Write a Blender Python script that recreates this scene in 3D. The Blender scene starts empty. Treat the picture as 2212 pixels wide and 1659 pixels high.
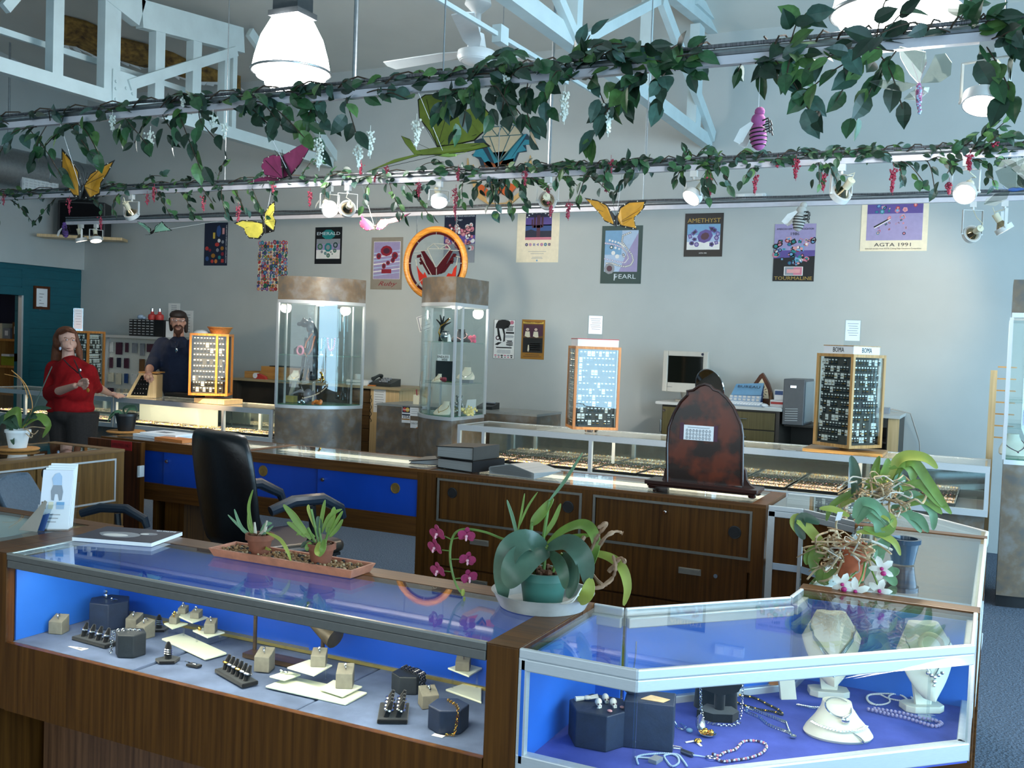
import bpy,bmesh,math,random
from mathutils import Vector,Matrix,Quaternion
rnd = random.Random(7)
C = bpy.context.scene.collection
PI = math.pi
V = Vector
# ---------------------------------------------------------------- camera
YAW,PITCH,ROLL,FPX = math.radians(25.96),math.radians(2.38),math.radians(2.14),2157.7
CH = 1.62
def _axes():
 f = V((-math.sin(YAW),math.cos(YAW),0)); r = V((math.cos(YAW),math.sin(YAW),0)); u = V((0,0,1))
 f,u = math.cos(PITCH)*f - math.sin(PITCH)*u,math.cos(PITCH)*u + math.sin(PITCH)*f
 r,u = math.cos(ROLL)*r + math.sin(ROLL)*u,math.cos(ROLL)*u - math.sin(ROLL)*r
 return r,u,f
RR,UU,FF = _axes()
CAMP = V((0,0,CH))
cd = bpy.data.cameras.new('camera'); cam = bpy.data.objects.new('camera',cd); C.objects.link(cam)
cam.matrix_world = Matrix(((RR.x,UU.x,-FF.x,0),(RR.y,UU.y,-FF.y,0),(RR.z,UU.z,-FF.z,CH),(0,0,0,1)))
cd.sensor_fit = 'HORIZONTAL'; cd.sensor_width = 36; cd.lens = 36*FPX/2212; cd.clip_start = .05
bpy.context.scene.camera = cam
# measured points of the photograph turned into places in the room
def _ray(px,py): return FF + RR*((px-1106)/FPX) - UU*((py-829.5)/FPX)
def AZ(px,py,z): d = _ray(px,py); return CAMP + d*((z-CH)/d.z)
def AY(px,py,y): d = _ray(px,py); return CAMP + d*(y/d.y)
def AX(px,py,x): d = _ray(px,py); return CAMP + d*(x/d.x)
def ZAT(px,py,x,y): d = _ray(px,py); return (CAMP + d*(math.hypot(x,y)/math.hypot(d.x,d.y))).z
# ---------------------------------------------------------------- world, light, exposure
sc = bpy.context.scene
sc.view_settings.view_transform = 'Standard'; sc.view_settings.look = 'None'
sc.view_settings.gamma = 1; sc.view_settings.exposure = -0.12; sc.view_settings.use_curve_mapping = False
wd = bpy.data.worlds.new('world'); sc.world = wd; wd.use_nodes = True
bg = wd.node_tree.nodes['Background']; bg.inputs[0].default_value = (.72,.86,1,1); bg.inputs[1].default_value = 1.0
def area(name,loc,size,power,color,look,sy=None,spread=180):
 l = bpy.data.lights.new(name,'AREA'); l.energy = power; l.color = color
 l.shape = 'RECTANGLE'; l.size = size; l.size_y = sy or size; l.spread = math.radians(spread)
 o = bpy.data.objects.new(name,l); C.objects.link(o); o.location = loc
 o.rotation_euler = (V(look)-V(loc)).to_track_quat('-Z','Y').to_euler()
 return o
DAY = (.44,.75,1.0)
area('window_daylight_right',(3.45,3.2,1.75),10.5,780,DAY,(0,3.2,1.55),2.3)
area('window_daylight_front',(-3.2,-2.95,1.75),9.0,130,(.80,.93,1),(-3.2,3,1.6),2.3)
def lamp_point(name,loc,power,color,radius,parent=None):
 l = bpy.data.lights.new(name,'POINT'); l.energy = power; l.color = color; l.shadow_soft_size = radius
 o = bpy.data.objects.new(name,l); C.objects.link(o); o.location = loc; o.parent = parent
 return o
# ---------------------------------------------------------------- materials
MATS = {}
def newmat(name):
 m = bpy.data.materials.new(name); m.use_nodes = True; MATS[name] = m
 nt = m.node_tree; return m,nt,nt.nodes['Principled BSDF']
def lin(c):
 return tuple((x/12.92 if x <= .04045 else ((x+.055)/1.055)**2.4) for x in c)
def hexc(h): return lin(tuple(int(h[i:i+2],16)/255 for i in (0,2,4)))
def M(name,col,rough=.5,metal=0.,var=.12,scale=20,bump=0.,stretch=None,spec=.5,col2=None,sheen=0.,detail=4.,ramp=(.3,.7),trans=0.,alpha=1.,emit=None,es=0.):
 if name in MATS: return MATS[name]
 m,nt,b = newmat(name)
 c = hexc(col) if isinstance(col,str) else col
 tc = nt.nodes.new('ShaderNodeTexCoord'); mp = nt.nodes.new('ShaderNodeMapping'); ns = nt.nodes.new('ShaderNodeTexNoise'); cr = nt.nodes.new('ShaderNodeValToRGB')
 nt.links.new(tc.outputs['Object'],mp.inputs[0]); nt.links.new(mp.outputs[0],ns.inputs['Vector']); nt.links.new(ns.outputs['Fac'],cr.inputs[0]); nt.links.new(cr.outputs[0],b.inputs['Base Color'])
 ns.inputs['Scale'].default_value = scale; ns.inputs['Detail'].default_value = detail
 if stretch: mp.inputs['Scale'].default_value = stretch
 c2 = (hexc(col2) if isinstance(col2,str) else col2) if col2 else None
 cr.color_ramp.elements[0].position,cr.color_ramp.elements[1].position = ramp
 cr.color_ramp.elements[0].color = (*[max(0,x*(1-var)) for x in c],1) if not c2 else (*c,1)
 cr.color_ramp.elements[1].color = (*[min(1,x*(1+var)) for x in c],1) if not c2 else (*c2,1)
 b.inputs['Roughness'].default_value = rough; b.inputs['Metallic'].default_value = metal
 b.inputs['Specular IOR Level'].default_value = spec
 if sheen: b.inputs['Sheen Weight'].default_value = sheen
 if trans: b.inputs['Transmission Weight'].default_value = trans
 if alpha < 1: b.inputs['Alpha'].default_value = alpha
 if emit is not None:
  b.inputs['Emission Color'].default_value = (*emit,1); b.inputs['Emission Strength'].default_value = es
 if bump:
  bp = nt.nodes.new('ShaderNodeBump'); bp.inputs['Strength'].default_value = bump; bp.inputs['Distance'].default_value = .01
  nt.links.new(ns.outputs['Fac'],bp.inputs['Height']); nt.links.new(bp.outputs[0],b.inputs['Normal'])
 return m
def glassmat(name,tint=(.95,.98,.97),f0=.04,power=5.,gl=(1,1,1),extra=0.):
 m,nt,b = newmat(name); N = nt.nodes; L = nt.links
 out = N['Material Output']; N.remove(b)
 tr = N.new('ShaderNodeBsdfTransparent'); tr.inputs[0].default_value = (*tint,1)
 gs = N.new('ShaderNodeBsdfGlossy'); gs.inputs['Roughness'].default_value = 0.0; gs.inputs[0].default_value = (*gl,1)
 lw = N.new('ShaderNodeLayerWeight'); lw.inputs[0].default_value = .5
 p = N.new('ShaderNodeMath'); p.operation = 'POWER'; p.inputs[1].default_value = power; L.new(lw.outputs['Facing'],p.inputs[0])
 a = N.new('ShaderNodeMath'); a.operation = 'MULTIPLY_ADD'; a.inputs[1].default_value = 1-f0; a.inputs[2].default_value = f0; L.new(p.outputs[0],a.inputs[0])
 mx = N.new('ShaderNodeMixShader'); L.new(a.outputs[0],mx.inputs[0]); L.new(tr.outputs[0],mx.inputs[1]); L.new(gs.outputs[0],mx.inputs[2])
 L.new(mx.outputs[0],out.inputs[0]); return m
GLASS = glassmat('clear_glass'); TINT = glassmat('thin_film',(.80,.86,.84),.03,5)
def emis(name,col,s):
 m,nt,b = newmat(name); b.inputs['Base Color'].default_value = (.9,.9,.9,1)
 b.inputs['Emission Color'].default_value = (*col,1); b.inputs['Emission Strength'].default_value = s
 ns = nt.nodes.new('ShaderNodeTexNoise'); ns.inputs['Scale'].default_value = 3
 return m
def wood(name,c1,c2,axis='z',rough=.35,scale=1.,spec=.5):
 if name in MATS: return MATS[name]
 st = {'z': (70,70,2.2),'x': (2.2,70,70),'y': (70,2.2,70)}[axis]
 return M(name,c1,rough,col2=c2,scale=scale,stretch=st,detail=6,ramp=(.32,.68),spec=spec)
WALNUT = wood('walnut_veneer','44270d','633d16',spec=.22); WALNUT_X = wood('walnut_edge','4a2b12','70461f','x',spec=.35); WALNUT_Y = wood('walnut_edge_long','442a15','6b4526','y')
OAKISH = wood('oak_veneer','5a4122','7a5a30',spec=.3); OAK_X = wood('oak_edge','5a4326','7a5d38','x'); OAK_Y = wood('oak_rim','5f4426','86653d','y')
MAHOG = wood('mahogany_panel','40200c','5f3013',spec=.3); PINE = wood('pine','b57a3c','d29a55'); PINE_X = wood('pine_cross','b57a3c','d29a55','x')
BLOND = wood('blond_wood','c9a878','ddbf90')
ALU = M('brushed_aluminium','cfd1d2',.45,.55,.06,60,stretch=(1,1,30)); ALU_D = M('aluminium_edge','c9c6bb',.3,.8,.05,60)
CHROME = M('chrome','d8d8da',.08,1,.03,10); STEEL = M('galvanised_steel','a2a6a8',.35,.9,.1,40)
BLUECLOTH = M('blue_display_cloth','3b63a8',.95,0,.2,30,bump=.15,spec=.1); DECK = M('slate_blue_cloth','56637f',.95,0,.28,9,bump=.1,spec=.1)
VIOLET = M('violet_blue_cloth','4c58aa',.95,0,.18,12,bump=.1,spec=.1)
BLUEDOOR = M('royal_blue_laminate','0a47b4',.4,0,.08,5); BLUEDOOR_L = M('sky_blue_laminate','1b62c4',.6,0,.12,5)
WHITEP = M('white_paper','e9eaec',.7,0,.03,8); CREAM = M('cream_card','e6dcc0',.7,0,.03,8); INK = M('black_ink','101012',.6,0,.1,30); GREYINK = M('grey_ink','77777c',.7,0,.1,30)
BLACKP = M('black_plastic','141416',.4,0,.15,40); BLACKV = M('black_velvet','0d0d10',.95,0,.25,60,spec=.05,sheen=.3); NAVYV = M('navy_leatherette','15223c',.55,0,.2,30,bump=.1)
DKLEATH = M('charcoal_leatherette','1c2126',.55,0,.2,40,bump=.15)
WHITEPAINT = M('white_enamel','d9dcdc',.35,0,.04,12); TRUSSP = M('pale_blue_grey_paint','b9c8c9',.55,0,.06,6)
LAMI = M('mottled_bronze_laminate','5b5752',.34,0,scale=9,col2='7b7670',detail=8,ramp=(.35,.65)); 
def _lami():
 nt = LAMI.node_tree; cr = [n for n in nt.nodes if n.type == 'VALTORGB'][0]
 e = cr.color_ramp.elements.new(.5); e.color = (*hexc('70604e'),1)
_lami()
SILVER = M('polished_silver','d2d2d4',.15,1,.08,60); GOLD = M('polished_gold','d9a94a',.2,1,.08,60); FROST = M('frosted_acrylic','d3d8c4',.4,0,.04,20); ACR = glassmat('clear_acrylic',(.93,.95,.95),.05,4)
TERRA = M('terracotta','a9593a',.8,0,.18,25,bump=.1); TERRA_D = M('old_terracotta','7d4630',.8,0,.25,22,bump=.1)
GREENPOT = M('green_plastic_pot','35665a',.45,0,.08,12); BARK = M('orchid_bark','5d3a22',.9,0,.4,60,bump=.5); STONES = M('mixed_gravel','7a5a3e',.8,0,.4,90,col2='b58a5c',bump=.4)
LEAFD = M('dark_orchid_leaf','38523c',.32,0,.25,18); LEAFL = M('light_orchid_leaf','6f8a3a',.42,0,.25,14); LEAFY = M('yellow_green_leaf','98a046',.45,0,.2,10); LEAFB = M('blue_green_leaf','648a66',.45,0,.2,12)
ROOT = M('pale_aerial_root','b49a78',.8,0,.25,40); STEMG = M('green_stem','5d7a34',.5,0,.2,20); DRY = M('dry_brown_leaf','8a6a50',.8,0,.3,25)
IVY = [M('ficus_leaf_dark','1c3524',.4,0,.3,30),M('ficus_leaf_mid','2c5230',.4,0,.3,30),M('ficus_leaf_light','4b7038',.45,0,.3,30),M('ficus_leaf_blue','39574c',.4,0,.3,30)]
TWIG = M('brown_twig','3a2c1e',.8,0,.3,40); WHITEF = M('white_blossom','d9dcd0',.7,0,.08,50); REDF = M('crimson_blossom','93243c',.6,0,.25,50)
# ---------------------------------------------------------------- mesh builder
class MB:
 k = 0
 def __init__(self,org=(0,0,0)):
  self.v = []; self.f = []; self.mi = []; self.o = V(org); self.mat = 0; self.mx = None
 def add(self,vs,fs,m=None):
  n = len(self.v); m = self.mat if m is None else m
  for p in vs:
   p = V(p)
   if self.mx is not None: p = self.mx @ p
   self.v.append(p-self.o)
  for f in fs: self.f.append([n+i for i in f]); self.mi.append(m)
  return self
 def box(self,x0,x1,y0,y1,z0,z1,m=None):
  if x0 > x1: x0,x1 = x1,x0
  if y0 > y1: y0,y1 = y1,y0
  if z0 > z1: z0,z1 = z1,z0
  MB.k = (MB.k+1) % 11; e = min(.00011*MB.k,(x1-x0)*.1,(y1-y0)*.1,(z1-z0)*.1); x0 += e; y0 += e; x1 -= e; y1 -= e; z1 -= e*.5
  return self.add([(x0,y0,z0),(x1,y0,z0),(x1,y1,z0),(x0,y1,z0),(x0,y0,z1),(x1,y0,z1),(x1,y1,z1),(x0,y1,z1)],
      [(0,3,2,1),(4,5,6,7),(0,1,5,4),(1,2,6,5),(2,3,7,6),(3,0,4,7)],m)
 def cbox(self,c,s,m=None,rot=None):
  c = V(c); h = V(s)/2; R = rot if rot is not None else Matrix.Identity(3)
  vs = [c + R @ V((sx*h.x,sy*h.y,sz*h.z)) for sz in (-1,1) for sx,sy in ((-1,-1),(1,-1),(1,1),(-1,1))]
  return self.add(vs,[(0,3,2,1),(4,5,6,7),(0,1,5,4),(1,2,6,5),(2,3,7,6),(3,0,4,7)],m)
 def beam(self,a,b,w,h,m=None,up=(0,0,1)):
  a,b = V(a),V(b); d = (b-a).normalized(); s = d.cross(V(up))
  s = s.normalized() if s.length > 1e-6 else V((1,0,0)); u = s.cross(d)
  vs = [p + s*(i*w/2) + u*(j*h/2) for p in (a,b) for i,j in ((-1,-1),(1,-1),(1,1),(-1,1))]
  return self.add(vs,[(0,1,2,3),(7,6,5,4),(0,4,5,1),(1,5,6,2),(2,6,7,3),(3,7,4,0)],m)
 def prism(self,poly,z0,z1,m=None,inv=False):
  n = len(poly); ar = sum(poly[i][0]*poly[(i+1) % n][1]-poly[(i+1) % n][0]*poly[i][1] for i in range(n))
  if ar < 0: poly = poly[::-1]
  vs = [(x,y,z0) for x,y in poly]+[(x,y,z1) for x,y in poly]
  fs = [tuple(range(n-1,-1,-1)),tuple(range(n,2*n))]+[(i,(i+1) % n,n+(i+1) % n,n+i) for i in range(n)]
  return self.add(vs,fs,m)
 def extr(self,pts,d,m=None):
  """closed outline in space pushed along d"""
  n = len(pts); d = V(d); pts = [V(p) for p in pts]
  nn = V((0,0,0))
  for i in range(n): nn += pts[i].cross(pts[(i+1) % n])
  if nn.dot(d) > 0: pts = pts[::-1]
  vs = pts+[p+d for p in pts]
  return self.add(vs,[tuple(range(n)),tuple(range(2*n-1,n-1,-1))]+[(i,n+i,n+(i+1) % n,(i+1) % n) for i in range(n)],m)
 def cyl(self,a,b,r0,r1=None,n=16,m=None,caps=True):
  a,b = V(a),V(b); r1 = r0 if r1 is None else r1; d = (b-a).normalized()
  s = d.orthogonal().normalized(); u = d.cross(s)
  vs = []
  for p,r in ((a,r0),(b,r1)):
   for i in range(n):
    t = 2*PI*i/n; vs.append(p+s*(r*math.cos(t))+u*(r*math.sin(t)))
  fs = [(i,(i+1) % n,n+(i+1) % n,n+i) for i in range(n)]
  if caps: fs += [tuple(range(n-1,-1,-1)),tuple(range(n,2*n))]
  return self.add(vs,fs,m)
 def tube(self,pts,r,n=6,m=None,closed=False):
  pts = [V(p) for p in pts]; N = len(pts); rs = r if isinstance(r,(list,tuple)) else [r]*N
  vs = []; s = None
  for i,p in enumerate(pts):
   if closed: d = pts[(i+1) % N]-pts[i-1]
   else: d = pts[min(i+1,N-1)]-pts[max(i-1,0)]
   d = d.normalized() if d.length > 1e-9 else V((0,0,1))
   s = d.orthogonal().normalized() if s is None else (s-d*s.dot(d))
   s = s.normalized() if s.length > 1e-6 else d.orthogonal().normalized()
   u = d.cross(s)
   for k in range(n):
    t = 2*PI*k/n; vs.append(p+s*(rs[i]*math.cos(t))+u*(rs[i]*math.sin(t)))
  fs = []
  for i in range(N if closed else N-1):
   a,b = i*n,((i+1) % N)*n
   fs += [(a+k,a+(k+1) % n,b+(k+1) % n,b+k) for k in range(n)]
  if not closed: fs += [tuple(range(n-1,-1,-1)),tuple(range((N-1)*n,N*n))]
  return self.add(vs,fs,m)
 def lathe(self,prof,c,n=24,m=None,axis=(0,0,1),sx=1.,sy=1.):
  c = V(c); q = V((0,0,1)).rotation_difference(V(axis)); vs = []; k = len(prof)
  for r,z in prof:
   for i in range(n):
    t = 2*PI*i/n; vs.append(c+q @ V((r*sx*math.cos(t),r*sy*math.sin(t),z)))
  fs = [(j*n+i,j*n+(i+1) % n,(j+1)*n+(i+1) % n,(j+1)*n+i) for j in range(k-1) for i in range(n)]
  if prof[0][0] > 1e-6: fs.append(tuple(range(n-1,-1,-1)))
  if prof[-1][0] > 1e-6: fs.append(tuple(range((k-1)*n,k*n)))
  return self.add(vs,fs,m)
 def ball(self,c,r,n=12,m=None,rot=None):
  r = r if isinstance(r,(tuple,list)) else (r,r,r); c = V(c); h = max(4,n//2); R = rot if rot is not None else Matrix.Identity(3)
  vs = [c+R @ V((0,0,-r[2]))]
  for j in range(1,h):
   p = -PI/2+PI*j/h
   for i in range(n):
    t = 2*PI*i/n; vs.append(c+R @ V((r[0]*math.cos(p)*math.cos(t),r[1]*math.cos(p)*math.sin(t),r[2]*math.sin(p))))
  vs.append(c+R @ V((0,0,r[2]))); fs = [(0,1+(i+1) % n,1+i) for i in range(n)]
  for j in range(h-2): fs += [(1+j*n+i,1+j*n+(i+1) % n,1+(j+1)*n+(i+1) % n,1+(j+1)*n+i) for i in range(n)]
  L = len(vs)-1; fs += [(L,L-n+i,L-n+(i+1) % n) for i in range(n)]
  return self.add(vs,fs,m)
 def torus(self,c,R,r,axis=(0,0,1),n=32,k=8,m=None,sx=1.,sy=1.):
  q = V((0,0,1)).rotation_difference(V(axis)); c = V(c)
  return self.tube([c+q @ V((R*sx*math.cos(2*PI*i/n),R*sy*math.sin(2*PI*i/n),0)) for i in range(n)],r,k,m,True)
 def strap(self,path,w,nrm,m=None,fold=.15,taper=None,th=.0):
  """a leaf or ribbon blade along path: width profile w(t), side from nrm; with a centre crease"""
  P = [V(p) for p in path]; N = len(P); vs = []
  for i,p in enumerate(P):
   t = i/(N-1); d = (P[min(i+1,N-1)]-P[max(i-1,0)]).normalized(); nn = V(nrm); s = d.cross(nn)
   s = s.normalized() if s.length > 1e-6 else d.orthogonal().normalized(); u = s.cross(d)
   ww = w(t)/2
   vs += [p-s*ww+u*(ww*fold),p,p+s*ww+u*(ww*fold)]
  fs = []
  for i in range(N-1):
   a,b = 3*i,3*i+3; fs += [(a,a+1,b+1,b),(a+1,a+2,b+2,b+1)]
  if th:
   vs2 = []
   for i,p in enumerate(P):
    d = (P[min(i+1,N-1)]-P[max(i-1,0)]).normalized(); s = d.cross(V(nrm)); s = s.normalized() if s.length > 1e-6 else d.orthogonal().normalized(); u = s.cross(d)
    vs2 += [vs[3*i+k]-u*th for k in range(3)]
   n = len(vs); vs = vs+vs2
   fs += [tuple(n+j for j in reversed(f)) for f in fs]
   for i in range(N-1):
    a,b = 3*i,3*i+3
    fs += [(a,b,n+b,n+a),(a+2,n+a+2,n+b+2,b+2)]
   e = 3*(N-1); fs += [(0,n,n+1,1),(1,n+1,n+2,2),(e,e+1,n+e+1,n+e),(e+1,e+2,n+e+2,n+e+1)]
  return self.add(vs,fs,m)
 def leaf(self,p,d,up,L,W,m=None,curl=.25):
  p = V(p); d = V(d).normalized(); s = d.cross(V(up))
  s = s.normalized() if s.length > 1e-5 else d.orthogonal().normalized(); u = s.cross(d)
  vs = [p]; T = ((.1,.26),(.28,.46),(.5,.48),(.7,.36),(.86,.16))
  for a,w in T: q = p+d*(L*a)-u*(L*curl*a*a); vs += [q+s*(W*w)+u*(W*.2*w),q,q-s*(W*w)+u*(W*.2*w)]
  vs.append(p+d*L-u*(L*curl)); f = [(0,2,1),(0,3,2)]
  for k in range(4): a = 1+3*k; f += [(a,a+1,a+4,a+3),(a+1,a+2,a+5,a+4)]
  return self.add(vs,f+[(13,14,16),(14,15,16)],m)
 def build(self,name,mats,parent=None,smooth=30,bev=0.,kind=None,label=None):
  me = bpy.data.meshes.new(name); me.from_pydata([tuple(v) for v in self.v],[],self.f)
  ms = mats if isinstance(mats,(list,tuple)) else [mats]
  for m in ms: me.materials.append(m)
  if len(ms) > 1: me.polygons.foreach_set('material_index',self.mi)
  if smooth:
   me.polygons.foreach_set('use_smooth',[True]*len(me.polygons)); me.set_sharp_from_angle(angle=math.radians(smooth))
  me.update()
  o = bpy.data.objects.new(name,me); C.objects.link(o)
  if parent is not None: o.parent = parent
  else: o.location = self.o
  if bev:
   md = o.modifiers.new('edge','BEVEL'); md.width = bev; md.segments = 2; md.limit_method = 'ANGLE'; md.angle_limit = math.radians(50)
  if kind: o['kind'] = kind
  if label: o['label'] = label
  return o
def tag(o,label,cat,group=None):
 o['label'] = label; o['category'] = cat
 if group: o['group'] = group
 return o
def thing(name,label,cat,loc=(0,0,0),group=None,rot=(0,0,0)):
 o = bpy.data.objects.new(name,None); C.objects.link(o); o.location = loc; o.rotation_euler = rot
 o.empty_display_size = .05
 return tag(o,label,cat,group)
def dup(o,loc=None,label=None,group=None,rot=None,scale=None):
 c = o.copy(); C.objects.link(c)
 if loc is not None: c.location = loc
 if rot is not None: c.rotation_euler = rot
 if scale is not None: c.scale = (scale,)*3
 if label: c['label'] = label
 if group: c['group'] = group
 for ch in list(o.children):
  k = ch.copy(); C.objects.link(k); k.parent = c
  for g in list(ch.children):
   h = g.copy(); C.objects.link(h); h.parent = k
 return c
def struct(o): o['kind'] = 'structure'; return o
FONTS = {}
def text(body,parent,loc,size,mat,rot=(PI/2,0,0),name='lettering',width=None,align='CENTER',ext=.0004,italic=0.,space=1.,lines=1.):
 c = bpy.data.curves.new(name,'FONT'); c.body = body; c.size = size; c.align_x = align; c.align_y = 'CENTER'; c.extrude = ext; c.shear = italic; c.space_character = space; c.space_line = lines
 c.resolution_u = 2
 q = bpy.data.objects.new(name,c); C.objects.link(q); dg = bpy.context.evaluated_depsgraph_get()
 me = bpy.data.meshes.new_from_object(q.evaluated_get(dg)); bpy.data.objects.remove(q); bpy.data.curves.remove(c)
 me.name = name; me.materials.clear(); me.materials.append(mat)
 o = bpy.data.objects.new(name,me); C.objects.link(o); o.parent = parent; o.location = loc; o.rotation_euler = rot
 if width and len(me.vertices):
  w = max(v.co.x for v in me.vertices)-min(v.co.x for v in me.vertices)
  if w > 1e-6: o.scale = (width/w,1,1)
 return o
# ================================================================ the room
WALLM = M('sage_wall_paint','b2b7b5',.75,0,.03,3); CEILM = M('ceiling_paint','c6c6bf',.85,0,.04,2)
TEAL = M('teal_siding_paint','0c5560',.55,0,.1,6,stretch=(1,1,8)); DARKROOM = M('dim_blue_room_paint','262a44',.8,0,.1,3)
def _carpet():
 m,nt,b = newmat('loop_pile_carpet'); N = nt.nodes; L = nt.links
 tc = N.new('ShaderNodeTexCoord'); v = N.new('ShaderNodeTexVoronoi'); v.inputs['Scale'].default_value = 70
 n = N.new('ShaderNodeTexNoise'); n.inputs['Scale'].default_value = 160; n.inputs['Detail'].default_value = 2
 L.new(tc.outputs['Object'],v.inputs['Vector']); L.new(tc.outputs['Object'],n.inputs['Vector'])
 cr = N.new('ShaderNodeValToRGB'); cr.color_ramp.elements[0].color = (*hexc('303a4a'),1); cr.color_ramp.elements[1].color = (*hexc('6f7a88'),1)
 cr.color_ramp.elements[0].position = .3; cr.color_ramp.elements[1].position = .7
 L.new(n.outputs['Fac'],cr.inputs[0]); L.new(cr.outputs[0],b.inputs['Base Color']); b.inputs['Roughness'].default_value = .95; b.inputs['Specular IOR Level'].default_value = .1
 bp = N.new('ShaderNodeBump'); bp.inputs['Strength'].default_value = .5; bp.inputs['Distance'].default_value = .01; L.new(v.outputs['Distance'],bp.inputs['Height']); L.new(bp.outputs[0],b.inputs['Normal'])
 return m
CARPET = _carpet()
XL,XR,YF,YB = -10.85,3.5,-3.0,9.3
SL = .2                                     # the roof rises away from the back wall
def zc(y): return 4.58+(YB-y)*SL
b = MB(); b.box(XL-3.2,XR+.1,YF-.1,YB+.1,-.1,0); struct(b.build('floor',CARPET,smooth=0))
b = MB(); b.box(XL-3.2,XR+.12,YB,YB+.12,0,4.75); struct(b.build('wall_back',WALLM,smooth=0))
b = MB(); b.extr([(XL-.2,YF-.12,zc(YF-.12)),(XL-.2,YB+.12,zc(YB+.12)),(XR+.12,YB+.12,zc(YB+.12)),(XR+.12,YF-.12,zc(YF-.12))],(0,0,.12)); struct(b.build('ceiling',CEILM,smooth=0))
# right and front walls, each with a shop window
def windowed(name,ax,pos,a0,a1,w0,w1,n,idx):
 b = MB(); zt = 7.2
 def bx(p,q,z0,z1):
  if ax == 'x': b.box(pos,pos+.12,p,q,z0,z1)
  else: b.box(p,q,pos-.12,pos,z0,z1)
 bx(a0,a1,0,.55); bx(a0,a1,2.95,zt); bx(a0,w0,.55,2.95); bx(w1,a1,.55,2.95)
 struct(b.build(name,WALLM,smooth=0))
 step = (w1-w0)/n
 for i in range(n):
  f = MB(); g = MB(); p,q = w0+i*step,w0+(i+1)*step
  def fb(s,t,z0,z1,th=.05,mb=f,off=.03):
   if ax == 'x': mb.box(pos+off,pos+off+th,s,t,z0,z1)
   else: mb.box(s,t,pos-off-th,pos-off,z0,z1)
  fb(p,q,.55,.61); fb(p,q,2.89,2.95); fb(p,p+.05,.61,2.89); fb(q-.05,q,.61,2.89)
  o = struct(f.build('window_%d' % (idx+i),ALU,smooth=0)); fb(p+.05,q-.05,.61,2.89,.008,g,.05); g.build('pane',GLASS,o,0)
windowed('wall_right','x',XR,YF-.12,YB,-2.2,8.4,5,1)
windowed('wall_front','y',YF,XL-.2,XR+.12,-7.6,1.4,4,6)
# left wall: teal siding below, pale soffit above, a doorway into the back room
DY0,DY1,DZ = AX(-160,640,XL).y,AX(47,640,XL).y,AX(30,637,XL).z
b = MB(); zs = AX(90,575,XL).z
for y0,y1,z0,z1 in ((YF,DY0,0,zs),(DY1,YB,0,zs),(DY0,DY1,DZ,zs)):
 k = z0
 while k < z1-.01:
  t = min(k+.105,z1); b.box(XL-.12,XL,y0,y1,k,t-.006); b.box(XL-.12,XL-.006,y0,y1,t-.006,t); k = t
struct(b.build('wall_left',TEAL,smooth=0))
b = MB(); b.box(XL-.12,XL+.05,YF,YB,zs,7.2); struct(b.build('trim_1',WALLM,smooth=0))
f = MB(); f.box(XL-.12,XL+.03,DY1,DY1+.09,0,DZ+.09); f.box(XL-.12,XL+.03,DY0-.09,DY0,0,DZ+.09); f.box(XL-.12,XL+.03,DY0,DY1,DZ,DZ+.09)
o = f.build('door_1',TEAL,smooth=0); struct(o); e = MB(); e.box(XL-.03,XL+.035,DY1-.025,DY1,0,DZ); e.build('jamb_edge',ALU,o,0)
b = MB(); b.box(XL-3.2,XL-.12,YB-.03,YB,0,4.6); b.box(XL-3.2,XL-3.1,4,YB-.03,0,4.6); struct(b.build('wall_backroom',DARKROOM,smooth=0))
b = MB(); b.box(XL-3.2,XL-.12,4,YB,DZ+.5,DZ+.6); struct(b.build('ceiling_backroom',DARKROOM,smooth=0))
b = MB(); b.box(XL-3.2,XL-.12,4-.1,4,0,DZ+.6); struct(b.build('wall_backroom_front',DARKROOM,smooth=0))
lamp_point('backroom_lamp',(XL-1.2,6.6,2.2),14,(1,.85,.65),.1)
# ---------------------------------------------------------------- roof trusses
def truss(X,label,posts,diags,toppts,zb=3.55,y0=YF+.02,y1=YB-.02):
 t = thing('roof_truss',label,'truss',(X,y1,zb),'painted roof trusses')
 org = (X,y1,zb); b = MB(org); b.box(X-.045,X+.045,y0,y1,zb-.04,zb+.015); b.box(X+.02,X+.045,y0,y1,zb+.015,zb+.07); b.build('bottom_chord',TRUSSP,t,0)
 b = MB(org)
 for a,c in zip(toppts,toppts[1:]): b.beam((X,*a),(X,*c),.09,.24)
 b.build('top_chord',TRUSSP,t,0)
 for y,w,z1 in posts: b = MB(org); b.box(X-.05,X+.04,y-w/2,y+w/2,zb,z1); b.build('post',TRUSSP,t,0)
 for a,c,w in diags: b = MB(org); b.beam((X+.05,*a),(X+.05,*c),.05,w); b.build('diagonal',TRUSSP,t,0)
 return t,org
X1 = -6.9
P = lambda px,py,X=X1: (AX(px,py,X).y,AX(px,py,X).z)
tops = [(YF+.02,5.9),(2.5,5.55),P(300,30),P(520,88)]
def ztop(y): 
 for a,c in zip(tops,tops[1:]):
  if a[0] <= y <= c[0]: return a[1]+(c[1]-a[1])*(y-a[0])/(c[0]-a[0])
 return tops[-1][1]
posts = []
for px,py,w in ((119,90,.10),(229,120,.10),(246,120,.07),(339,150,.11),(419,165,.11),(484,170,.07),(501,175,.06)):
 y = P(px,py)[0]; posts.append((y,w,ztop(y)-.05))
for y in (-1.6,0.,1.4,2.6,3.6): posts.append((y,.1,ztop(y)-.05))
t,org = truss(X1,'white roof truss at upper left with close-set upright studs',posts,[(P(268,185),P(500,112),.09),(P(530,70),P(720,343),.10),(P(0,20),P(60,-50),.08)],tops)
g = MB(org)
y,z = P(258,198); g.box(X1+.045,X1+.055,y-.12,y+.14,z-.13,z+.16)
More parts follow.
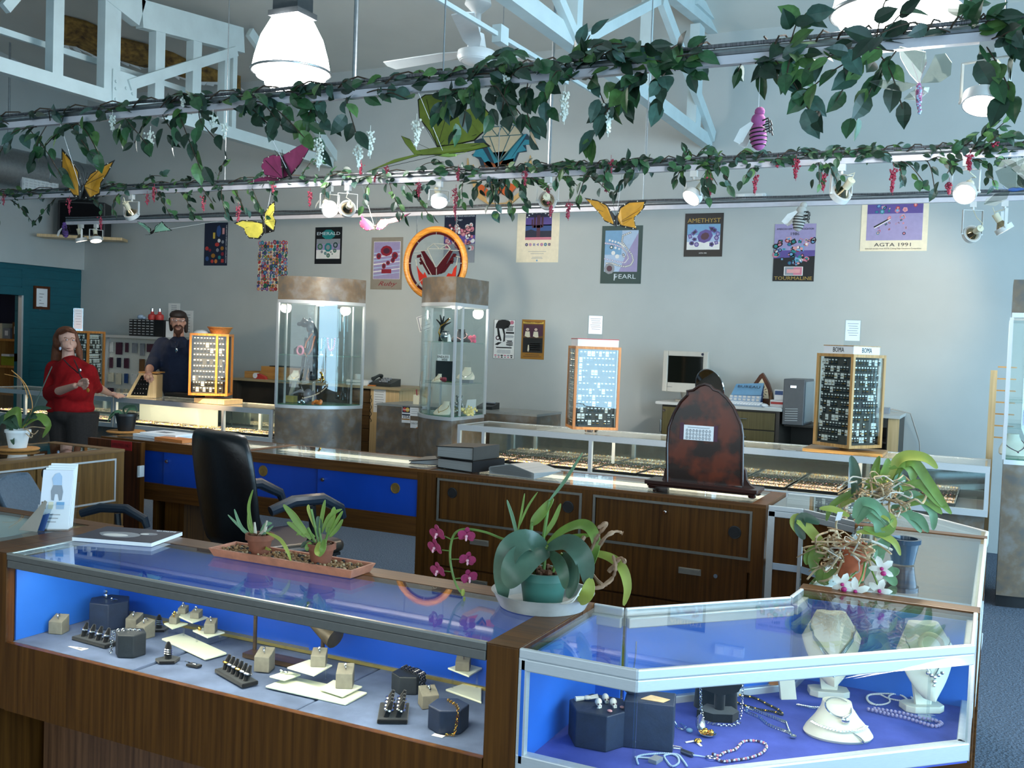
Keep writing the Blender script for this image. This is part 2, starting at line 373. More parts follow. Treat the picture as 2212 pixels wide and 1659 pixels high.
for dy,dz in ((-.09,-.09),(-.09,.06),(-.09,0),(.06,-.09),(.09,.0),(.02,.03)): g.cyl((X1+.055,y+dy,z+dz),(X1+.068,y+dy,z+dz),.014,n=8)
g.build('gusset_plate',TRUSSP,t,0)
b = MB(org); y,z = P(150,120); b.beam((X1-.25,YF+.1,3.86),(X1-.25,8.2,3.92),.035,.05); b.build('cross_runner',TRUSSP,t,0)
X2 = -2.57
Q = lambda px,py: P(px,py,X2)
tops = [(YF+.02,6.1),(4.0,5.0),(7.6,4.55),Q(1562,62)]
posts = [(Q(1240,60)[0],.09,4.95),(Q(1396,120)[0],.05,4.55),(Q(1503,180)[0],.16,4.5),(2.2,.09,5.2)]
t,org = truss(X2,'pale blue roof truss at upper centre ending beside the ivy',posts,[(Q(1250,84),Q(1408,2),.07),(Q(1415,0),Q(1528,296),.11),(Q(1230,90),Q(1150,-90),.07),(Q(1490,0),Q(1560,65),.08)],tops)
b = MB(org)
for py0,dz in ((0,.0),): b.beam((X2-.12,4.0,3.36),(X2-.12,6.8,3.42),.02,.025)
for y in (5.2,6.1): b.box(X2-.15,X2-.09,y-.05,y+.05,3.34,3.44)
b.build('conduit_run',TRUSSP,t,0)
# torn ceiling behind the left truss: exposed insulation
R2 = random.Random(3)
HX = -8.6
pa,pb = AX(140,40,HX),AX(400,130,HX)
def hole(px,py,dz=0): p = _ray(px,py); t_ = (4.58+YB*SL-CH)/(p.z+SL*p.y); q = CAMP+p*t_; return V((q.x,q.y,q.z-.02-dz))
up = [(135,30),(185,42),(225,60),(262,78),(310,90),(345,103),(375,113),(415,130),(470,150),(520,163)]
lo = [(135,66),(165,82),(215,98),(262,112),(310,124),(345,134),(385,142),(430,150),(480,158),(520,166)]
b = MB((0,0,0)); U = [hole(*p,R2.uniform(0,.02)) for p in up]; Lw = [hole(*p,R2.uniform(.03,.14)) for p in lo]; Md = [hole((p[0]+q[0])/2+R2.uniform(-6,6),(p[1]+q[1])/2+R2.uniform(-4,4),R2.uniform(.05,.16)) for p,q in zip(up,lo)]
n = len(U); vs = U+Md+Lw+[p+V((0,0,.018)) for p in U+Md+Lw]; fs = []
for r in (0,1):
 for i in range(n-1): a = r*n+i; fs += [(a,a+1,a+n+1,a+n),(3*n+a,3*n+a+n,3*n+a+n+1,3*n+a+1)]
org = U[4].copy(); b = MB(org); b.add(vs,fs)
INSUL = M('brown_insulation','4a3520',.95,0,scale=14,col2='a07c3c',bump=.6,detail=8)
ti = thing('torn_insulation','brown insulation hanging from a torn strip of ceiling behind the left truss','insulation',org)
b.build('insulation_batt',INSUL,ti)
b = MB(org)
for i in range(n-1):
 p,q = Lw[i],Lw[i+1]
 for k in range(3):
  s = p.lerp(q,k/3); e = p.lerp(q,(k+1)/3); dn = V((R2.uniform(-.03,.03),R2.uniform(-.05,.05),-R2.uniform(.01,.06)))
  b.extr([s,e,e+dn,s+dn*.6],(.012,0,.004))
b.build('torn_plaster_edge',WHITEPAINT,ti,0)
# ---------------------------------------------------------------- duct, speaker shelf
b = MB(); DX = -10.45
pz = AX(60,372,DX).z
t = thing('air_duct','round galvanised air duct along the left wall below the ceiling','duct',(DX,8.9,pz))
b = MB((DX,8.9,pz)); b.cyl((DX,2,pz),(DX,9.0,pz),.24,n=28); b.ball((DX,9.0,pz),(.245,.2,.245),20)
for y in (3.2,4.6,6,7.4,8.3,8.8): b.cyl((DX,y-.02,pz),(DX,y+.02,pz),.248,n=28)
b.build('duct_pipe',STEEL,t)
p = AX(86,404,DX+.2); b = MB((DX,8.9,pz)); b.cbox((DX+.2,p.y,p.z),(.03,.5,.16)); b.build('vent_collar',ALU,t,0)
b = MB((DX,8.9,pz))
for i in range(9): b.box(DX+.214,DX+.225,p.y-.23+i*.055,p.y-.215+i*.055,p.z-.07,p.z+.07)
for i in range(5): b.box(DX+.214,DX+.224,p.y-.23,p.y+.23,p.z-.065+i*.03,p.z-.055+i*.03)
b.build('vent_grille',WHITEPAINT,t,0)
b = MB((DX,8.9,pz)); b.cyl((DX,7.9,pz+.2),(DX,7.9,zc(7.9)+.02),.012,n=8); b.build('hanger_rod',STEEL,t)
a,c = AX(88,510,XL+.12),AY(270,519,YB-.16); c.z = a.z
s = MB((a.x,a.y,a.z)); s.beam(a,c,.30,.035); sh = s.build('corner_shelf',BLOND,smooth=0); tag(sh,'plain pale wood shelf plank across the upper left corner','shelf')
m = a.lerp(c,.52)+V((-.12,.1,0)); d = (c-a).normalized(); Rm = Matrix((d,V((-d.y,d.x,0)),V((0,0,1)))).transposed()
t = thing('wall_speaker','black speaker cabinet on the corner shelf under the duct','speaker',m+V((0,0,.018)))
h = ZAT(185,442,m.x,m.y)-m.z; b = MB(t.location); b.cbox((m.x,m.y,m.z+.018+h/2),(.56,.32,h),rot=Rm); b.build('cabinet',BLACKP,t,0,bev=.01)
b = MB(t.location); b.cbox(m+V((0,0,.018+h/2))-Rm @ V((0,.165,0)),(.5,.012,h-.05),rot=Rm); b.build('grille_cloth',BLACKV,t,0)
# ---------------------------------------------------------------- track rails
TZ = 2.75
TRK = [3.9,6.12,7.78]
TRACKW = M('white_track_enamel','c9c6cc',.4,.1,.04,20)
def track(y,x0,x1,label,hang):
 t = thing('lighting_track',label,'lighting track',(x0,y,TZ),'track rails across the shop')
 org = (x0,y,TZ)
 b = MB(org); b.box(x0,x1,y-.018,y+.018,TZ-.018,TZ+.016); b.build('track_channel',TRACKW,t,0)
 b = MB(org); b.cyl((x0,y,TZ+.032),(x1,y,TZ+.032),.016,n=10); b.build('conduit',STEEL,t)
 b = MB(org); b.tube([(x0+(x1-x0)*i/40,y-.012+.004*math.sin(i*1.7),TZ+.056+.003*math.cos(i*2.3)) for i in range(41)],.0085,8); b.build('armoured_cable',M('ribbed_cable','77777a',.35,.8,.5,5,stretch=(40,1,1)),t)
 for hx,kind in hang:
  b = MB(org)
  if kind == 'w': b.cyl((hx,y,TZ+.04),(hx,y,zc(y)),.0035,n=6); b.build('hanger_wire',STEEL,t)
  else: b.cyl((hx,y,TZ+.04),(hx,y,zc(y)),.0105,n=8); b.build('hanger_conduit',STEEL,t)
 return t
xa = lambda px,py,y: AY(px,py,y).x
track(TRK[0],-7.2,1.6,'nearest and highest looking track rail carrying the long ficus garland',[(xa(768,80,3.9),'c'),(xa(960,80,3.9),'w'),(xa(2172,40,3.9),'w'),(-5.6,'w')])
track(TRK[1],-9.6,1.6,'middle track rail carrying the ivy with crimson flowers',[(xa(1190,260,6.12),'c'),(xa(488,300,6.12),'w'),(xa(1398,290,6.12),'w'),(-8.6,'w')])
track(TRK[2],xa(144,490,7.78),1.6,'far track rail running in front of the posters',[(xa(1390,400,7.78),'w'),(-4.0,'w'),(.4,'w')])
# ---------------------------------------------------------------- high bay lamps
LENS = emis('lamp_glass_glow',(1,.98,.97),30.0); HOUSING = M('grey_lamp_housing','4c5154',.5,.2,.1,20)
def highbay(c,label,k):
 x,y,z = c; t = thing('pendant_lamp',label,'lamp',(x,y,zc(y)),'prismatic high bay lamps')
 org = (x,y,zc(y)); s = k
 b = MB(org); b.lathe([(.09*s,.34*s),(.14*s,.31*s),(.20*s,.20*s),(.235*s,.08*s),(.25*s,0),(.25*s,-.012*s)],c,36); b.build('reflector_bowl',LENS,t)
 b = MB(org); b.torus((x,y,z-.01*s),.253*s,.009*s,n=40); b.build('rim_band',STEEL,t)
 b = MB(org); b.lathe([(.235*s,-.012*s),(.22*s,-.05*s),(.17*s,-.07*s),(.165*s,-.10*s),(.10*s,-.135*s),(0,-.14*s)],c,36); b.build('lens',LENS,t)
 b = MB(org); b.box(x-.1*s,x+.1*s,y-.08*s,y+.08*s,z+.36*s,z+.47*s); b.prism([(x-.12*s,y-.1*s),(x+.12*s,y-.1*s),(x+.12*s,y+.1*s),(x-.12*s,y+.1*s)],z+.335*s,z+.37*s); b.box(x-.055*s,x+.055*s,y-.05*s,y+.05*s,z+.47*s,z+.53*s)
 for i in range(7): b.box(x-.105*s,x-.1*s,y-.07*s+i*.022*s,y-.06*s+i*.022*s,z+.37*s,z+.46*s)
 b.build('ballast_housing',HOUSING,t,0)
 b = MB(org); b.cyl((x,y,z+.52*s),(x,y,zc(y)+.01),.013,n=10); b.build('stem',HOUSING,t)
 b = MB(org); b.cyl((x+.06,y,z+.5*s),(x+.06,y,zc(y)+.01),.003,n=5); b.build('safety_cable',STEEL,t)
 lamp_point('bulb_light',(0,0,z-.3*s-zc(y)),40,(.95,1,.97),.2,t)
 return t
p = AY(629,152,5.5); highbay(p,'glowing bell-shaped high bay lamp hanging at upper left',1.05)
p = AY(1936,22,4.35); highbay(p,'glowing high bay lamp cut by the top edge behind ficus leaves',1.0)
# ---------------------------------------------------------------- ceiling fan
p = AY(1029,122,5.6); x,y,z = p; s = 1.0
t = thing('ceiling_fan','white ceiling fan hanging over the middle of the shop','fan',(x,y,zc(y))); org = t.location.copy()
zz = lambda py: ZAT(1029,py,x,y)
b = MB(org); b.lathe([(.02,zz(72)),(.022,zz(30)),(.05,zz(22)),(.085,zz(10)),(.075,zz(-6)),(.05,zz(-12)),(.09,zz(-22)),(.02,zz(-26)),(.013,zz(-30)),(.013,zc(y)+.01)][::-1],(x,y,0),24); b.build('down_rod',WHITEPAINT,t)
b = MB(org); b.lathe([(.02,zz(70)),(.045,zz(74)),(.062,zz(104)),(.075,zz(108))][::-1],(x,y,0),24); b.build('canopy_cone',WHITEPAINT,t)
b = MB(org); b.lathe([(.07,zz(106)),(.118,zz(112)),(.122,zz(124)),(.11,zz(131)),(.07,zz(138)),(0,zz(140))][::-1],(x,y,0),32)
for r in (.1,.085,.06): b.torus((x,y,zz(131)-.004+(.11-r)*-.12),r,.003,n=28,k=5)
b.build('motor_housing',WHITEPAINT,t)
for k in range(3):
 a = math.radians(172+120*k); d = V((math.cos(a),math.sin(a),0)); q = V((-d.y,d.x,.12)).normalized(); c0 = V((x,y,zz(112)))
 b = MB(org); b.extr([c0+d*.1-q*.03,c0+d*.25-q*.055,c0+d*.72-q*.065,c0+d*.74,c0+d*.72+q*.065,c0+d*.25+q*.055,c0+d*.1+q*.03],(0,0,.006)); b.build('fan_blade',WHITEPAINT,t,0)
# ================================================================ showcases and counters
HC = .92
def poly_glass(poly,z,th): b = MB(); b.prism(poly,z,z+th); return b
def off_poly(poly,d):
 """inset a convex outline by d"""
 n = len(poly); ar = sum(poly[i][0]*poly[(i+1) % n][1]-poly[(i+1) % n][0]*poly[i][1] for i in range(n)); sg = 1 if ar > 0 else -1
 out = []
 for i in range(n):
  p0,p1,p2 = V(poly[i-1]),V(poly[i]),V(poly[(i+1) % n]); d1 = (p1-p0).normalized(); d2 = (p2-p1).normalized()
  n1 = V((-d1.y,d1.x))*sg; n2 = V((-d2.y,d2.x))*sg; m = (n1+n2); k = d/max(.2,m.dot(n1)); q = p1+m*k; out.append((q.x,q.y))
 return out
def edge_box(b,p,q,w,z0,z1,side=0,m=None,ext=0.):
 """a bar along edge p-q; side +1 puts it to the left of the direction"""
 p,q = V((p[0],p[1])),V((q[0],q[1])); d = (q-p).normalized(); nn = V((-d.y,d.x)); o = nn*(w*.5*side); h = nn*(w/2); p = p-d*ext; q = q+d*ext
 pts = [p+o-h,q+o-h,q+o+h,p+o+h]; b.prism([(t.x,t.y) for t in pts],z0,z1,m)
# ---- front left case
FX0,FX1,FY0,FY1 = -2.69,-1.04,2.05,2.53
t = thing('jewelry_case','long walnut glass-top jewelry case in front with grey cloth deck and ring stands','display case',((FX0+FX1)/2,2.05,0),'walnut jewelry counters'); O = t.location.copy(); CASE_A = t
b = MB(O); b.box(FX0,FX1,FY0,FY0+.02,.435,.645); b.box(FX0,FX1,FY0+.02,FY1,.57,.6); b.box(FX0,FX1,FY1-.02,FY1,.435,.92-.03); b.build('wood_apron',WALNUT,t,0)
b = MB(O); b.box(FX0-.02,-1.95,FY0+.16,FY0+.18,0,.57); b.box(FX0-.02,FX0+.1,FY0+.18,FY1,0,.57); b.box(-1.95,-1.93,FY0+.16,FY1,0,.57); b.build('plinth',wood('plinth_veneer','4a3020','6f4c33'),t,0)
b = MB(O); b.box(FX0-.06,FX0,FY0,FY1,.435,.92); b.build('left_post',WALNUT,t,0,bev=.003)
b = MB(O); b.box(FX1,FX1+.085,FY0,FY1+.0,0,.9195); b.build('right_post',WALNUT,t,0,bev=.003)
b = MB(O); b.box(FX0-.06,FX1+.085,FY1-.09,FY1,.905,.921); b.box(FX1+.002,FX1+.083,FY0,FY1-.09,.9196,.921); b.box(FX0-.06,FX0,FY0,FY1-.09,.9196,.921); b.build('wood_rim',WALNUT_X,t,0)
for i,(p,q) in enumerate(((FX0,-2.18),(-2.178,-1.60),(-1.598,FX1))):
 b = MB(O); b.box(p+.002,q-.002,FY0+.012,FY1-.03,.602,.645-.003*(i == 1)); b.build('deck_board',DECK,t,0,bev=.006)
b = MB(O); b.box(FX0+.001,FX0+.008,FY0+.03,FY1-.03,.645,.9); b.build('side_lining',BLUEDOOR_L,t,0)
b = MB(O); b.box(FX0+.01,-1.83,FY1-.05,FY1-.042,.65,.9); b.build('back_door',BLUEDOOR,t,0)
b = MB(O); b.box(-1.86,FX1,FY1-.066,FY1-.058,.65,.9); b.build('back_door',BLUEDOOR,t,0)
b = MB(O); b.box(FX0+.01,FX1,FY1-.075,FY1-.036,.645,.655); b.build('door_track',M('brass_track','c5b26a',.35,.8,.1,40),t,0)
b = MB(O); b.box(FX0,FX1,FY0,FY0+.03,.876,.9); b.box(FX0,FX1,FY0,FY0+.012,.9,.921); b.box(FX0,FX0+.012,FY0+.012,FY1-.09,.905,.921); b.build('top_frame',M('dull_aluminium','74726d',.42,.6,.06,50),t,0,bev=.002)
b = MB(O); b.box(FX0,FX1,FY0-.0005,FY0+.01,.9165,.9215); b.box(FX0+.002,FX0+.012,FY0+.01,FY1-.09,.9165,.9215); b.build('glass_bead',ALU_D,t,0)
b = MB(O); b.box(FX0+.012,FX1,FY0+.012,FY1-.09,.914,.92); b.build('top_glass',GLASS,t,0)
b = MB(O); b.box(FX0,FX1,FY0+.003,FY0+.008,.640,.876); b.build('front_glass',GLASS,t,0)
b = MB(O); b.box(FX0+.05,FX1-.02,FY0+.034,FY0+.05,.884,.898); b.build('strip_lamp',M('case_lamp','e8e0c8',.5,0,.03,9,emit=(1,.9,.68),es=4),t,0)
def strip_light(n,c,sx,sy,pw,col=(1,.92,.74),look=None):
 o = area(n,c,sx,pw,col,look or (c[0],c[1]+.12,c[2]-1),sy); return o
strip_light('case_strip_light',(-1.86,FY0+.06,.88),1.5,.03,9)
# ---- corner case, in front on the right
A_ = [(-.955,2.05),(-.67,2.05),(-.018,2.69),(-.018,3.04),(-.50,3.04),(-.51,2.92),(-.87,2.53),(-.955,2.53)]
def case_poly(name,label,poly,fr,glz,zl=.675,ztop=.92,deck=VIOLET,cloth=BLUEDOOR_L,backs=(),group='walnut jewelry counters',apron=(.6,.675),base=None,inner=None,deckz=None):
 cx = sum(p[0] for p in poly)/len(poly); cy = sum(p[1] for p in poly)/len(poly)
 t = thing(name,label,'display case',(cx,cy,0),group); O = t.location.copy(); n = len(poly)
 E_ = [(poly[i],poly[(i+1) % n]) for i in range(n)]
 ins = off_poly(poly,.012); dz = deckz or zl-.02
 b = MB(O); b.prism(off_poly(poly,.004),dz-.03,dz); b.build('deck',deck,t,0)
 b = MB(O)
 for i in fr: p,q = E_[i]; edge_box(b,p,q,.028,ztop-.05,ztop-.022,1); edge_box(b,p,q,.012,ztop-.022,ztop+.001,1)
 b.build('top_frame',ALU,t,0,bev=.003)
 b = MB(O)
 for i in fr: p,q = E_[i]; edge_box(b,p,q,.03,zl-.045,zl,1)
 b.build('bottom_rail',ALU,t,0,bev=.003)
 b = MB(O); b.prism(ins,ztop-.008,ztop-.002); b.build('top_glass',GLASS,t,0)
 for i in glz:
  p,q = E_[i]; b = MB(O); edge_box(b,p,q,.005,zl,ztop-.05,3); b.build('front_glass',GLASS,t,0)
 for i in backs:
  p,q = E_[i]; b = MB(O); edge_box(b,p,q,.008,zl-.02,ztop-.025,3); b.build('back_panel',cloth,t,0)
 if base:
  b = MB(O); b.prism(off_poly(poly,base),0,zl-.05); b.build('base_cabinet',WALNUT,t,0)
 return t,O,E_
t,O,E_ = case_poly('jewelry_case','corner jewelry case in front with bright metal frame and purple cloth deck',A_,(0,1,2,4,5,6),(0,1,2),backs=(7,4,5,6,3)); CASE_B = t
for q in ((-.955,-.933,2.05,2.07),(-.03,-.016,2.69,2.71),(-.03,-.016,3.02,3.04)): b = MB(O); b.box(*q,.63,.9); b.build('corner_post',ALU,t,0)
b = MB(O); ip = off_poly(A_,.05); b.prism(ip,.60,.63); b.prism(off_poly(A_,.11),0,.6); b.build('base_cabinet',WALNUT,t,0)
strip_light('corner_case_light',(-.36,2.40,.87),.8,.03,2.2,(1,.95,.85),(-.5,2.6,.6))
# ---- right side case and its two wooden strips
RPOLY = [(-.50,3.115),(-.012,3.115),(-.008,4.325),(-.50,4.325)]
def wood_strip(label,x0,x1,y0,y1,z0=.0,z1=.921):
 b = MB(((x0+x1)/2,(y0+y1)/2,0)); b.box(x0,x1,y0,y1,z0,z1); o = b.build('counter_divider',WALNUT_X,smooth=0,bev=.002); return tag(o,label,'counter panel','wooden dividers between cases')
wood_strip('wooden divider in front of the side case with the tangled root orchid',-.505,-.012,3.042,3.113)
wood_strip('wooden divider at the far end of the right side case',-.505,-.008,4.327,4.39)
t,O,E_ = case_poly('jewelry_case','right side jewelry case under the tangled root orchid',RPOLY,(1,),(1,),backs=(3,),deck=M('pale_blue_cloth','b9c6d6',.9,0,.1,10),cloth=WHITEP,base=.06)
b = MB(O); b.box(-.44,-.02,3.13,3.15,.66,.9); b.build('price_rail',BLOND,t,0)
b = MB(O); b.box(-.03,-.012,3.2,4.2,.86,.9); b.build('strip_housing',M('ivory_strip','d8d4b8',.5,0,.05,9),t,0)
# ---- far right corner case
FC = [(-.915,4.6),(-.76,4.6),(-.505,4.395),(-.008,4.395),(-.004,4.52),(-.5,5.08),(-.915,5.08)]
t,O,E_ = case_poly('jewelry_case','far corner jewelry case of pale glass behind the tangled root orchid',FC,(0,1,3,4,5),(3,4,5),zl=.50,deck=M('pale_blue_cloth_far','b4c3d4',.9,0,.1,10),cloth=WALNUT,backs=(0,1),deckz=.66)
b = MB(O); edge_box(b,FC[0],(FC[0][0]+.03,FC[0][1]),.02,.46,.9,1); b.build('corner_post',ALU,t,0); b = MB(O); edge_box(b,(FC[1][0]-.015,FC[1][1]),FC[1],.02,.46,.9,1); b.build('corner_post',ALU,t,0)
b = MB(O); b.prism(off_poly(FC,.05),.38,.45); b.build('skirt',M('red_brown_skirt','5c1f0c',.4,0,.15,8),t,0)
b = MB(O); b.prism(off_poly(FC,.12),0,.38); b.build('plinth',M('cream_plinth','c9c0ae',.6,0,.06,6),t,0)
# ---- middle counter, employee side towards us
MX0,MXM,MX1,MY0,MY1 = -5.16,-2.73,-.925,4.6,5.08
t = thing('sales_counter','middle sales counter with royal blue sliding doors behind the black office chair','counter',((MX0+MXM)/2,4.6,0),'middle counter units'); O = t.location.copy()
b = MB(O); b.box(MX0,MXM-.055,MY0,MY0+.03,.862,.905); b.box(MX0,MXM-.055,MY0,MY0+.03,.555,.66); b.box(MX0,MXM-.055,MY0+.03,MY1,.555,.58); b.box(MX0,MX0+.03,MY0,MY1,.58,.9); b.box(MX0,MXM,MY1-.02,MY1,.555,.64); b.build('wood_frame',WALNUT_X,t,0)
b = MB(O); b.box(MXM-.055,MXM,MY0,MY1,0,.92); b.build('end_panel',WALNUT,t,0)
for x in (-4.72,-4.62): b = MB(O); b.box(x,x+.03 if x < -4.7 else x+.16,MY0+.02,MY1-.02,0,.555); b.build('leg_panel',WALNUT,t,0)
xs = [AY(px,1050,MY0+.03).x for px in (316,358,690,879)]; mid = AY(500,1050,MY0+.03).x
def door(parent,O,x0,x1,z0,z1,y,mat,hole=None,knob=None,name='sliding_door',hm=None,th=.012):
 b = MB(O); b.box(x0,x1,y,y+th,z0,z1); d = b.build(name,mat,parent,0)
 if hole: b = MB(O); b.cyl((hole[0],y-.002,hole[1]),(hole[0],y+.001,hole[1]),hole[2],n=24); b.torus((hole[0],y-.002,hole[1]),hole[2],.003,(0,1,0),24,5); b.build('finger_pull',hm or BLACKP,d,40)
 if knob: b = MB(O); b.cyl((knob[0],y-.012,knob[1]),(knob[0],y,knob[1]),.011,n=12); b.cyl((knob[0],y-.02,knob[1]),(knob[0],y-.012,knob[1]),.007,n=10); b.build('lock',CHROME,d)
 return d
BRASS = M('worn_brass','9a7a42',.5,.6,.2,40); PZ = lambda px,py,y=MY0: (AY(px,py,y).x,AY(px,py,y).z)
door(t,O,MX0+.1,xs[1]+.02,.66,.862,MY0+.024,BLUEDOOR)
door(t,O,xs[1],mid+.1,.66,.862,MY0+.010,BLUEDOOR,knob=(*PZ(360,997),))
door(t,O,mid+.02,xs[2]+.02,.66,.862,MY0+.024,BLUEDOOR,hole=(*PZ(563,1018),.030),hm=BRASS)
door(t,O,xs[2],MXM-.055,.66,.862,MY0+.010,BLUEDOOR,hole=(*PZ(852,1055),.027),knob=PZ(697,1036),hm=BRASS)
b = MB(O); b.box(MX0,MXM,MY0,MY0+.012,.905,.921); b.box(MX0,MXM,MY1-.012,MY1,.905,.921); b.box(mid+.08,mid+.14,MY0,MY1,.906,.9212); b.build('top_rim',WALNUT_X,t,0)
b = MB(O); b.box(MX0+.01,MXM-.01,MY0+.012,MY1-.012,.912,.92); b.build('top_glass',GLASS,t,0)
b = MB(O); b.box(MX0+.03,MXM-.055,MY0+.05,MY1-.02,.62,.64); b.build('deck',M('grey_case_cloth','59606a',.9,0,.1,14),t,0)
b = MB(O); b.box(MX0+.03,MXM-.055,MY1-.012,MY1-.006,.64,.905); b.build('front_glass',GLASS,t,0)
b = MB(O); b.box(MX0+.1,MXM-.1,MY1-.06,MY1-.04,.885,.9); b.build('strip_lamp',MATS['case_lamp'],t,0)
# right unit: wood doors and drawers
t = thing('sales_counter','middle sales counter of dark walnut doors and drawers under the mirror back','counter',((MXM+MX1)/2,4.6,0),'middle counter units'); O = t.location.copy()
b = MB(O); b.box(MXM+.002,MX1,MY0+.02,MY1-.02,.0,.62); b.box(MXM+.002,MXM+.06,MY0,MY1,0,.905); b.box(MX1-.06,MX1,MY0,MY1,0,.905); b.box(MXM,MX1,MY0,MY0+.02,.885,.905); b.box(MXM,MX1,MY0,MY0+.03,.40,.412); b.box(MXM,MX1,MY0,MY0+.03,.60,.66); b.box(-1.83,-1.77,MY0,MY0+.03,.02,.89); b.box(MXM,MX1,MY0+.04,MY0+.05,.1,.9); b.build('carcass',WALNUT,t,0)
ALUF = M('door_frame_metal','7d7a72',.4,.6,.08,40)
def frame(x0,x1,z0,z1,y,w=.012):
 b = MB(O); b.box(x0,x1,y,y+.01,z1-w,z1); b.box(x0,x1,y,y+.01,z0,z0+w); b.box(x0,x0+w,y,y+.01,z0,z1); b.box(x1-w,x1,y,y+.01,z0,z1); b.build('door_track_frame',ALUF,t,0)
for x0,x1,seam,hl,kn in ((-2.66,-1.83,1088,[(975,1065),(1227,1095)],None),(-1.77,-.985,1427,[(1587,1150)],(1437,1106))):
 frame(x0,x1,.655,.885,MY0-.004); sx = AY(seam,1110,MY0).x
 h0 = PZ(*hl[0]); door(t,O,x0+.012,sx+.02,.667,.873,MY0+.012,WALNUT,hole=(h0[0],h0[1],.026) if len(hl) == 2 else None)
 h1 = PZ(*hl[-1]); door(t,O,sx,x1-.012,.667,.873,MY0+.002,WALNUT,hole=(h1[0],h1[1],.028),knob=PZ(*kn) if kn else None)
SATIN = M('satin_pull','a8a296',.35,.8,.08,40)
for x0,x1,pl in ((-2.66,-1.83,(1036,1166)),(-1.77,-.985,(1491,1217))):
 for z0,z1,f in ((.42,.62,1),(.22,.405,0),(.03,.205,0)):
  b = MB(O); b.box(x0+.012,x1-.012,MY0+.0,MY0+.018,z0,z1); d = b.build('drawer',WALNUT,t,0,bev=.002)
  px,pz = PZ(*pl)
  b = MB(O); b.box(px-.055,px+.055,MY0-.006,MY0,z1-.065,z1-.035); b.box(px-.05,px+.05,MY0-.012,MY0-.005,z1-.045,z1-.037); b.build('recessed_pull',SATIN,d,0)
  if f: b = MB(O); b.cyl((px+.125,MY0-.008,z1-.055),(px+.125,MY0,z1-.055),.01,n=12); b.build('lock',CHROME,d)
b = MB(O); b.box(MXM,MX1,MY0,MY0+.012,.905,.921); b.box(MXM,MX1,MY1-.012,MY1,.905,.921); b.box(MX1-.07,MX1,MY0,MY1,.905,.9212); b.build('top_rim',WALNUT_X,t,0)
b = MB(O); b.box(MXM+.01,MX1-.01,MY0+.012,MY1-.012,.912,.92); b.build('top_glass',GLASS,t,0)
b = MB(O); b.box(MXM+.06,MX1-.06,MY0+.05,MY1-.02,.66,.68); b.build('deck',MATS['grey_case_cloth'],t,0)
b = MB(O); b.box(MXM+.03,MX1-.06,MY1-.012,MY1-.006,.64,.905); b.build('front_glass',GLASS,t,0)
b = MB(O); b.box(MXM+.1,MX1-.1,MY1-.06,MY1-.04,.885,.9); b.build('strip_lamp',MATS['case_lamp'],t,0)
# gate
g = AZ(213,940,.92); h = AZ(313,956,.92)
t = thing('counter_gate','wooden swing gate with a red EMPLOYEES ONLY plate','gate',(-4.98,4.55,0)); O = t.location.copy()
b = MB(O); b.box(-5.2,-4.74,4.53,4.56,.08,.915); b.build('gate_panel',MAHOG,t,0,bev=.002)
b = MB(O); b.box(-4.745,-4.735,4.528,4.562,.08,.917); b.build('gate_edge',WALNUT,t,0)
p = AY(263,962,4.53); b = MB(O); b.box(p.x-.088,p.x+.088,4.526,4.53,p.z-.028,p.z+.028); pl = b.build('sign_plate',M('red_sign_plate','9c1c1c',.4,0,.08,30),t,0)
text('EMPLOYEES ONLY',pl,(p.x-O.x,4.5255-O.y,p.z),.03,M('dull_red_letter','5a1414',.5,0,.1,20),width=.155)
b = MB(O); q = AY(320,1018,4.53); b.box(-4.735,-4.725,4.5,4.55,q.z-.04,q.z+.03); b.cyl((-4.722,4.51,q.z-.03),(-4.722,4.51,q.z+.03),.008,n=8); b.build('latch',WHITEPAINT,t,0)
# ---- left counter, running away on the left
t = thing('sales_counter','left side oak counter with sliding doors and round black finger pull','counter',(-4.8,3.2,0),'side counter units'); O = t.location.copy()
LX0,LX1,LY0,LY1 = -5.1,-4.52,2.75,4.2
b = MB(O); b.box(LX0,LX1-.02,LY0,LY1,0,.62); b.box(LX1-.03,LX1,LY0,LY1,.86,.905); b.box(LX1-.03,LX1,LY1-.06,LY1,0,.905); b.box(LX1-.03,LX1,LY0,LY1,.60,.66); b.box(LX0,LX1,LY1-.02,LY1,0,.905); b.box(LX0,LX0+.02,LY0,LY1,.62,.9); b.build('carcass',OAKISH,t,0)
b = MB(O); b.box(LX1-.085,LX1+.002,LY0,LY1,.905,.921); b.box(LX0,LX1-.085,LY1-.07,LY1,.905,.921); b.box(LX0,LX0+.03,LY0,LY1-.07,.905,.921); b.build('top_rim',OAK_Y,t,0)
b = MB(O); b.box(LX0+.03,LX1-.085,LY0,LY1-.07,.912,.919); b.build('top_glass',GLASS,t,0)
b = MB(O); b.box(LX0+.03,LX1-.04,LY0,LY1-.03,.66,.68); b.build('deck',MATS['grey_case_cloth'],t,0)
b = MB(O); b.box(LX1-.004,LX1+.004,LY0,LY1-.06,.862,.872); b.box(LX1-.004,LX1+.004,LY0,LY1-.06,.625,.635); b.box(LX1-.004,LX1+.004,LY1-.072,LY1-.06,.625,.872); b.build('door_track_frame',ALU,t,0)
ya = AX(80,1040,LX1).y
for y0,y1,x in ((LY0,ya+.02,LX1-.022),(ya,LY1-.065,LX1-.012)):
 b = MB(O); b.box(x,x+.012,y0,y1,.635,.862); d = b.build('sliding_door',OAKISH,t,0)
q = AX(101,1022,LX1-.0); b = MB(O); b.cyl((LX1-.001,q.y,q.z),(LX1+.002,q.y,q.z),.03,n=24); b.torus((LX1+.001,q.y,q.z),.03,.004,(1,0,0),24,5); b.build('finger_pull',BLACKP,d,40)
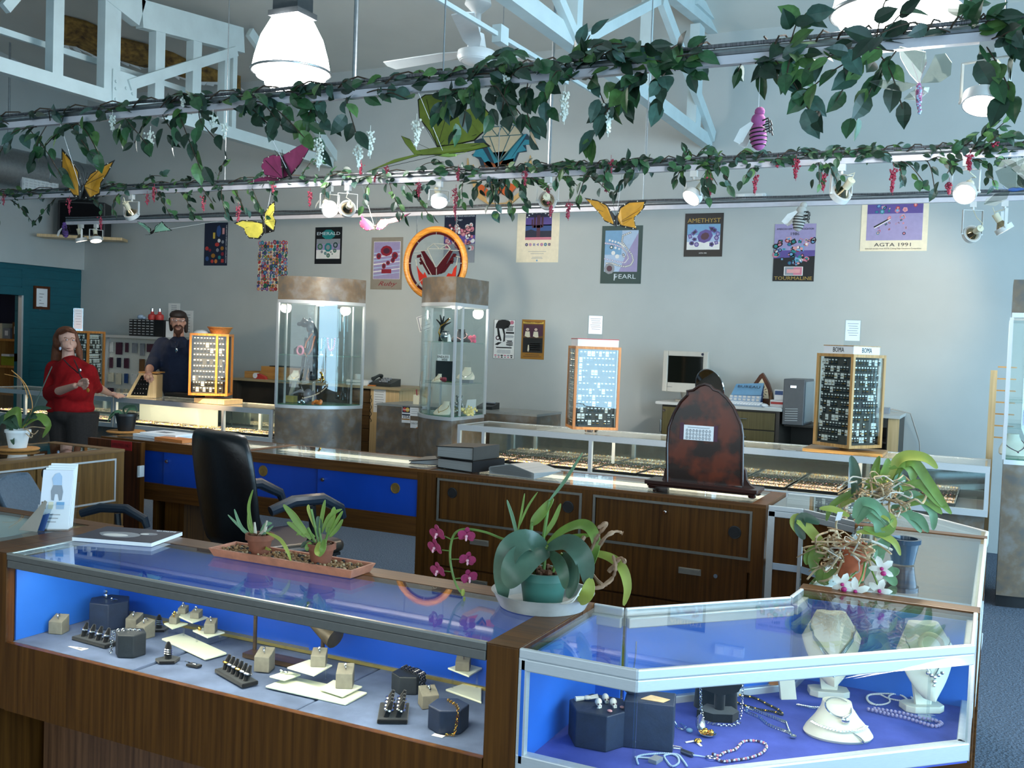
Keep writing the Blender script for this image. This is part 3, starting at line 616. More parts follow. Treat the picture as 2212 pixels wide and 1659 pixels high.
b = MB(O); b.box(LX1-.012,LX1+.001,LY0,LY1-.065,.1,.60); b.build('drawer',OAKISH,t,0)
# ---- front left corner counter (left of the long front case)
t = thing('sales_counter','front left counter with a round pale mat under its glass top','counter',(-3.6,2.3,0),'side counter units'); O = t.location.copy()
b = MB(O); b.box(-4.6,FX0-.062,2.05,2.56,.05,.905); b.build('carcass',WALNUT,t,0)
b = MB(O); b.box(-4.6,FX0-.062,2.50,2.56,.905,.921); b.box(FX0-.16,FX0-.062,2.05,2.50,.905,.921); b.box(-4.6,FX0-.16,2.05,2.07,.905,.921); b.build('top_rim',WALNUT_X,t,0)
b = MB(O); b.box(-4.6,FX0-.16,2.07,2.50,.915,.920); b.build('top_glass',GLASS,t,0)
b = MB(O); b.cyl((-3.2,2.28,.9055),(-3.2,2.28,.9085),.24,n=48); b.build('round_mat',M('pale_aqua_mat','b9cfd0',.8,0,.06,8),t)
# ---- far row of cases along y = 7.27
RY = 7.27
def far_case(label,x0,x1,zb,endx=(),mull=(),whitex=None,dep=.56):
 t = thing('jewelry_case',label,'display case',((x0+x1)/2,RY,0),'long far showcases'); O = t.location.copy()
 b = MB(O); b.box(x0+.02,x1-.02,RY+.06,RY+dep-.04,0,zb-.03); b.build('base_cabinet',LAMI,t,0)
 b = MB(O); b.box(x0,x1,RY,RY+dep,zb-.045,zb-.01); b.box(x0,x1,RY-.002,RY+.02,zb-.045,zb); b.build('bottom_rail',ALU,t,0)
 b = MB(O); b.box(x0+.01,x1-.01,RY+.02,RY+dep-.02,zb-.01,zb); b.build('deck',BLACKV,t,0)
 b = MB(O); b.box(x0,x1,RY,RY+.035,.875,.917); b.box(x0,x1,RY,RY+.02,.917,.9215); b.box(x0,x1,RY+dep-.03,RY+dep,.875,.9215); b.box(x0,x0+.02,RY+.02,RY+dep-.03,.9,.9215); b.box(x1-.02,x1,RY+.02,RY+dep-.03,.9,.9215); b.build('top_frame',ALU,t,0)
 for x in mull: b = MB(O); b.box(x-.014,x+.014,RY,RY+.03,zb,.875); b.build('mullion',ALU,t,0); b = MB(O); b.box(x-.014,x+.014,RY+dep-.03,RY+dep,zb,.875); b.build('rear_post',ALU,t,0)
 for x in (x0,x1-.028): b = MB(O); b.box(x,x+.028,RY,RY+.03,zb,.875); b.build('corner_post',ALU,t,0)
 b = MB(O); b.box(x0+.02,x1-.02,RY+.02,RY+dep-.03,.911,.918); b.build('top_glass',GLASS,t,0)
 b = MB(O); b.box(x0+.01,x1-.01,RY+.008,RY+.013,zb,.876); b.build('front_glass',GLASS,t,0)
 b = MB(O); b.box(x0+.03,(x0+x1)/2+.05,RY+dep-.03,RY+dep-.02,zb,.875); b.build('rear_door',M('mirror_door','9fb0b4',.06,.9,.03,6),t,0); b = MB(O); b.box((x0+x1)/2,x1-.03,RY+dep-.018,RY+dep-.008,zb,.875); b.build('rear_door',MATS['mirror_door'],t,0)
 if whitex: b = MB(O); b.box(whitex[0],whitex[1],RY+.3,RY+.31,zb+.02,.87); b.build('white_backing',M('white_case_backing','b4b6a8',.8,0,.03,6),t,0)
 n = max(1,int((x1-x0)/.75)); w = (x1-x0)/n
 for i in range(n): b = MB(O); b.box(x0+i*w+.06,x0+(i+1)*w-.06,RY+.04,RY+.055,.878,.892); b.build('strip_lamp',M('far_case_lamp','f2ead8',.5,0,.03,9,emit=(1,.9,.7),es=9),t,0)
 strip_light('far_case_light',((x0+x1)/2,RY+.07,.872),x1-x0-.2,.03,4*(x1-x0),(1,.88,.68),((x0+x1)/2,RY+.3,.5))
 return t
xr = lambda px,py: AY(px,py,RY).x
far_case('far showcase on the left behind the woman in red',-9.95,-8.0,.66,mull=[xr(52,865)])
far_case('far showcase of ring trays below the lit wooden earring cabinet',-7.985,-5.985,.66,mull=[xr(480,920)],whitex=(-7.95,-6.9))
far_case('long far showcase of ring trays between the middle and right glass towers',-4.03,-.02,.63,mull=[xr(1043,945),xr(1275,960),xr(1838,1010)])
# ================================================================ posters and papers on the back wall
def PM(name,h,rough=.45): return M(name,h,rough,0,.05,25)
PAL = [PM('print_'+n,h) for n,h in (('navy','1c2238'),('black','121214'),('ruby','8d1f30'),('red','c03a34'),('rose','c9788a'),('sky','6f9fc4'),('blue','2f4f86'),('teal','1f7f80'),('green','2f6b4a'),('yellow','d9b64a'),('orange','cf7a3a'),('violet','5b4a8e'),('lilac','9a90b8'),('white','e6e4e0'),('grey','8b8f96'),('cream','e8dcc0'),('pale_blue','a9bfd8'),('dark_green','123c3a'),('taupe','8e867a'),('brown','6b4a2a'),('ochre','a06d20'),('pink','d99a9a'),('plum','4a2438'))]
NAVY,BLK,RUBY,RED,ROSE,SKY,BLU,TEA,GRN,YEL,ORG,VIO,LIL,WHT,GRY,CRM,PBL,DGR,TAU,BRN,OCH,PNK,PLM = range(23)
class Poster:
 def __init__(s,label,tl,tr,bl,sheet,y=YB,cat='poster',name='poster',group='posters on the back wall',th=.004):
  a,b_,c = AY(*tl,y-.006),AY(*tr,y-.006),AY(*bl,y-.006)
  s.x0 = (a.x+c.x)/2; s.x1 = s.x0+(b_.x-a.x); s.z1 = (a.z+b_.z)/2; s.z0 = s.z1-(a.z-c.z); s.y = y-th
  s.w,s.h = s.x1-s.x0,s.z1-s.z0; s.org = V(((s.x0+s.x1)/2,y,s.z0)); s.t = thing(name,label,cat,s.org,group)
  m = MB(s.org); m.box(s.x0,s.x1,y-th,y,s.z0,s.z1); m.build('sheet',sheet,s.t,0); s.m = MB(s.org); s.lv = 0
 def P(s,u,v,k=0): return V((s.x0+u*s.w,s.y-.0004*k,s.z1-v*s.h))
 def rect(s,u0,v0,u1,v1,c,k=1): s.m.extr([s.P(u0,v0),s.P(u1,v0),s.P(u1,v1),s.P(u0,v1)],(0,-.0004*k,0),c); return s
 def poly(s,pts,c,k=1): s.m.extr([s.P(*p) for p in pts],(0,-.0004*k,0),c); return s
 def gem(s,u,v,w,c,n=8,asp=1.,rot=0.,c2=None,k=2,h=None):
  """a cut stone: outline, lighter table"""
  r = w*s.w/2; h = h or 1; pc = s.P(u,v)
  def ring(q): return [pc+V((q*r*math.cos(t)*math.cos(rot)-q*r*asp*math.sin(t)*math.sin(rot),0,q*r*math.cos(t)*math.sin(rot)+q*r*asp*math.sin(t)*math.cos(rot))) for t in [2*PI*(i+.5)/n for i in range(n)]]
  s.m.extr(ring(1),(0,-.0004*k,0),c); s.m.extr(ring(.55),(0,-.0004*(k+1),0),c2 if c2 is not None else c)
  return s
 def done(s): s.m.build('printed_picture',PAL,s.t,0); return s
 def txt(s,body,u,v,size,mat,width=None,**kw): p = s.P(u,v,4); return text(body,s.t,p-s.org,size*s.h,mat,width=width*s.w if width else None,**kw)
R3 = random.Random(11)
GOLDL = PM('gold_lettering','b09040'); PALEL = PM('pale_lettering','c9d6dc'); REDL = PM('red_lettering','8c2a34'); DARKL = PM('dark_lettering','26262e'); WHITEL = PM('white_lettering','e8e8ea')
# dark opal poster
p = Poster('dark poster of mixed opals and gems, far left of the poster row',(442,482),(492,480),(440,574),PAL[NAVY])
for u,v,w,c,n,a in ((.42,.3,.13,YEL,4,2.2),(.62,.2,.2,BLU,7,2),(.82,.2,.13,PNK,4,2.2),(.64,.42,.13,WHT,8,1),(.56,.51,.2,RED,6,.7),(.8,.45,.12,GRY,6,1),(.12,.6,.16,RED,7,.9),(.25,.64,.12,RUBY,7,.9),(.58,.64,.13,GRY,6,1),(.78,.6,.15,OCH,8,.9),(.4,.77,.19,OCH,7,.8),(.14,.84,.16,BLU,7,1),(.36,.9,.13,RED,7,1),(.52,.9,.13,ORG,8,1.1),(.67,.81,.13,TEA,7,1),(.8,.73,.13,RUBY,7,1),(.8,.89,.16,RED,4,1)): p.gem(u,v,w,c,n,a,c2=c)
p.done(); p.txt('THE NORTH AMERICAN GEM COLLECTION',.95,.5,.045,WHITEL,rot=(PI/2,PI/2,0)); 
def lines(p,u0,v0,u1,v1,n,mat=GRY,fill=.35,jit=.25,r=R3):
 h = (v1-v0)/n
 for i in range(n): e = (u1-u0)*r.uniform(0,jit)/2; p.rect(u0+e,v0+i*h,u1-e,v0+i*h+h*fill,mat,2)
# gem mosaic
p = Poster('poster packed with loose red, blue and yellow gemstones beside the left glass tower',(558,521),(621,521),(556,627),PAL[CRM])
for i in range(10):
 for j in range(15): p.gem((i+.5)/10+R3.uniform(-.02,.02),(j+.5)/15+R3.uniform(-.012,.012),R3.uniform(.085,.145),R3.choice((RUBY,RED,BLU,NAVY,TEA,GRN,VIO,ROSE,OCH,SKY,ORG,RED)),R3.choice((4,6,8,8,10)),R3.uniform(.7,1.2),R3.uniform(0,3),R3.choice((RED,SKY,GRN,ROSE,YEL,BLU,LIL)),k=2+(i+j) % 2)
p.done()
# EMERALD
p = Poster('EMERALD poster, black fading to cream with green stones',(681,491),(739,490),(679,570),PAL[BLK])
p.rect(.06,.32,.94,.86,GRY,1); p.rect(.06,.46,.94,.86,LIL,2); p.rect(.06,.62,.94,.86,WHT,3)
p.gem(.5,.2,.5,TEA,8,.62,c2=TEA,k=3)
for u,v,w,c in ((.2,.53,.2,GRN),(.5,.55,.28,TEA),(.77,.49,.18,DGR),(.75,.64,.13,GRN),(.27,.67,.09,GRY),(.4,.71,.1,TEA),(.51,.77,.14,GRN),(.61,.68,.05,DGR),(.66,.73,.05,GRN)): p.gem(u,v,w,c,8,1,c2=GRY,k=5)
p.done(); p.txt('EMERALD',.5,.18,.12,PALEL,.86)
# Ruby
p = Poster('grey bordered Ruby poster with red stones arranged as a question mark',(803,513),(871,512),(799,625),PAL[TAU])
p.rect(.08,.08,.93,.80,WHT,1); p.rect(.09,.088,.92,.795,LIL,2)
for i in range(7): p.poly([(.09,.30+.07*i),(.92,.24+.07*i),(.92,.255+.07*i),(.09,.325+.07*i)],WHT if i % 2 else PBL,3)
for u,v,w,n,a in ((.49,.26,.38,10,.75),(.25,.36,.16,10,1.1),(.76,.35,.2,10,1),(.7,.44,.14,9,1),(.55,.49,.13,9,.95),(.42,.55,.13,9,1.2)): p.gem(u,v,w,RUBY,n,a,c2=PLM,k=4)
p.rect(.35,.61,.66,.69,RUBY,5); p.done(); p.txt('Ruby',.52,.89,.12,REDL,.6,italic=.45)
# AMERICAN GEM TRADE ASSOCIATION pink gems
p = Poster('AMERICAN GEM TRADE ASSOCIATION poster of pink stones behind the hanging ring',(961,460),(1028,459),(957,567),PAL[NAVY])
p.rect(0,.62,1,1,GRY,1); p.rect(0,.45,1,.62,VIO,1)
for i in range(75): u,v = R3.uniform(.04,.96),R3.uniform(.24,.72); p.gem(u,v,R3.uniform(.07,.16),R3.choice((RUBY,ROSE,PNK,PLM,ROSE,WHT)),R3.choice((6,8,10)),R3.uniform(.8,1.1),R3.uniform(0,3),R3.choice((PNK,ROSE,WHT)),k=2+i % 3)
p.done(); p.txt('AMERICAN GEM TRADE ASSOCIATION',.5,.07,.05,WHITEL,.94); p.txt('1987',.5,.15,.045,WHITEL,.14)
# cactus moons
p = Poster('cream poster of a saguaro under a night sky with a row of gems',(1118,455),(1209,452),(1115,567),PAL[CRM])
p.rect(.2,.0,.82,.57,NAVY,1); p.rect(.2,.14,.82,.3,VIO,2); p.rect(.2,.28,.82,.4,BLU,2); p.poly([(.2,.40),(.34,.37),(.5,.42),(.66,.40),(.82,.44),(.82,.52),(.2,.52)],NAVY,3); p.rect(.2,.52,.82,.57,ROSE,3)
for u,v0,v1,w in ((.51,.1,.52,.085),(.42,.14,.34,.05),(.6,.13,.33,.05),(.36,.18,.30,.035)): p.rect(u-w/2,v0,u+w/2,v1,PLM,4)
p.rect(.36,.29,.6,.34,PLM,4)
for i in range(8): a = PI*(i+.5)/8; p.gem(.51-.28*math.cos(a),.16-.11*math.sin(a),.035,WHT,10,1,k=5)
for i,c in enumerate((NAVY,PNK,GRY,VIO,ROSE,TEA,PLM)): p.gem(.24+.09*i,.66,.075,c,(6,8,4,3,8,10,4)[i],1,k=2,c2=LIL)
lines(p,.24,.79,.76,.81,1); lines(p,.32,.83,.68,.85,1); lines(p,.36,.9,.64,.94,2); p.gem(.5,.965,.04,SKY,10,1); p.done()
# PEARL
p = Poster('dark green PEARL poster with strings of pearls on blue',(1299,489),(1387,486),(1298,613),PAL[DGR])
p.rect(.085,.08,.9,.795,PBL,1); p.rect(.085,.08,.5,.5,SKY,2); p.poly([(.9,.12),(.9,.795),(.45,.795),(.62,.5)],LIL,3)
def chain(p,pts,n,w,c,c2,k):
 for i in range(n):
  t = i/(n-1)*(len(pts)-1); j = min(int(t),len(pts)-2); f = t-j; p.gem(pts[j][0]+(pts[j+1][0]-pts[j][0])*f,pts[j][1]+(pts[j+1][1]-pts[j][1])*f,w,c,8,1,0,c2,k)
chain(p,[(.7,.12),(.52,.17),(.5,.28),(.62,.38),(.76,.5),(.8,.6),(.74,.68),(.6,.71),(.4,.68),(.28,.65),(.14,.65)],40,.055,GRY,WHT,5)
chain(p,[(.1,.3),(.3,.32),(.5,.37),(.62,.45),(.68,.56),(.6,.64),(.4,.62),(.1,.57)],34,.05,LIL,WHT,6)
chain(p,[(.2,.25),(.45,.3),(.55,.36)],8,.05,WHT,WHT,6)
for u,v,w,c in ((.25,.37,.09,DGR),(.35,.38,.06,WHT),(.44,.4,.05,WHT),(.3,.47,.1,WHT),(.4,.53,.1,WHT),(.55,.5,.06,NAVY),(.57,.53,.06,GRY),(.22,.74,.26,GRY)): p.gem(u,v,w,c,9,1,c2=WHT if w < .2 else PLM,k=7)
p.done(); p.txt('PEARL',.61,.88,.11,PALEL,.52); p.txt('P',.38,.895,.17,PALEL,.1)
# AMETHYST
p = Poster('black AMETHYST poster with a large square purple stone',(1479,461),(1562,460),(1478,554),PAL[BLK])
p.rect(.07,.25,.93,.84,SKY,1); p.rect(.07,.5,.93,.84,PBL,2); p.rect(.07,.66,.93,.84,WHT,3)
p.gem(.54,.53,.42,VIO,8,.8,PI/8,PLM,k=4)
for u,v,w,n,a,r in ((.26,.44,.22,4,.6,.7),(.15,.53,.13,4,1.2,.3),(.27,.6,.14,5,.8,0),(.2,.69,.14,8,.8,0),(.33,.72,.13,8,1,0),(.7,.36,.2,3,.9,1.5),(.78,.4,.14,6,1,0),(.87,.48,.12,5,1.2,0),(.84,.57,.13,6,1.1,.5),(.84,.68,.13,4,1,.3),(.72,.72,.14,5,1,.6)): p.gem(u,v,w,VIO,n,a,r,LIL if w < .14 else NAVY,k=5)
p.done(); p.txt('AMETHYST',.5,.17,.14,GOLDL,.86); p.txt('AGTA 1990',.5,.92,.04,WHITEL,.2)
# TOURMALINE
p = Poster('lilac and black TOURMALINE 1986 poster below the hanging bee',(1673,484),(1762,483),(1670,607),PAL[BLK])
p.rect(0,0,1,.46,LIL,1); p.poly([(0,.46),(1,.46),(1,.56),(0,.6)],VIO,1)
for i in range(58):
 v = R3.uniform(.24,.70); wd_ = .5 if v < .55 else .5-(v-.55)*2.2
 p.gem(.5+R3.uniform(-wd_,wd_)*.94,v,R3.uniform(.08,.18),R3.choice((TEA,SKY,RUBY,ROSE,PNK,BLK,NAVY,BLU,PNK)),R3.choice((4,4,6,8,10)),R3.uniform(.5,1.1),R3.uniform(-.5,.5),R3.choice((SKY,PNK,WHT,TEA,ROSE)),k=3+i % 3)
p.rect(.27,.745,.73,.90,WHT,2); p.rect(.29,.755,.5,.89,GRY,3); p.rect(.5,.755,.71,.89,ROSE,3); p.rect(.34,.79,.66,.855,PNK,4); p.done()
p.txt('AMERICAN GEM TRADE ASSOCIATION',.5,.09,.045,DARKL,.9); p.txt('1986',.49,.175,.075,DARKL,.2); p.txt('TOURMALINE',.5,.95,.085,GOLDL,.92)
# AGTA 1991
p = Poster('large cream AGTA 1991 poster with loose gems on slate blue',(1859,429),(2004,424),(1861,543),PAL[CRM])
p.rect(.085,.02,.92,.80,LIL,1); p.rect(.09,.025,.915,.795,VIO,2); p.rect(.09,.3,.915,.795,LIL,3)
for i in range(26):
 a = R3.uniform(0,1); p.gem(R3.uniform(.18,.84) if i < 14 else R3.uniform(.25,.68),R3.uniform(.1,.4) if i < 14 else R3.uniform(.42,.68),R3.uniform(.06,.10) if i < 14 else R3.uniform(.035,.055),R3.choice((TEA,NAVY,ROSE,PLM,PNK,BLU,RED)),R3.choice((4,5,6,8)),R3.uniform(.6,1),R3.uniform(0,3),R3.choice((TEA,PNK,SKY,ROSE)),k=5+i % 3)
p.poly([(.19,.54),(.43,.38),(.45,.41),(.21,.57)],BLK,7); p.poly([(.2,.565),(.44,.4),(.45,.41),(.21,.575)],WHT,8); p.done()
p.txt('AGTA 1991',.5,.885,.095,DARKL,.55); p.txt('Selected winners from AGTA Cutting Edge Gemstone Competition',.5,.955,.036,DARKL,.84)
# small posters, camel-legged bird and ochre theatre bill
p = Poster('white festival poster of a black ostrich body on long legs',(1068,690),(1114,691),(1064,774),PAL[WHT])
p.rect(0,0,1,.006,BLK,1); p.rect(0,.994,1,1,BLK,1); p.rect(0,0,.012,1,BLK,1); p.rect(.988,0,1,1,BLK,1)
p.poly([(.1,.12),(.2,.02),(.45,.0),(.68,.02),(.78,.06),(.88,.03),(.9,.07),(.76,.12),(.68,.2),(.5,.24),(.3,.23),(.08,.22)],BLK,2)
p.poly([(.15,.22),(.24,.22),(.3,.38),(.38,.53),(.33,.56),(.2,.42)],BLK,3); p.poly([(.38,.22),(.48,.22),(.54,.36),(.54,.55),(.46,.57),(.47,.38)],BLK,3); p.poly([(.06,.64),(.22,.58),(.4,.58),(.2,.66)],BLK,3)
p.gem(.84,.07,.18,ROSE,12,.9,k=4); p.gem(.2,.47,.2,PLM,14,1,k=3,c2=WHT)
lines(p,.55,.16,.95,.3,4,BLK,.5); lines(p,.55,.31,.97,.36,1,BLK,.9); lines(p,.5,.4,.97,.46,3,GRY,.6); lines(p,.6,.53,.92,.67,3,BLK,.6); lines(p,.06,.7,.94,.75,1,BLK,.6); lines(p,.1,.78,.9,.88,3,GRY,.4)
for i in range(6): p.rect(.06+.15*i,.9,.17+.15*i,.93,(ROSE,GRY,BLK)[i % 3],2); p.rect(.08+.15*i,.945,.16+.15*i,.975,(GRY,ROSE,BLK)[i % 3],2)
p.done(); p.txt('Enter\nThe\nBuggie',.77,.6,.05,DARKL)
p = Poster('ochre theatre bill showing two pale figures in the dark',(1127,691),(1177,690),(1125,776),PAL[OCH])
p.rect(.06,.1,.94,.84,BRN,1); p.rect(.08,.13,.92,.44,PLM,2); p.rect(.08,.44,.92,.83,BLK,2); p.poly([(.08,.42),(.5,.45),(.92,.40),(.92,.46),(.08,.46)],BRN,3)
p.poly([(.06,.05),(.3,.08),(.5,.06),(.7,.09),(.94,.05),(.94,.1),(.06,.1)],YEL,3)
for u,v in ((.26,.3),(.62,.3)): p.gem(u,v-.05,.13,CRM,10,.8,k=4,c2=PNK); p.poly([(u-.12,v+.12),(u-.09,v),(u+.09,v),(u+.12,v+.14),(u+.02,v+.15)],CRM,4)
p.poly([(.3,.64),(.34,.64),(.36,.76),(.32,.82),(.28,.78)],CRM,4); lines(p,.35,.6,.85,.8,4,BRN,.4); lines(p,.1,.88,.9,.97,2,BRN,.4); p.done(); p.txt('SIDESHOW',.5,.07,.05,DARKL,.8)
# notices
p = Poster('small bordered notice pinned askew behind the middle glass tower',(900,686),(932,672),(912,720),PAL[WHT],group='notices on the back wall',cat='notice',name='wall_notice')
for a in ((.07,.05,.93,.1),(.07,.9,.93,.95),(.07,.05,.13,.95),(.87,.05,.93,.95)): p.rect(*a,GRY,1)
p.done(); p.txt('Ask\nabout\nLayaway',.5,.5,.17,DARKL,.6); p.t.rotation_euler = (0,-.3,0)
p = Poster('plain white notice taped to the wall behind the man, upper sheet',(363,655),(388,655),(363,696),PAL[WHT],group='notices on the back wall',cat='notice',name='wall_notice'); lines(p,.25,.12,.75,.5,4,GRY,.3); p.done()
p = Poster('plain white notice on the wall right of the bearded man, lower sheet',(389,671),(416,671),(390,728),PAL[WHT],group='notices on the back wall',cat='notice',name='wall_notice'); lines(p,.2,.15,.8,.9,7,GRY,.2); p.done()
p = Poster('pale wall mounted emergency light box above the far track rail',(1592,420),(1655,419),(1592,441),WHITEPAINT,group=None,cat='light box',name='emergency_light',th=.06)
p.m.box(p.x0+.02,p.x0+.09,p.y-.02,p.y,p.z0+.01,p.z1-.01,WHT); p.m.box(p.x1-.09,p.x1-.02,p.y-.02,p.y,p.z0+.01,p.z1-.01,WHT); p.m.build('lamp_heads',PAL,p.t,0)
# framed certificate on the teal wall
a,b_,c = AX(73,617,XL+.01),AX(107,618,XL+.01),AX(72,667,XL+.01)
o = V((XL,(a.y+b_.y)/2,c.z)); t = thing('framed_certificate','wood framed certificate on the teal wall beside the doorway','certificate',o)
m = MB(o); y0,y1,z0,z1 = a.y,b_.y,c.z,a.z
for q in ((y0,y1,z0,z0+.03),(y0,y1,z1-.03,z1),(y0,y0+.03,z0,z1),(y1-.03,y1,z0,z1)): m.box(XL,XL+.025,*q)
m.build('picture_frame',MAHOG,t,0); m = MB(o); m.box(XL,XL+.012,y0+.03,y1-.03,z0+.03,z1-.03); m.build('paper',WHITEP,t,0)
m = MB(o)
for i in range(6): m.box(XL+.012,XL+.0128,y0+.08,y1-.08-.02*(i % 3),z1-.1-i*.04,z1-.093-i*.04)
m.build('printing',GREYINK,t,0)
# painted diamond relief on the wall
def wallpoly(o,pts,d,y=YB-.0): return [AY(*p,y-d) for p in pts]
o = AY(1075,440,YB); o.y = YB; t = thing('diamond_relief','painted wooden diamond and flame emblem on the wall above the posters','wall emblem',o)
def relief(name,shapes,base,th,mats):
 base += .004
 m = MB(o)
 for k,(pts,c) in enumerate(shapes): m.extr([AY(x,y,YB-base) for x,y in pts],(0,-th,0),c)
 m.build(name,mats,t,0)
RELM = [PM('relief_sand','b5ac92'),PM('relief_teal','2b7f92'),PM('relief_navy','223a4a'),PM('relief_rust','8a4a24'),PM('relief_amber','c79a3a'),PM('relief_orange','c85a24'),PM('relief_line','2f5f66'),PM('relief_tan','c9a46c')]
relief('backing_panel',[([(1040,300),(1140,290),(1158,315),(1136,312),(1138,328),(1122,330),(1105,370),(1095,400),(1075,425),(1055,400),(1036,345),(1020,335),(1030,330),(1026,305)],2)],.0,.02,RELM)
relief('side_bars',[([(1048,305),(1060,300),(1078,350),(1085,362),(1083,372),(1074,364)],1),([(1128,292),(1138,290),(1090,366),(1080,358)],1),([(1135,302),(1150,303),(1146,312),(1130,314),(1138,325),(1118,330),(1104,360),(1098,352)],1),([(1030,322),(1044,322),(1066,360),(1060,368),(1040,340),(1022,338)],1),([(1046,352),(1056,348),(1068,354),(1078,350),(1090,347),(1104,344),(1112,342),(1100,372),(1096,398),(1076,420),(1062,398)],3),([(1060,385),(1090,385),(1076,416)],5)],.02,.012,RELM)
relief('diamond_face',[([(1042,296),(1060,275),(1112,270),(1130,291),(1078,350)],0),([(1064,330),(1096,327),(1078,350)],4)],.032,.012,RELM)
m = MB(o)
for a,b_ in (((1042,296),(1130,291)),((1058,295),(1078,350)),((1102,292),(1078,350)),((1060,275),(1075,294)),((1112,270),(1098,292)),((1084,273),(1075,294)),((1084,273),(1098,292)),((1042,296),(1060,275)),((1112,270),(1130,291)),((1042,296),(1078,350)),((1130,291),(1078,350)),((1060,275),(1112,270))): m.beam(AY(*a,YB-.046),AY(*b_,YB-.046),.008,.012,up=(0,1,0))
m.build('facet_lines',RELM[6],t,0)
relief('flame',[([(1012,342),(1014,360),(1020,362),(1024,356),(1026,366),(1024,374),(1040,420),(1070,440),(1095,438),(1125,415),(1138,385),(1132,370),(1131,360),(1137,350),(1140,352),(1138,358),(1144,352),(1147,336),(1150,356),(1143,385),(1132,418),(1100,446),(1066,448),(1034,428),(1016,380),(1010,365)],7)],.0,.025,RELM)
relief('ember',[([(1030,396),(1044,400),(1056,412),(1066,430),(1040,420)],5),([(1088,400),(1104,396),(1118,402),(1098,425),(1084,420)],5)],.025,.01,RELM)
# ================================================================ hanging stained glass ring
RY3 = TRK[2]; rc = V((-4.6,RY3,2.305)); RRAD = .335
t = thing('stained_glass_ring','round stained glass panel in an orange wood hoop hanging by chains','stained glass',rc); m = MB(rc)
HOOP = wood('orange_wood_hoop','b86f22','e09a3e','x',.35); DKRED = M('dark_red_glass','3d0f14',.15,0,.1,9); REDG = M('red_glass','a82a1c',.2,0,.2,9); LEAD = M('lead_came','c8c6b8',.4,.6,.1,40)
m.tube([rc+V((math.cos(a)*(RRAD-.03),0,math.sin(a)*(RRAD-.03))) for a in [2*PI*i/56 for i in range(56)]],.028,10,None,True); m.build('wood_hoop',HOOP,t)
m = MB(rc)
for i in range(8):
 aa = [2*PI*(i+.02+.96*k/6)/8 for k in range(7)]
 m.extr([rc+V((math.cos(a)*.285,0,math.sin(a)*.285)) for a in aa]+[rc+V((math.cos(a)*.258,0,math.sin(a)*.258)) for a in aa[::-1]],(0,.006,0))
m.build('dark_red_border',DKRED,t,0)
m = MB(rc); m.cyl(rc+V((0,.002,0)),rc+V((0,.005,0)),.26,n=48); m.build('clear_panel',glassmat('clear_stained_panel',(.93,.95,.95),.03,6),t,0)
def rp(px,py): q = AY(px,py,RY3-.002); return q
m = MB(rc)
for pts in ([(909,543),(916,542),(943,580),(943,594),(930,594)],[(978,541),(970,541),(943,578),(943,594),(954,590)],[(910,553),(906,560),(925,593),(932,593)],[(977,551),(980,560),(960,588),(951,592)],[(901,551),(909,549),(909,556),(900,557)],[(978,548),(985,548),(986,555),(977,556)],[(905,566),(911,565),(914,570),(908,572)],[(972,563),(980,563),(977,570),(970,570)]): m.extr([rp(*q) for q in pts],(0,.008,0))
m.build('dark_red_chevron',DKRED,t,0)
m = MB(rc)
for pts in ([(900,574),(906,585),(914,594),(917,588),(924,604),(930,615),(940,622),(930,632),(915,622),(905,605)],[(986,573),(980,580),(976,592),(968,590),(962,600),(952,616),(942,624),(956,630),(975,615),(984,596)]): m.extr([rp(*q) for q in pts],(0,.008,0))
m.build('red_flame',REDG,t,0)
m = MB(rc)
for a,b_ in (((923,537),(937,526)),((937,526),(966,528)),((966,528),(973,538)),((923,537),(941,577)),((973,538),(943,577)),((923,537),(973,538)),((937,526),(950,538)),((966,528),(950,538)),((895,543),(923,541)),((893,550),(903,550)),((974,541),(992,541)),((985,553),(994,556)),((900,574),(898,560)),((986,573),(989,556)),((900,618),(912,604)),((943,580),(943,594)),((910,555),(932,594))): m.beam(rp(*a),rp(*b_),.005,.008,up=(0,1,0))
m.build('lead_lines',LEAD,t,0)
def chain_links(m,a,b,n,r=.007):
 a,b = V(a),V(b)
 for i in range(n): c_ = a.lerp(b,(i+.5)/n); m.torus(c_,r,.0016,(1,0,0) if i % 2 else (0,1,0),8,4)
for s,(px,py) in ((-1,(895,520)),(1,(996,520))):
 q = AY(px,py,RY3); q = rc+V((s*.20,0,.235)); m = MB(rc); chain_links(m,q,(q.x+s*.01,RY3,TZ+.02),22); m.build('hanging_chain',STEEL,t)
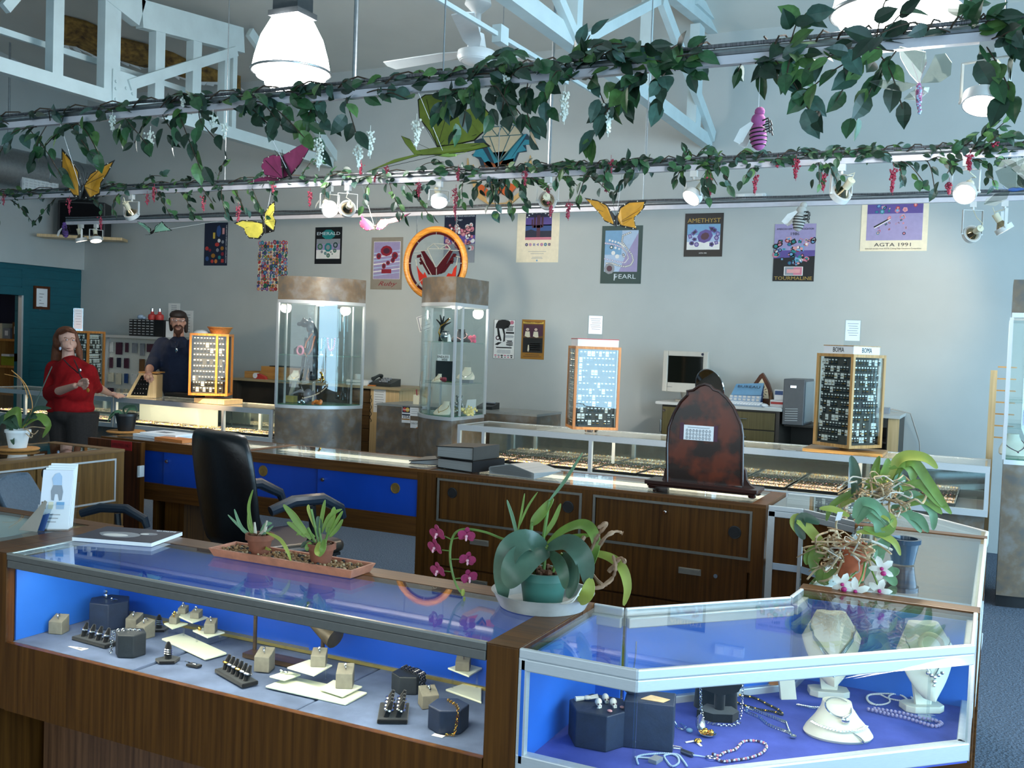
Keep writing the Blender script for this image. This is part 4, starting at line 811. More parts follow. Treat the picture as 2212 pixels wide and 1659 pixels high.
# ================================================================ track lights
CANM = M('white_lamp_can','d6d4cf',.35,0,.04,20); SOCK = M('ivory_socket','d9cfb2',.5,0,.05,20); BULBON = emis('halogen_face',(1,.86,.66),14.); REFL = M('bulb_mirror','b09a78',.12,1,.15,15)
BULBHOT = emis('halogen_glow',(1,.93,.85),18.)
def tracklight(px,py,k,aim,label,power=60,cone=75,col=(1,.80,.55),drop=None,big=1.,hot=False):
 y = TRK[k]; c = AY(px,py,y-.02); c.y = y; ax = V(aim).normalized(); s = big
 t = thing('track_light',label,'track light',(c.x,y,TZ-.018),'white track lights'); o = t.location.copy()
 m = MB(o); m.box(c.x-.022*s,c.x+.022*s,y-.016,y+.016,TZ-.058,TZ-.018); m.cyl((c.x,y,TZ-.075),(c.x,y,TZ-.058),.009,n=10); m.build('adapter',CANM,t,0)
 # yoke lies across the aim direction
 h = V((ax.x,ax.y,0)); side = V((-h.y,h.x,0)).normalized() if h.length > .05 else V((1,0,0))
 R = .062*s; top = V((c.x,y,TZ-.075)); pv = c.copy()
 w = R+.01; m = MB(o)
 pts = [pv+side*w,V((top.x,top.y,top.z-.004))+side*w,V((top.x,top.y,top.z-.004))-side*w,pv-side*w]
 nn = side.cross(V((0,0,1)))
 for a,b_ in zip(pts,pts[1:]): m.beam(a,b_,.004,.02,up=nn) if abs((b_-a).normalized().z) > .5 else m.beam(a,b_,.02,.004)
 m.build('yoke',CANM,t,0)
 m = MB(o); m.lathe([(R*.93,0),(R,.0),(R,.036*s),(R*.93,.036*s),(R*.93,0)][::-1],c-ax*.012*s,28,axis=ax)
 for q in (-1,1): m.cyl(pv+side*q*(R-.002),pv+side*q*(w+.006),.006,n=8)
 m.build('lamp_can',CANM,t)
 m = MB(o); m.lathe([(0,.022*s),(R*.85,.018*s),(R*.86,.012*s)][::-1],c-ax*.002,24,axis=ax); m.build('bulb_face',BULBHOT if hot else BULBON,t)
 m = MB(o); m.lathe([(R*.86,.012*s),(R*.75,-.012*s),(R*.4,-.045*s),(R*.3,-.055*s)][::-1],c,24,axis=ax); m.build('bulb_reflector',REFL,t)
 m = MB(o); m.cyl(c-ax*.052*s,c-ax*.115*s,.021*s,.024*s,n=16); m.build('socket',SOCK,t)
 e = c-ax*.115*s; m = MB(o); m.tube([e,e-ax*.03+V((0,0,.02)),V((e.x,e.y,(e.z+top.z)/2))+side*.03,top],.003,6); m.build('cord',SOCK,t)
 l = bpy.data.lights.new('spot_light','SPOT'); l.energy = power; l.color = col; l.spot_size = math.radians(cone); l.spot_blend = .7; l.shadow_soft_size = .05
 q = bpy.data.objects.new('spot_light',l); C.objects.link(q); q.parent = t; q.location = c+ax*.03-o; q.rotation_euler = ax.to_track_quat('-Z','Y').to_euler()
 return t
def toward(px,py,k,tgt): c = AY(px,py,TRK[k]); return V(tgt)-c
tracklight(172,516,2,(.15,.2,-1),'left lamp of the twin track light at the far rail end',40)
tracklight(204,516,2,(.3,-.1,-1),'right lamp of the twin track light at the far rail end',60)
tracklight(280,462,1,toward(280,462,1,(-6.75,7.35,1.25)),'track light shining on the left wooden earring cabinet',1100,26,(1,.68,.36))
tracklight(708,450,1,(.75,-.55,-.55),'left lamp of the bright pair over the left glass tower',60,hot=True)
tracklight(747,450,1,toward(747,450,1,(-7.6,9.3,1.9)),'right lamp of the bright pair over the left glass tower',150,62)
tracklight(945,432,1,(.45,-.5,-.9),'track light between the pink butterfly and hanging ring',50,hot=True)
tracklight(1180,432,1,toward(1180,432,1,(-4.0,9.3,2.3)),'track light whose bulb back shows among crimson flowers above the saguaro poster',60,80)
tracklight(1495,422,1,(-.35,-.62,-.72),'track light above the AMETHYST poster aimed at the middle counter',70,hot=True)
tracklight(1815,418,1,toward(1815,418,1,(-2.1,7.3,1.3)),'track light with its bulb showing above TOURMALINE and AGTA posters',170,50,(1,.9,.78))
tracklight(2085,415,1,(-.15,-.8,-.55),'glaring track light facing the room at right, below crimson flowers',60,hot=True)
tracklight(2099,505,2,toward(2099,505,2,(-1.1,9.3,2.05)),'track light seen from behind, second from the far rail right end',60,80)
tracklight(2168,492,2,(.55,.1,-.9),'track light seen side on at the far rail right end',40)
tracklight(2126,212,0,(-.12,-.35,-.95),'large near track light hanging at the upper right',60,big=1.15,hot=True)
l = bpy.data.lights.new('ring_spot','SPOT')
l.energy = 120; l.color = (1,.84,.62); l.spot_size = math.radians(70); l.spot_blend = .8; l.shadow_soft_size = .09
q = bpy.data.objects.new('ring_spot',l); C.objects.link(q); q.location = (-4.17,6.10,2.58); q.rotation_euler = (V((-4.95,9.3,2.05))-V(q.location)).to_track_quat('-Z','Y').to_euler()
# ================================================================ glass towers
GREENGL = M('green_glass_edge','2f6a50',.2,0,.1,9)
def arcpts(cx,cy,r,a0,a1,n): return [(cx+r*math.cos(math.radians(a0+(a1-a0)*i/n)),cy+r*math.sin(math.radians(a0+(a1-a0)*i/n))) for i in range(n+1)]
def tower(label,cx,cy,r,a0,a1,shelves):
 t = thing('display_tower',label,'display tower',(cx,cy,0),'tall glass display towers'); O = t.location.copy()
 n = 18
 def sector(rr,inset=0.): 
  q = arcpts(cx,cy,rr,a0,a1,n); dx = math.cos(math.radians((a0+a1)/2)); dy = math.sin(math.radians((a0+a1)/2)); c = (cx+dx*inset,cy+dy*inset)
  return [c]+q
 m = MB(O); m.prism(sector(r),.08,.945); m.build('plinth',LAMI,t,40)
 m = MB(O); m.prism(sector(r-.03),0,.08); m.build('kick_plate',BLACKP,t,40)
 m = MB(O); m.prism(sector(r),1.935,2.15); m.build('cap',LAMI,t,40)
 m = MB(O); m.prism(sector(r+.004),.945,.975); m.build('metal_rim',ALU,t,40); m = MB(O); m.prism(sector(r+.002),1.905,1.935); m.build('metal_rim',ALU,t,40)
 m = MB(O); m.prism(sector(r-.02,.02),.9755,.981); m.build('glass_floor',GREENGL,t,40)
 e0,e1 = arcpts(cx,cy,r-.012,a0,a1,1)[0],arcpts(cx,cy,r-.012,a0,a1,1)[1]
 for p in ((cx,cy),e0,e1): m = MB(O); m.box(p[0]-.011,p[0]+.011,p[1]-.011,p[1]+.011,.975,1.905); m.build('corner_post',ALU,t,0)
 q = arcpts(cx,cy,r-.004,a0,a1,n); w = arcpts(cx,cy,r-.009,a0,a1,n); m = MB(O); m.prism(q+w[::-1],.975,1.905)
 m.f = [f for f in m.f if len(f) == 4]; m.mi = m.mi[:len(m.f)]; m.build('curved_glass',GLASS,t,40)
 for p in (e0,e1): m = MB(O); edge_box(m,(cx,cy),p,.005,.975,1.905); m.build('side_glass',GLASS,t,0)
 for z in shelves: m = MB(O); m.prism(sector(r-.03,.03),z-.004,z+.004); m.build('glass_shelf',M('shelf_glass','7fa59a',.1,0,.05,9,alpha=.28),t,0)
 for p in (e0,e1):
  d = V((cx-p[0],cy-p[1])).normalized()
  for k in (.12,): m = MB(O); m.box(p[0]+d.x*k-.008,p[0]+d.x*k+.008,p[1]+d.y*k-.008,p[1]+d.y*k+.008,.98,1.9); m.build('shelf_standard',ALU,t,0)
 l = lamp_point('tower_light',(math.cos(math.radians((a0+a1)/2))*r*.5,math.sin(math.radians((a0+a1)/2))*r*.5,1.87),7,(1,.93,.84),.05,t)
 m = MB(O); m.cyl((cx+math.cos(math.radians((a0+a1)/2))*r*.5,cy+math.sin(math.radians((a0+a1)/2))*r*.5,1.895),(cx+math.cos(math.radians((a0+a1)/2))*r*.5,cy+math.sin(math.radians((a0+a1)/2))*r*.5,1.905),.035,n=16); m.build('puck_lamp',BULBON,t)
 return t
zt = lambda px,py,x,y: ZAT(px,py,x,y)
LS = (ZAT(680,768,-5.7,7.5),ZAT(680,825,-5.7,7.5)); MS = (ZAT(985,740,-4.3,7.5),ZAT(985,828,-4.3,7.5))
tower('left curved glass tower with the black panther, bronze laminate cap and plinth',-5.955,7.85,.57,-90,0,LS)
tower('middle glass tower in front of the hanging ring, bronze laminate cap',-4.085,7.85,.585,180,270,MS)
tower('right glass tower cut by the frame edge at the end of the far showcase',.055,7.85,.57,-90,0,(1.35,1.18))
# ---- things in the towers
def P3(px,py,y): return AY(px,py,y)
def bust(label,c,s,mat,chain_mat,yaw=0.,group='jewelry busts in the towers',flat=False,pedestal=False):
 """necklace bust: neck, sloping chest, and a chain lying on it"""
 t = thing('necklace_bust',label,'necklace display',c,group,(0,0,yaw)); m = MB()
 if flat: prof = [(-.0,.34,.10,.08),(.05,.36,.10,.10),(.16,.30,.09,.2),(.30,.17,.075,.36),(.42,.13,.07,.44),(.46,.125,.07,.46)]
 n = 20; rows = []
 lv = [(0,.50,.34,-.18),(.06,.55,.34,-.17),(.2,.52,.27,-.06),(.36,.40,.2,.06),(.5,.25,.16,.14),(.62,.2,.15,.18),(.7,.2,.15,.2)]
 vs = []
 for z,rx,ry,oy in lv:
  for i in range(n): a = 2*PI*i/n; vs.append((rx*s*math.cos(a),(oy+ry*math.sin(a)*.9)*s,z*s))
 fs = [(j*n+i,j*n+(i+1) % n,(j+1)*n+(i+1) % n,(j+1)*n+i) for j in range(len(lv)-1) for i in range(n)]+[tuple(range(n-1,-1,-1)),tuple(range((len(lv)-1)*n,len(lv)*n))]
 m.add(vs,fs); m.build('bust_form',mat,t,50)
 ch = MB(); pts = []
 for i in range(25):
  a = math.radians(200+140*i/24); f = 1-abs(i-12)/12; z = .5-.36*f**.8; k = min(range(len(lv)),key=lambda q: abs(lv[q][0]-z)); 
  for q in range(len(lv)-1):
   if lv[q][0] <= z <= lv[q+1][0]: w = (z-lv[q][0])/(lv[q+1][0]-lv[q][0]); rx = lv[q][1]+(lv[q+1][1]-lv[q][1])*w; ry = lv[q][2]+(lv[q+1][2]-lv[q][2])*w; oy = lv[q][3]+(lv[q+1][3]-lv[q][3])*w
  pts.append(V((rx*1.03*math.cos(a)*(1 if abs(math.cos(a)) > .0 else 1),oy+ry*.93*math.sin(a),z))*s)
 ch.tube(pts,.014*s,6); ch.ball(pts[12]+V((0,-.01*s,-.03*s)),.035*s,8); ch.build('necklace',chain_mat,t)
 return t
CREAMV = M('cream_velvet','ddd3bd',.9,0,.06,20); IVORYV = M('ivory_leatherette','d5d2c3',.7,0,.05,25)
def small(name,label,cat,c,build,group=None,rot=(0,0,0)):
 """a small thing from a list of (part name, material, function drawing into a builder)"""
 t = thing(name,label,cat,c,group,rot)
 for pn,mt,fn in build: m = MB(); fn(m); m.build(pn,mt,t,40)
 return t
# black panther statue
c = P3(676,822,7.55); c.z = LS[1]+.005
def cat_body(m):
 for p,r in (((0,0,.05),(.05,.06,.05)),((0,.0,.14),(.045,.05,.1)),((.0,.0,.28),(.042,.048,.11)),((-.005,-.01,.42),(.046,.05,.1)),((-.02,-.03,.5),(.04,.045,.06)),((-.06,-.07,.535),(.042,.045,.04)),((-.095,-.10,.525),(.024,.026,.02))): m.ball(p,r,14)
 for s in (-1,1): m.cyl((.03*s-.02,-.05,.4),(.02*s-.05,-.09,.02),.017,.013,8); m.ball((.02*s-.05,-.1,.015),(.018,.026,.014),8); m.lathe([(.014,0),(.009,.018),(0,.028)],(-.045+.028*s,-.06+.012*s,.563),8)
small('panther_statue','tall black panther statue sitting inside the left glass tower','statue',c,[('panther_body',M('glossy_black','0c0c0e',.2,0,.1,20),cat_body),('bead_strand',M('copper_beads','b86a42',.3,.5,.2,60),lambda m: m.tube([(.02,-.06,.44),(-.03,-.075,.36),(-.05,-.08,.27),(-.02,-.075,.22),(.03,-.07,.3),(.05,-.055,.42)],.008,6))])
CHR = CHROME
c = P3(655,766,7.5); c.z = LS[0]+.005
small('bracelet_ramp','small black ramp with a pink bracelet on the upper left tower shelf','jewelry display',c,[('ramp',BLACKV,lambda m: m.extr([(-.08,-.04,0),(.03,-.04,0),(.06,-.04,.06),(-.04,-.04,.075),(-.08,-.04,.05)],(0,.07,0))),('bracelet',PM('pink_enamel','d9829a'),lambda m: m.torus((.0,-.045,.035),.04,.011,(.2,1,0),18,6))])
for k,(px,py,mt,lb,h) in enumerate(((694,766,TEA,'teal and blue bead strand hanging in the left glass tower',.12),(716,766,ROSE,'rose bead strand hanging in the left glass tower',.10))):
 c = P3(px,py,7.6); c.z = LS[0]+.005
 small('bead_strand',lb,'necklace',c,[('stand_post',CHROME,lambda m: (m.cyl((0,0,0),(0,0,.01),.035,n=14),m.cyl((0,0,0),(0,0,.16),.005,n=8),m.cyl((-.05,0,.16),(.05,0,.16),.005,n=8))),('beads',PAL[mt],lambda m: [m.ball((.04*math.cos(a),-.01,.155+.11*math.sin(a)*(1 if math.sin(a) > 0 else 1)),.009,8) for a in [PI+PI*i/16 for i in range(17)]])])
c = P3(637,822,7.5); c.z = LS[1]+.005; bust('low cream bust with a dark pendant on the lower left tower shelf',c,.13,CREAMV,GOLD,.4)
c = P3(692,822,7.45); c.z = LS[1]+.005
small('gold_cuff','gold cuff on a small stand beside the panther paws','bracelet',c,[('cuff',GOLD,lambda m: (m.torus((0,0,.06),.03,.01,(.3,1,.3),16,6),m.torus((.01,0,.025),.025,.008,(0,1,0),16,6))),('stand_foot',ACR,lambda m: m.cyl((0,0,0),(0,0,.008),.03,n=14))])
zf = .982
c = P3(628,872,7.55); c.z = zf
small('engraved_bone','carved white bone slab leaning on a yellow block in the left tower','ornament',c,[('yellow_block',PM('mustard_block','a89a4c'),lambda m: m.box(-.055,.055,-.03,.03,0,.06)),('bone_slab',PM('carved_bone','c9c4b8'),lambda m: m.extr([(-.03,0,.06),(.01,0,.06),(.065,0,.24),(.05,0,.27),(.03,0,.25)],(0,.02,0)))])
c = P3(665,872,7.5); c.z = zf
small('metal_dragonfly','grey winged insect ornament on the left tower floor','ornament',c,[('body',PM('pewter_body','77747a'),lambda m: (m.ball((0,0,.08),(.045,.04,.06),14),m.ball((0,-.03,.03),(.028,.03,.03),12))),('wing',PM('pewter_wing','8a868c'),lambda m: m.extr([(-.03,0,.1),(-.1,-.02,.1),(-.17,-.04,.075),(-.16,-.04,.09),(-.09,0,.13)],(0,.006,0))),('wing',MATS['pewter_wing'],lambda m: m.extr([(.03,0,.1),(.07,-.01,.13),(.11,-.03,.08),(.13,-.05,.03),(.09,-.02,.07)],(0,.006,0)))])
c = P3(652,876,7.42); c.z = zf
small('crystal_cluster','grey crystal cluster on the left tower floor','mineral',c,[('crystals',SILVER,lambda m: [m.ball((R3.uniform(-.03,.03),R3.uniform(-.02,.02),R3.uniform(.01,.03)),R3.uniform(.01,.018),6) for i in range(9)])])
c = P3(686,876,7.42); c.z = zf
small('amber_cluster','orange amber cluster on the left tower floor','mineral',c,[('amber',PM('amber_orange','c9762c',.25),lambda m: [m.ball((R3.uniform(-.05,.05),R3.uniform(-.02,.02),R3.uniform(.01,.035)),R3.uniform(.012,.022),6) for i in range(11)])])
# middle tower
z1 = MS[0]+.005; z2 = MS[1]+.005
def handstand(m):
 m.lathe([(.035,0),(.03,.05),(.018,.1),(.016,.13)],(0,0,0),12)
 for d in ((-.055,0,.07),(-.02,0,.11),(.02,0,.1),(.07,0,.085),(.09,0,.05)): m.tube([(0,0,.12),(d[0]*.4,-.01,.12+d[2]*.55),(d[0],-.015,.12+d[2])],[.014,.009,.005],7)
c = P3(955,737,7.55); c.z = z1
small('jewelry_hand','black hand stand draped with gold chains on the top middle tower shelf','jewelry display',c,[('hand',BLACKV,handstand),('gold_chain',GOLD,lambda m: [m.tube([(.08,-.02,.2),(.04,-.025,.16),(0,-.03,.13+.004*i),(-.02,-.032,.08),(-.005+.01*i,-.035,.04)],.005,6) for i in range(3)])])
c = P3(962,738,7.42); c.z = z1
small('silver_pouch','small silver mesh pouch on the top middle tower shelf','pouch',c,[('pouch',SILVER,lambda m: (m.ball((0,0,.045),(.05,.03,.05),14),m.torus((0,0,.09),.025,.006,n=14,k=6))),('tassel',WHITEP,lambda m: m.cyl((.05,-.02,.0),(.045,-.02,.06),.018,.01,8))])
c = P3(996,738,7.6); c.z = z1; bust('black neck bust with a pink choker on the top middle tower shelf',c,.16,BLACKV,PAL[PNK],.5)
c = P3(1016,739,7.62); c.z = z1
small('pink_coral','pink coral piece on the top middle tower shelf','mineral',c,[('coral',PM('coral_pink','d35f78'),lambda m: [m.ball((R3.uniform(-.045,.045),R3.uniform(-.02,.02),R3.uniform(.01,.05)),R3.uniform(.012,.02),6) for i in range(14)])])
c = P3(957,826,7.7); c.z = z2
t = small('brand_plaque','black box lettered ENDLESS WEAR on the second middle tower shelf','plaque',c,[('box',BLACKP,lambda m: m.box(-.075,.105,-.01,.02,0,.18)),('white_panel',WHITEP,lambda m: m.box(-.06,.06,-.012,.0,.18,.235))])
text('ENDLESS',t,(0,-.0135,.215),.03,INK,width=.115); text('WEAR',t,(.015,-.0135,.19),.025,INK,width=.06)
c = P3(1008,800,7.62); c.z = z2+.03; bust('cream bust with a fine necklace on the second middle tower shelf',c,.15,CREAMV,SILVER,.2)
c = P3(1008,826,7.62); c.z = z2
small('grey_pedestal','small grey riser under the cream bust in the middle tower','riser',c,[('riser',PAL[GRY],lambda m: m.box(-.04,.045,-.03,.04,0,.03))])
c = P3(946,826,7.5); c.z = z2; bust('low cream bust lying beside a red rose in the middle tower',c,.10,CREAMV,GOLD,-.3)
c = P3(958,826,7.4); c.z = z2
small('red_rose','dark red rose with leaves lying on the second middle tower shelf','flower',c,[('petals',PAL[RUBY],lambda m: [m.ball((R3.uniform(-.015,.015),R3.uniform(-.015,.015),.025+R3.uniform(-.008,.012)),.016,7) for i in range(9)]),('leaf',LEAFD,lambda m: [m.leaf((.02+.02*i,0,.015),(1,-.2+.4*(i % 2),.2),(0,0,1),.05,.03) for i in range(4)]),('stem',STEMG,lambda m: m.cyl((.015,0,.012),(.12,0,.008),.004,n=6))])
c = P3(958,908,7.42); c.z = zf; bust('sloping cream bust with two strands on the middle tower floor',c,.16,CREAMV,GOLD,-.2)
c = P3(992,905,7.68); c.z = zf
small('silver_bear','shiny silver bear figurine on the middle tower floor','figurine',c,[('bear',CHROME,lambda m: (m.ball((0,0,.05),(.04,.035,.05),14),m.ball((0,-.01,.12),.032,14),m.ball((-.025,-.01,.148),.012,8),m.ball((.025,-.01,.148),.012,8),m.ball((0,-.04,.112),.014,8),m.ball((-.035,-.02,.07),(.012,.014,.028),8),m.ball((.035,-.02,.07),(.012,.014,.028),8),m.ball((-.022,-.025,.014),(.014,.026,.014),8),m.ball((.022,-.025,.014),(.014,.026,.014),8))),('pedestal',PAL[GRY],lambda m: None if False else m.box(-.05,.05,-.05,.04,-.0,.004))])
c = P3(1013,905,7.45); c.z = zf
small('yellow_sponge_coral','pale yellow branching coral on the middle tower floor','mineral',c,[('coral',PM('pale_yellow_coral','c9bd7c',.8),lambda m: [m.ball((R3.gauss(0,.028),R3.gauss(0,.02),R3.uniform(.008,.085)*math.exp(-abs(R3.gauss(0,.3)))),R3.uniform(.009,.016),6) for i in range(44)])])
c = P3(1014,888,7.7); c.z = zf
small('price_card','white framed card leaning at the back of the middle tower floor','card',c,[('card',WHITEP,lambda m: m.extr([(-.05,0,0),(.055,0,0),(.05,.02,.13),(-.035,.02,.12)],(0,.004,0)))])
c = P3(2190,985,7.62); c.z = zf; bust('white bust with a dark cord on the right tower floor',c,.2,IVORYV,PAL[PLM],.3)
c = P3(2185,800,7.75); c.z = 1.184+.0; 
small('violet_wrap','violet cloth display on the middle shelf of the right tower','jewelry display',V((.25,7.65,1.185)),[('cloth_form',PM('violet_velvet','4a3a6a',.9),lambda m: m.extr([(-.09,0,.0),(.12,0,0),(.09,0,.05),(-.02,0,.15),(-.09,0,.10)],(0,.06,0)))])
t = thing('wooden_earring_rack','tall pale wood earring rack leaning beside the right glass tower','earring rack',(-.08,8.03,0)); O = t.location.copy(); m = MB(O)
a,b_ = P3(2141,955,8.0),P3(2150,800,8.0)
m.box(a.x-.03,a.x+.015,7.99,8.05,0,b_.z); m.build('upright',BLOND,t,0); m = MB(O)
for i in range(7): m.box(a.x+.015,a.x+.14,8.03,8.04,a.z+.03+i*.085,a.z+.04+i*.085)
m.build('rung',PINE_X,t,0)
# ================================================================ ring trays in the far showcases
def traymesh(seed,padc,dens):
 r = random.Random(seed); f = MB(); w,d = .355,.16
 f.box(-w/2,w/2,-d/2,d/2,0,.006); f.box(-w/2,w/2,-d/2,-d/2+.008,.006,.022); f.box(-w/2,w/2,d/2-.008,d/2,.006,.022); f.box(-w/2,-w/2+.008,-d/2+.008,d/2-.008,.006,.022); f.box(w/2-.008,w/2,-d/2+.008,d/2-.008,.006,.022)
 p = MB(); g = MB()
 for i in range(5):
  y = -d/2+.02+i*.0285; p.box(-w/2+.01,w/2-.01,y-.009,y+.009,.006,.019)
  for k in range(dens):
   x = -w/2+.02+(w-.04)*k/(dens-1)+r.uniform(-.003,.003); m_ = r.choice((0,0,0,1,1,2,3)); s = r.uniform(.0032,.0058); z = .022
   if r.random() < .06: continue
   g.add([(x-s,y,z),(x,y-s,z),(x+s,y,z),(x,y+s,z),(x,y,z+s),(x,y,z-s)],[(0,1,4),(1,2,4),(2,3,4),(3,0,4),(1,0,5),(2,1,5),(3,2,5),(0,3,5)],m_)
 return f,p,g
def traykind(seed,label,group,padm,dens=17):
 f,p,g = traymesh(seed,padm,dens); t = thing('ring_tray',label,'ring tray',(0,0,-5),group)
 f.build('tray_frame',BLACKP,t,0); p.build('ring_pad',padm,t,0,kind='stuff'); g.build('ring_rows',[GOLD,SILVER,PAL[CRM],PAL[PNK]],t,0,kind='stuff'); return t
PADC = M('cream_ring_pad','cfc0a6',.9,0,.06,30); PADP = M('pinkish_ring_pad','c9b2a2',.9,0,.06,30); PADD = M('dark_ring_pad','39342c',.9,0,.06,30)
def fill(proto,x0,n,zb,rows,step=.375,y0=RY+.115):
 first = True
 for j in rows:
  for i in range(n):
   loc = (x0+step*(i+.5),y0+j*.167,zb)
   if first: proto.location = loc; first = False
   else: dup(proto,loc)
fill(traykind(1,'black ring tray with a pale pad in the long far showcase','ring trays in the long far showcase',PADP),-3.96,10,.63,(0,1))
fill(traykind(4,'black ring tray with a dark pad in the back row of the long far showcase','dark ring trays at the back of the long showcase',PADD,13),-3.96,10,.63,(2,))
fill(traykind(2,'black tray of gold rings in the showcase under the wooden earring cabinet','ring trays in the left far showcase',PADC),-7.93,5,.66,(0,1))
fill(traykind(3,'black tray of gold rings in the showcase behind the woman in red','ring trays behind the woman',PADC),-9.9,5,.66,(0,1))
# ================================================================ rotating earring cabinets
def cards(m,w,h,y,r,rows,dens,z0=0.,white=.3,x0=None):
 """rows of little earring cards hung on a panel facing -y; slots 0 black 1 white 2 silver 3 gold"""
 for j in range(rows):
  z = z0+h*(j+.5)/rows; x = -w/2
  while x < w/2-.02:
   cw = r.uniform(.024,.034); k = 1 if r.random() < white else 0; ch_ = min(h/rows*.8,.05)
   if r.random() < .9:
    m.box(x,x+cw*.86,y-.003,y,z-ch_/2,z+ch_/2,k)
    for s in (.25,.6): m.ball((x+cw*s,y-.006,z-ch_*.1),.0045,5,2+(r.random() < .4))
    m.box(x+cw*.15,x+cw*.7,y-.0045,y-.003,z+ch_*.22,z+ch_*.45,1)
   x += cw
def earring_cabinet(label,c,w,d,h,yaw,wood_,faces,seed,base=.03,white=.3,rows=11,foot=True,divider=None,lightwood=None,pane=None):
 t = thing('earring_cabinet',label,'earring cabinet',c,'rotating earring cabinets',(0,0,yaw)); r = random.Random(seed)
 m = MB(); z0,z1 = base,base+h; e = .022
 for sx in (-1,1):
  for sy in (-1,1): m.box(sx*w/2-(e if sx > 0 else 0),sx*w/2+(e if sx < 0 else 0),sy*d/2-(e if sy > 0 else 0),sy*d/2+(e if sy < 0 else 0),z0,z1)
 m.box(-w/2+.001,w/2-.001,-d/2+.001,d/2-.001,z0,z0+e); m.box(-w/2+.001,w/2-.001,-d/2+.001,d/2-.001,z1-e,z1)
 if divider: m.box(divider-.01,divider+.01,-d/2,-d/2+.02,z0+e,z1-e)
 m.build('wood_frame',wood_,t,0)
 m = MB(); m.box(-w/2+e,w/2-e,-d/2+.05,d/2-.05,z0+e,z1-e); m.box(-w/2+.05,w/2-.05,-d/2+e,d/2-e,z0+e,z1-e); m.build('card_panel',M('card_panel_grey','45403a',.7,0,.05,12),t,0)
 for f in faces:
  R = Matrix.Rotation({'f': 0,'r': PI/2,'l': -PI/2}[f],4,'Z'); m = MB(); m.mx = R; ww,dd = (w,d) if f == 'f' else (d,w)
  cards(m,ww-2*e-.03,h-2*e-.02,-dd/2+e-.0,r,rows,10,z0+e+.01,white); m.build('earring_cards',[PAL[BLK],PAL[WHT],SILVER,GOLD],t,0,kind='stuff')
  m = MB(); m.mx = R; m.box(-ww/2+e,ww/2-e,-dd/2+.003,-dd/2+.006,z0+e,z1-e); m.build('acrylic_pane',pane or GLASS,t,0)
 if foot: m = MB(); m.cyl((0,0,0),(0,0,base),.05,.06,20); m.build('turntable',CHROME,t)
 return t,z1
ORW = wood('amber_pine','b26a28','d48d42','z',.4)
def case_top(px,py): return AZ(px,py,.922)
# A: lit cabinet by the man
c = AY(455,860,7.5); c.z = .922
plinth = small('wood_block','pale wood block under the lit earring cabinet','block',V((c.x+.1,c.y,.922)),[('block',BLOND,lambda m: m.box(-.19,.19,-.13,.13,0,.045))])
t,zz1 = earring_cabinet('glowing amber wood earring cabinet with a wicker basket on top',V((c.x,c.y,.967)),.37,.30,.60,math.radians(32),ORW,('f',),5,base=.03,white=.08,rows=10,divider=.075)
bc = V((c.x+.07,c.y+.03,.967+zz1)); WICK = M('wicker','b57c3e',.7,0,.25,60,stretch=(1,1,6),bump=.4)
small('wicker_basket','round wicker basket on the lit earring cabinet','basket',bc,[('basket',WICK,lambda m: m.lathe([(0,.002),(.085,.002),(.115,.06),(.12,.063),(.11,.06),(.08,.01),(0,.01)],(0,0,0),28)),('rim',WICK,lambda m: m.torus((0,0,.062),.117,.006,n=28,k=6))])
small('white_dish','upturned white dish beside the basket on the lit cabinet','dish',V((c.x-.105,c.y-.03,.967+zz1)),[('dish',WHITEPAINT,lambda m: m.lathe([(.08,0),(.075,.012),(.05,.028),(0,.034)],(0,0,0),24))])
# B
c = AY(1277,930,7.52); c.z = .922
t,zz1 = earring_cabinet('pine earring cabinet reflecting the window on the long far showcase, nearer the middle tower',c,.37,.30,.66,math.radians(34),ORW,('f','l'),6,white=.2,rows=12)
def sign_on(label,c,yaw,w,h,mat,boxw,boxd,boxh,boxm,wr):
 t = thing('cabinet_topper',label,'sign box',c,'sign boxes on the earring cabinets',(0,0,yaw)); m = MB(); m.box(-boxw/2,boxw/2,-boxd/2,boxd/2,0,boxh); m.build('header_box',boxm,t,0)
 m = MB(); m.box(-boxw/2-.003,boxw/2+.003,-boxd/2-.003,boxd/2+.003,boxh,boxh+.006); m.build('lid',wr,t,0); return t
tb = sign_on('white header box with red lid on the window-reflecting earring cabinet',c+V((0,0,zz1)),math.radians(34),0,0,0,.33,.26,.055,WHITEP,PAL[RED])
def acrylic_sign(label,c,yaw,w,h,up=.04):
 t = thing('acrylic_sign',label,'sign holder',c,'acrylic sign holders',(0,0,yaw)); m = MB(); m.box(-w/2,w/2,-.002,.002,0,up+h); m.box(-w/2,w/2,-.002,.05,0,.003); m.build('acrylic_holder',ACR,t,0)
 m = MB(); m.box(-w/2+.008,w/2-.008,-.004,-.0025,up,up+h-.005); m.build('paper',WHITEP,t,0); m = MB()
 for i in range(6): m.box(-w/2+.02+.006*(i % 3),w/2-.02-.006*(i % 2),-.0046,-.004,up+h-.03-i*(h-.05)/6,up+h-.027-i*(h-.05)/6)
 m.build('printing',GREYINK,t,0); return t
acrylic_sign('acrylic sign holder on the window-reflecting earring cabinet',c+V((0,0,zz1+.0615)),math.radians(25),.125,.15)
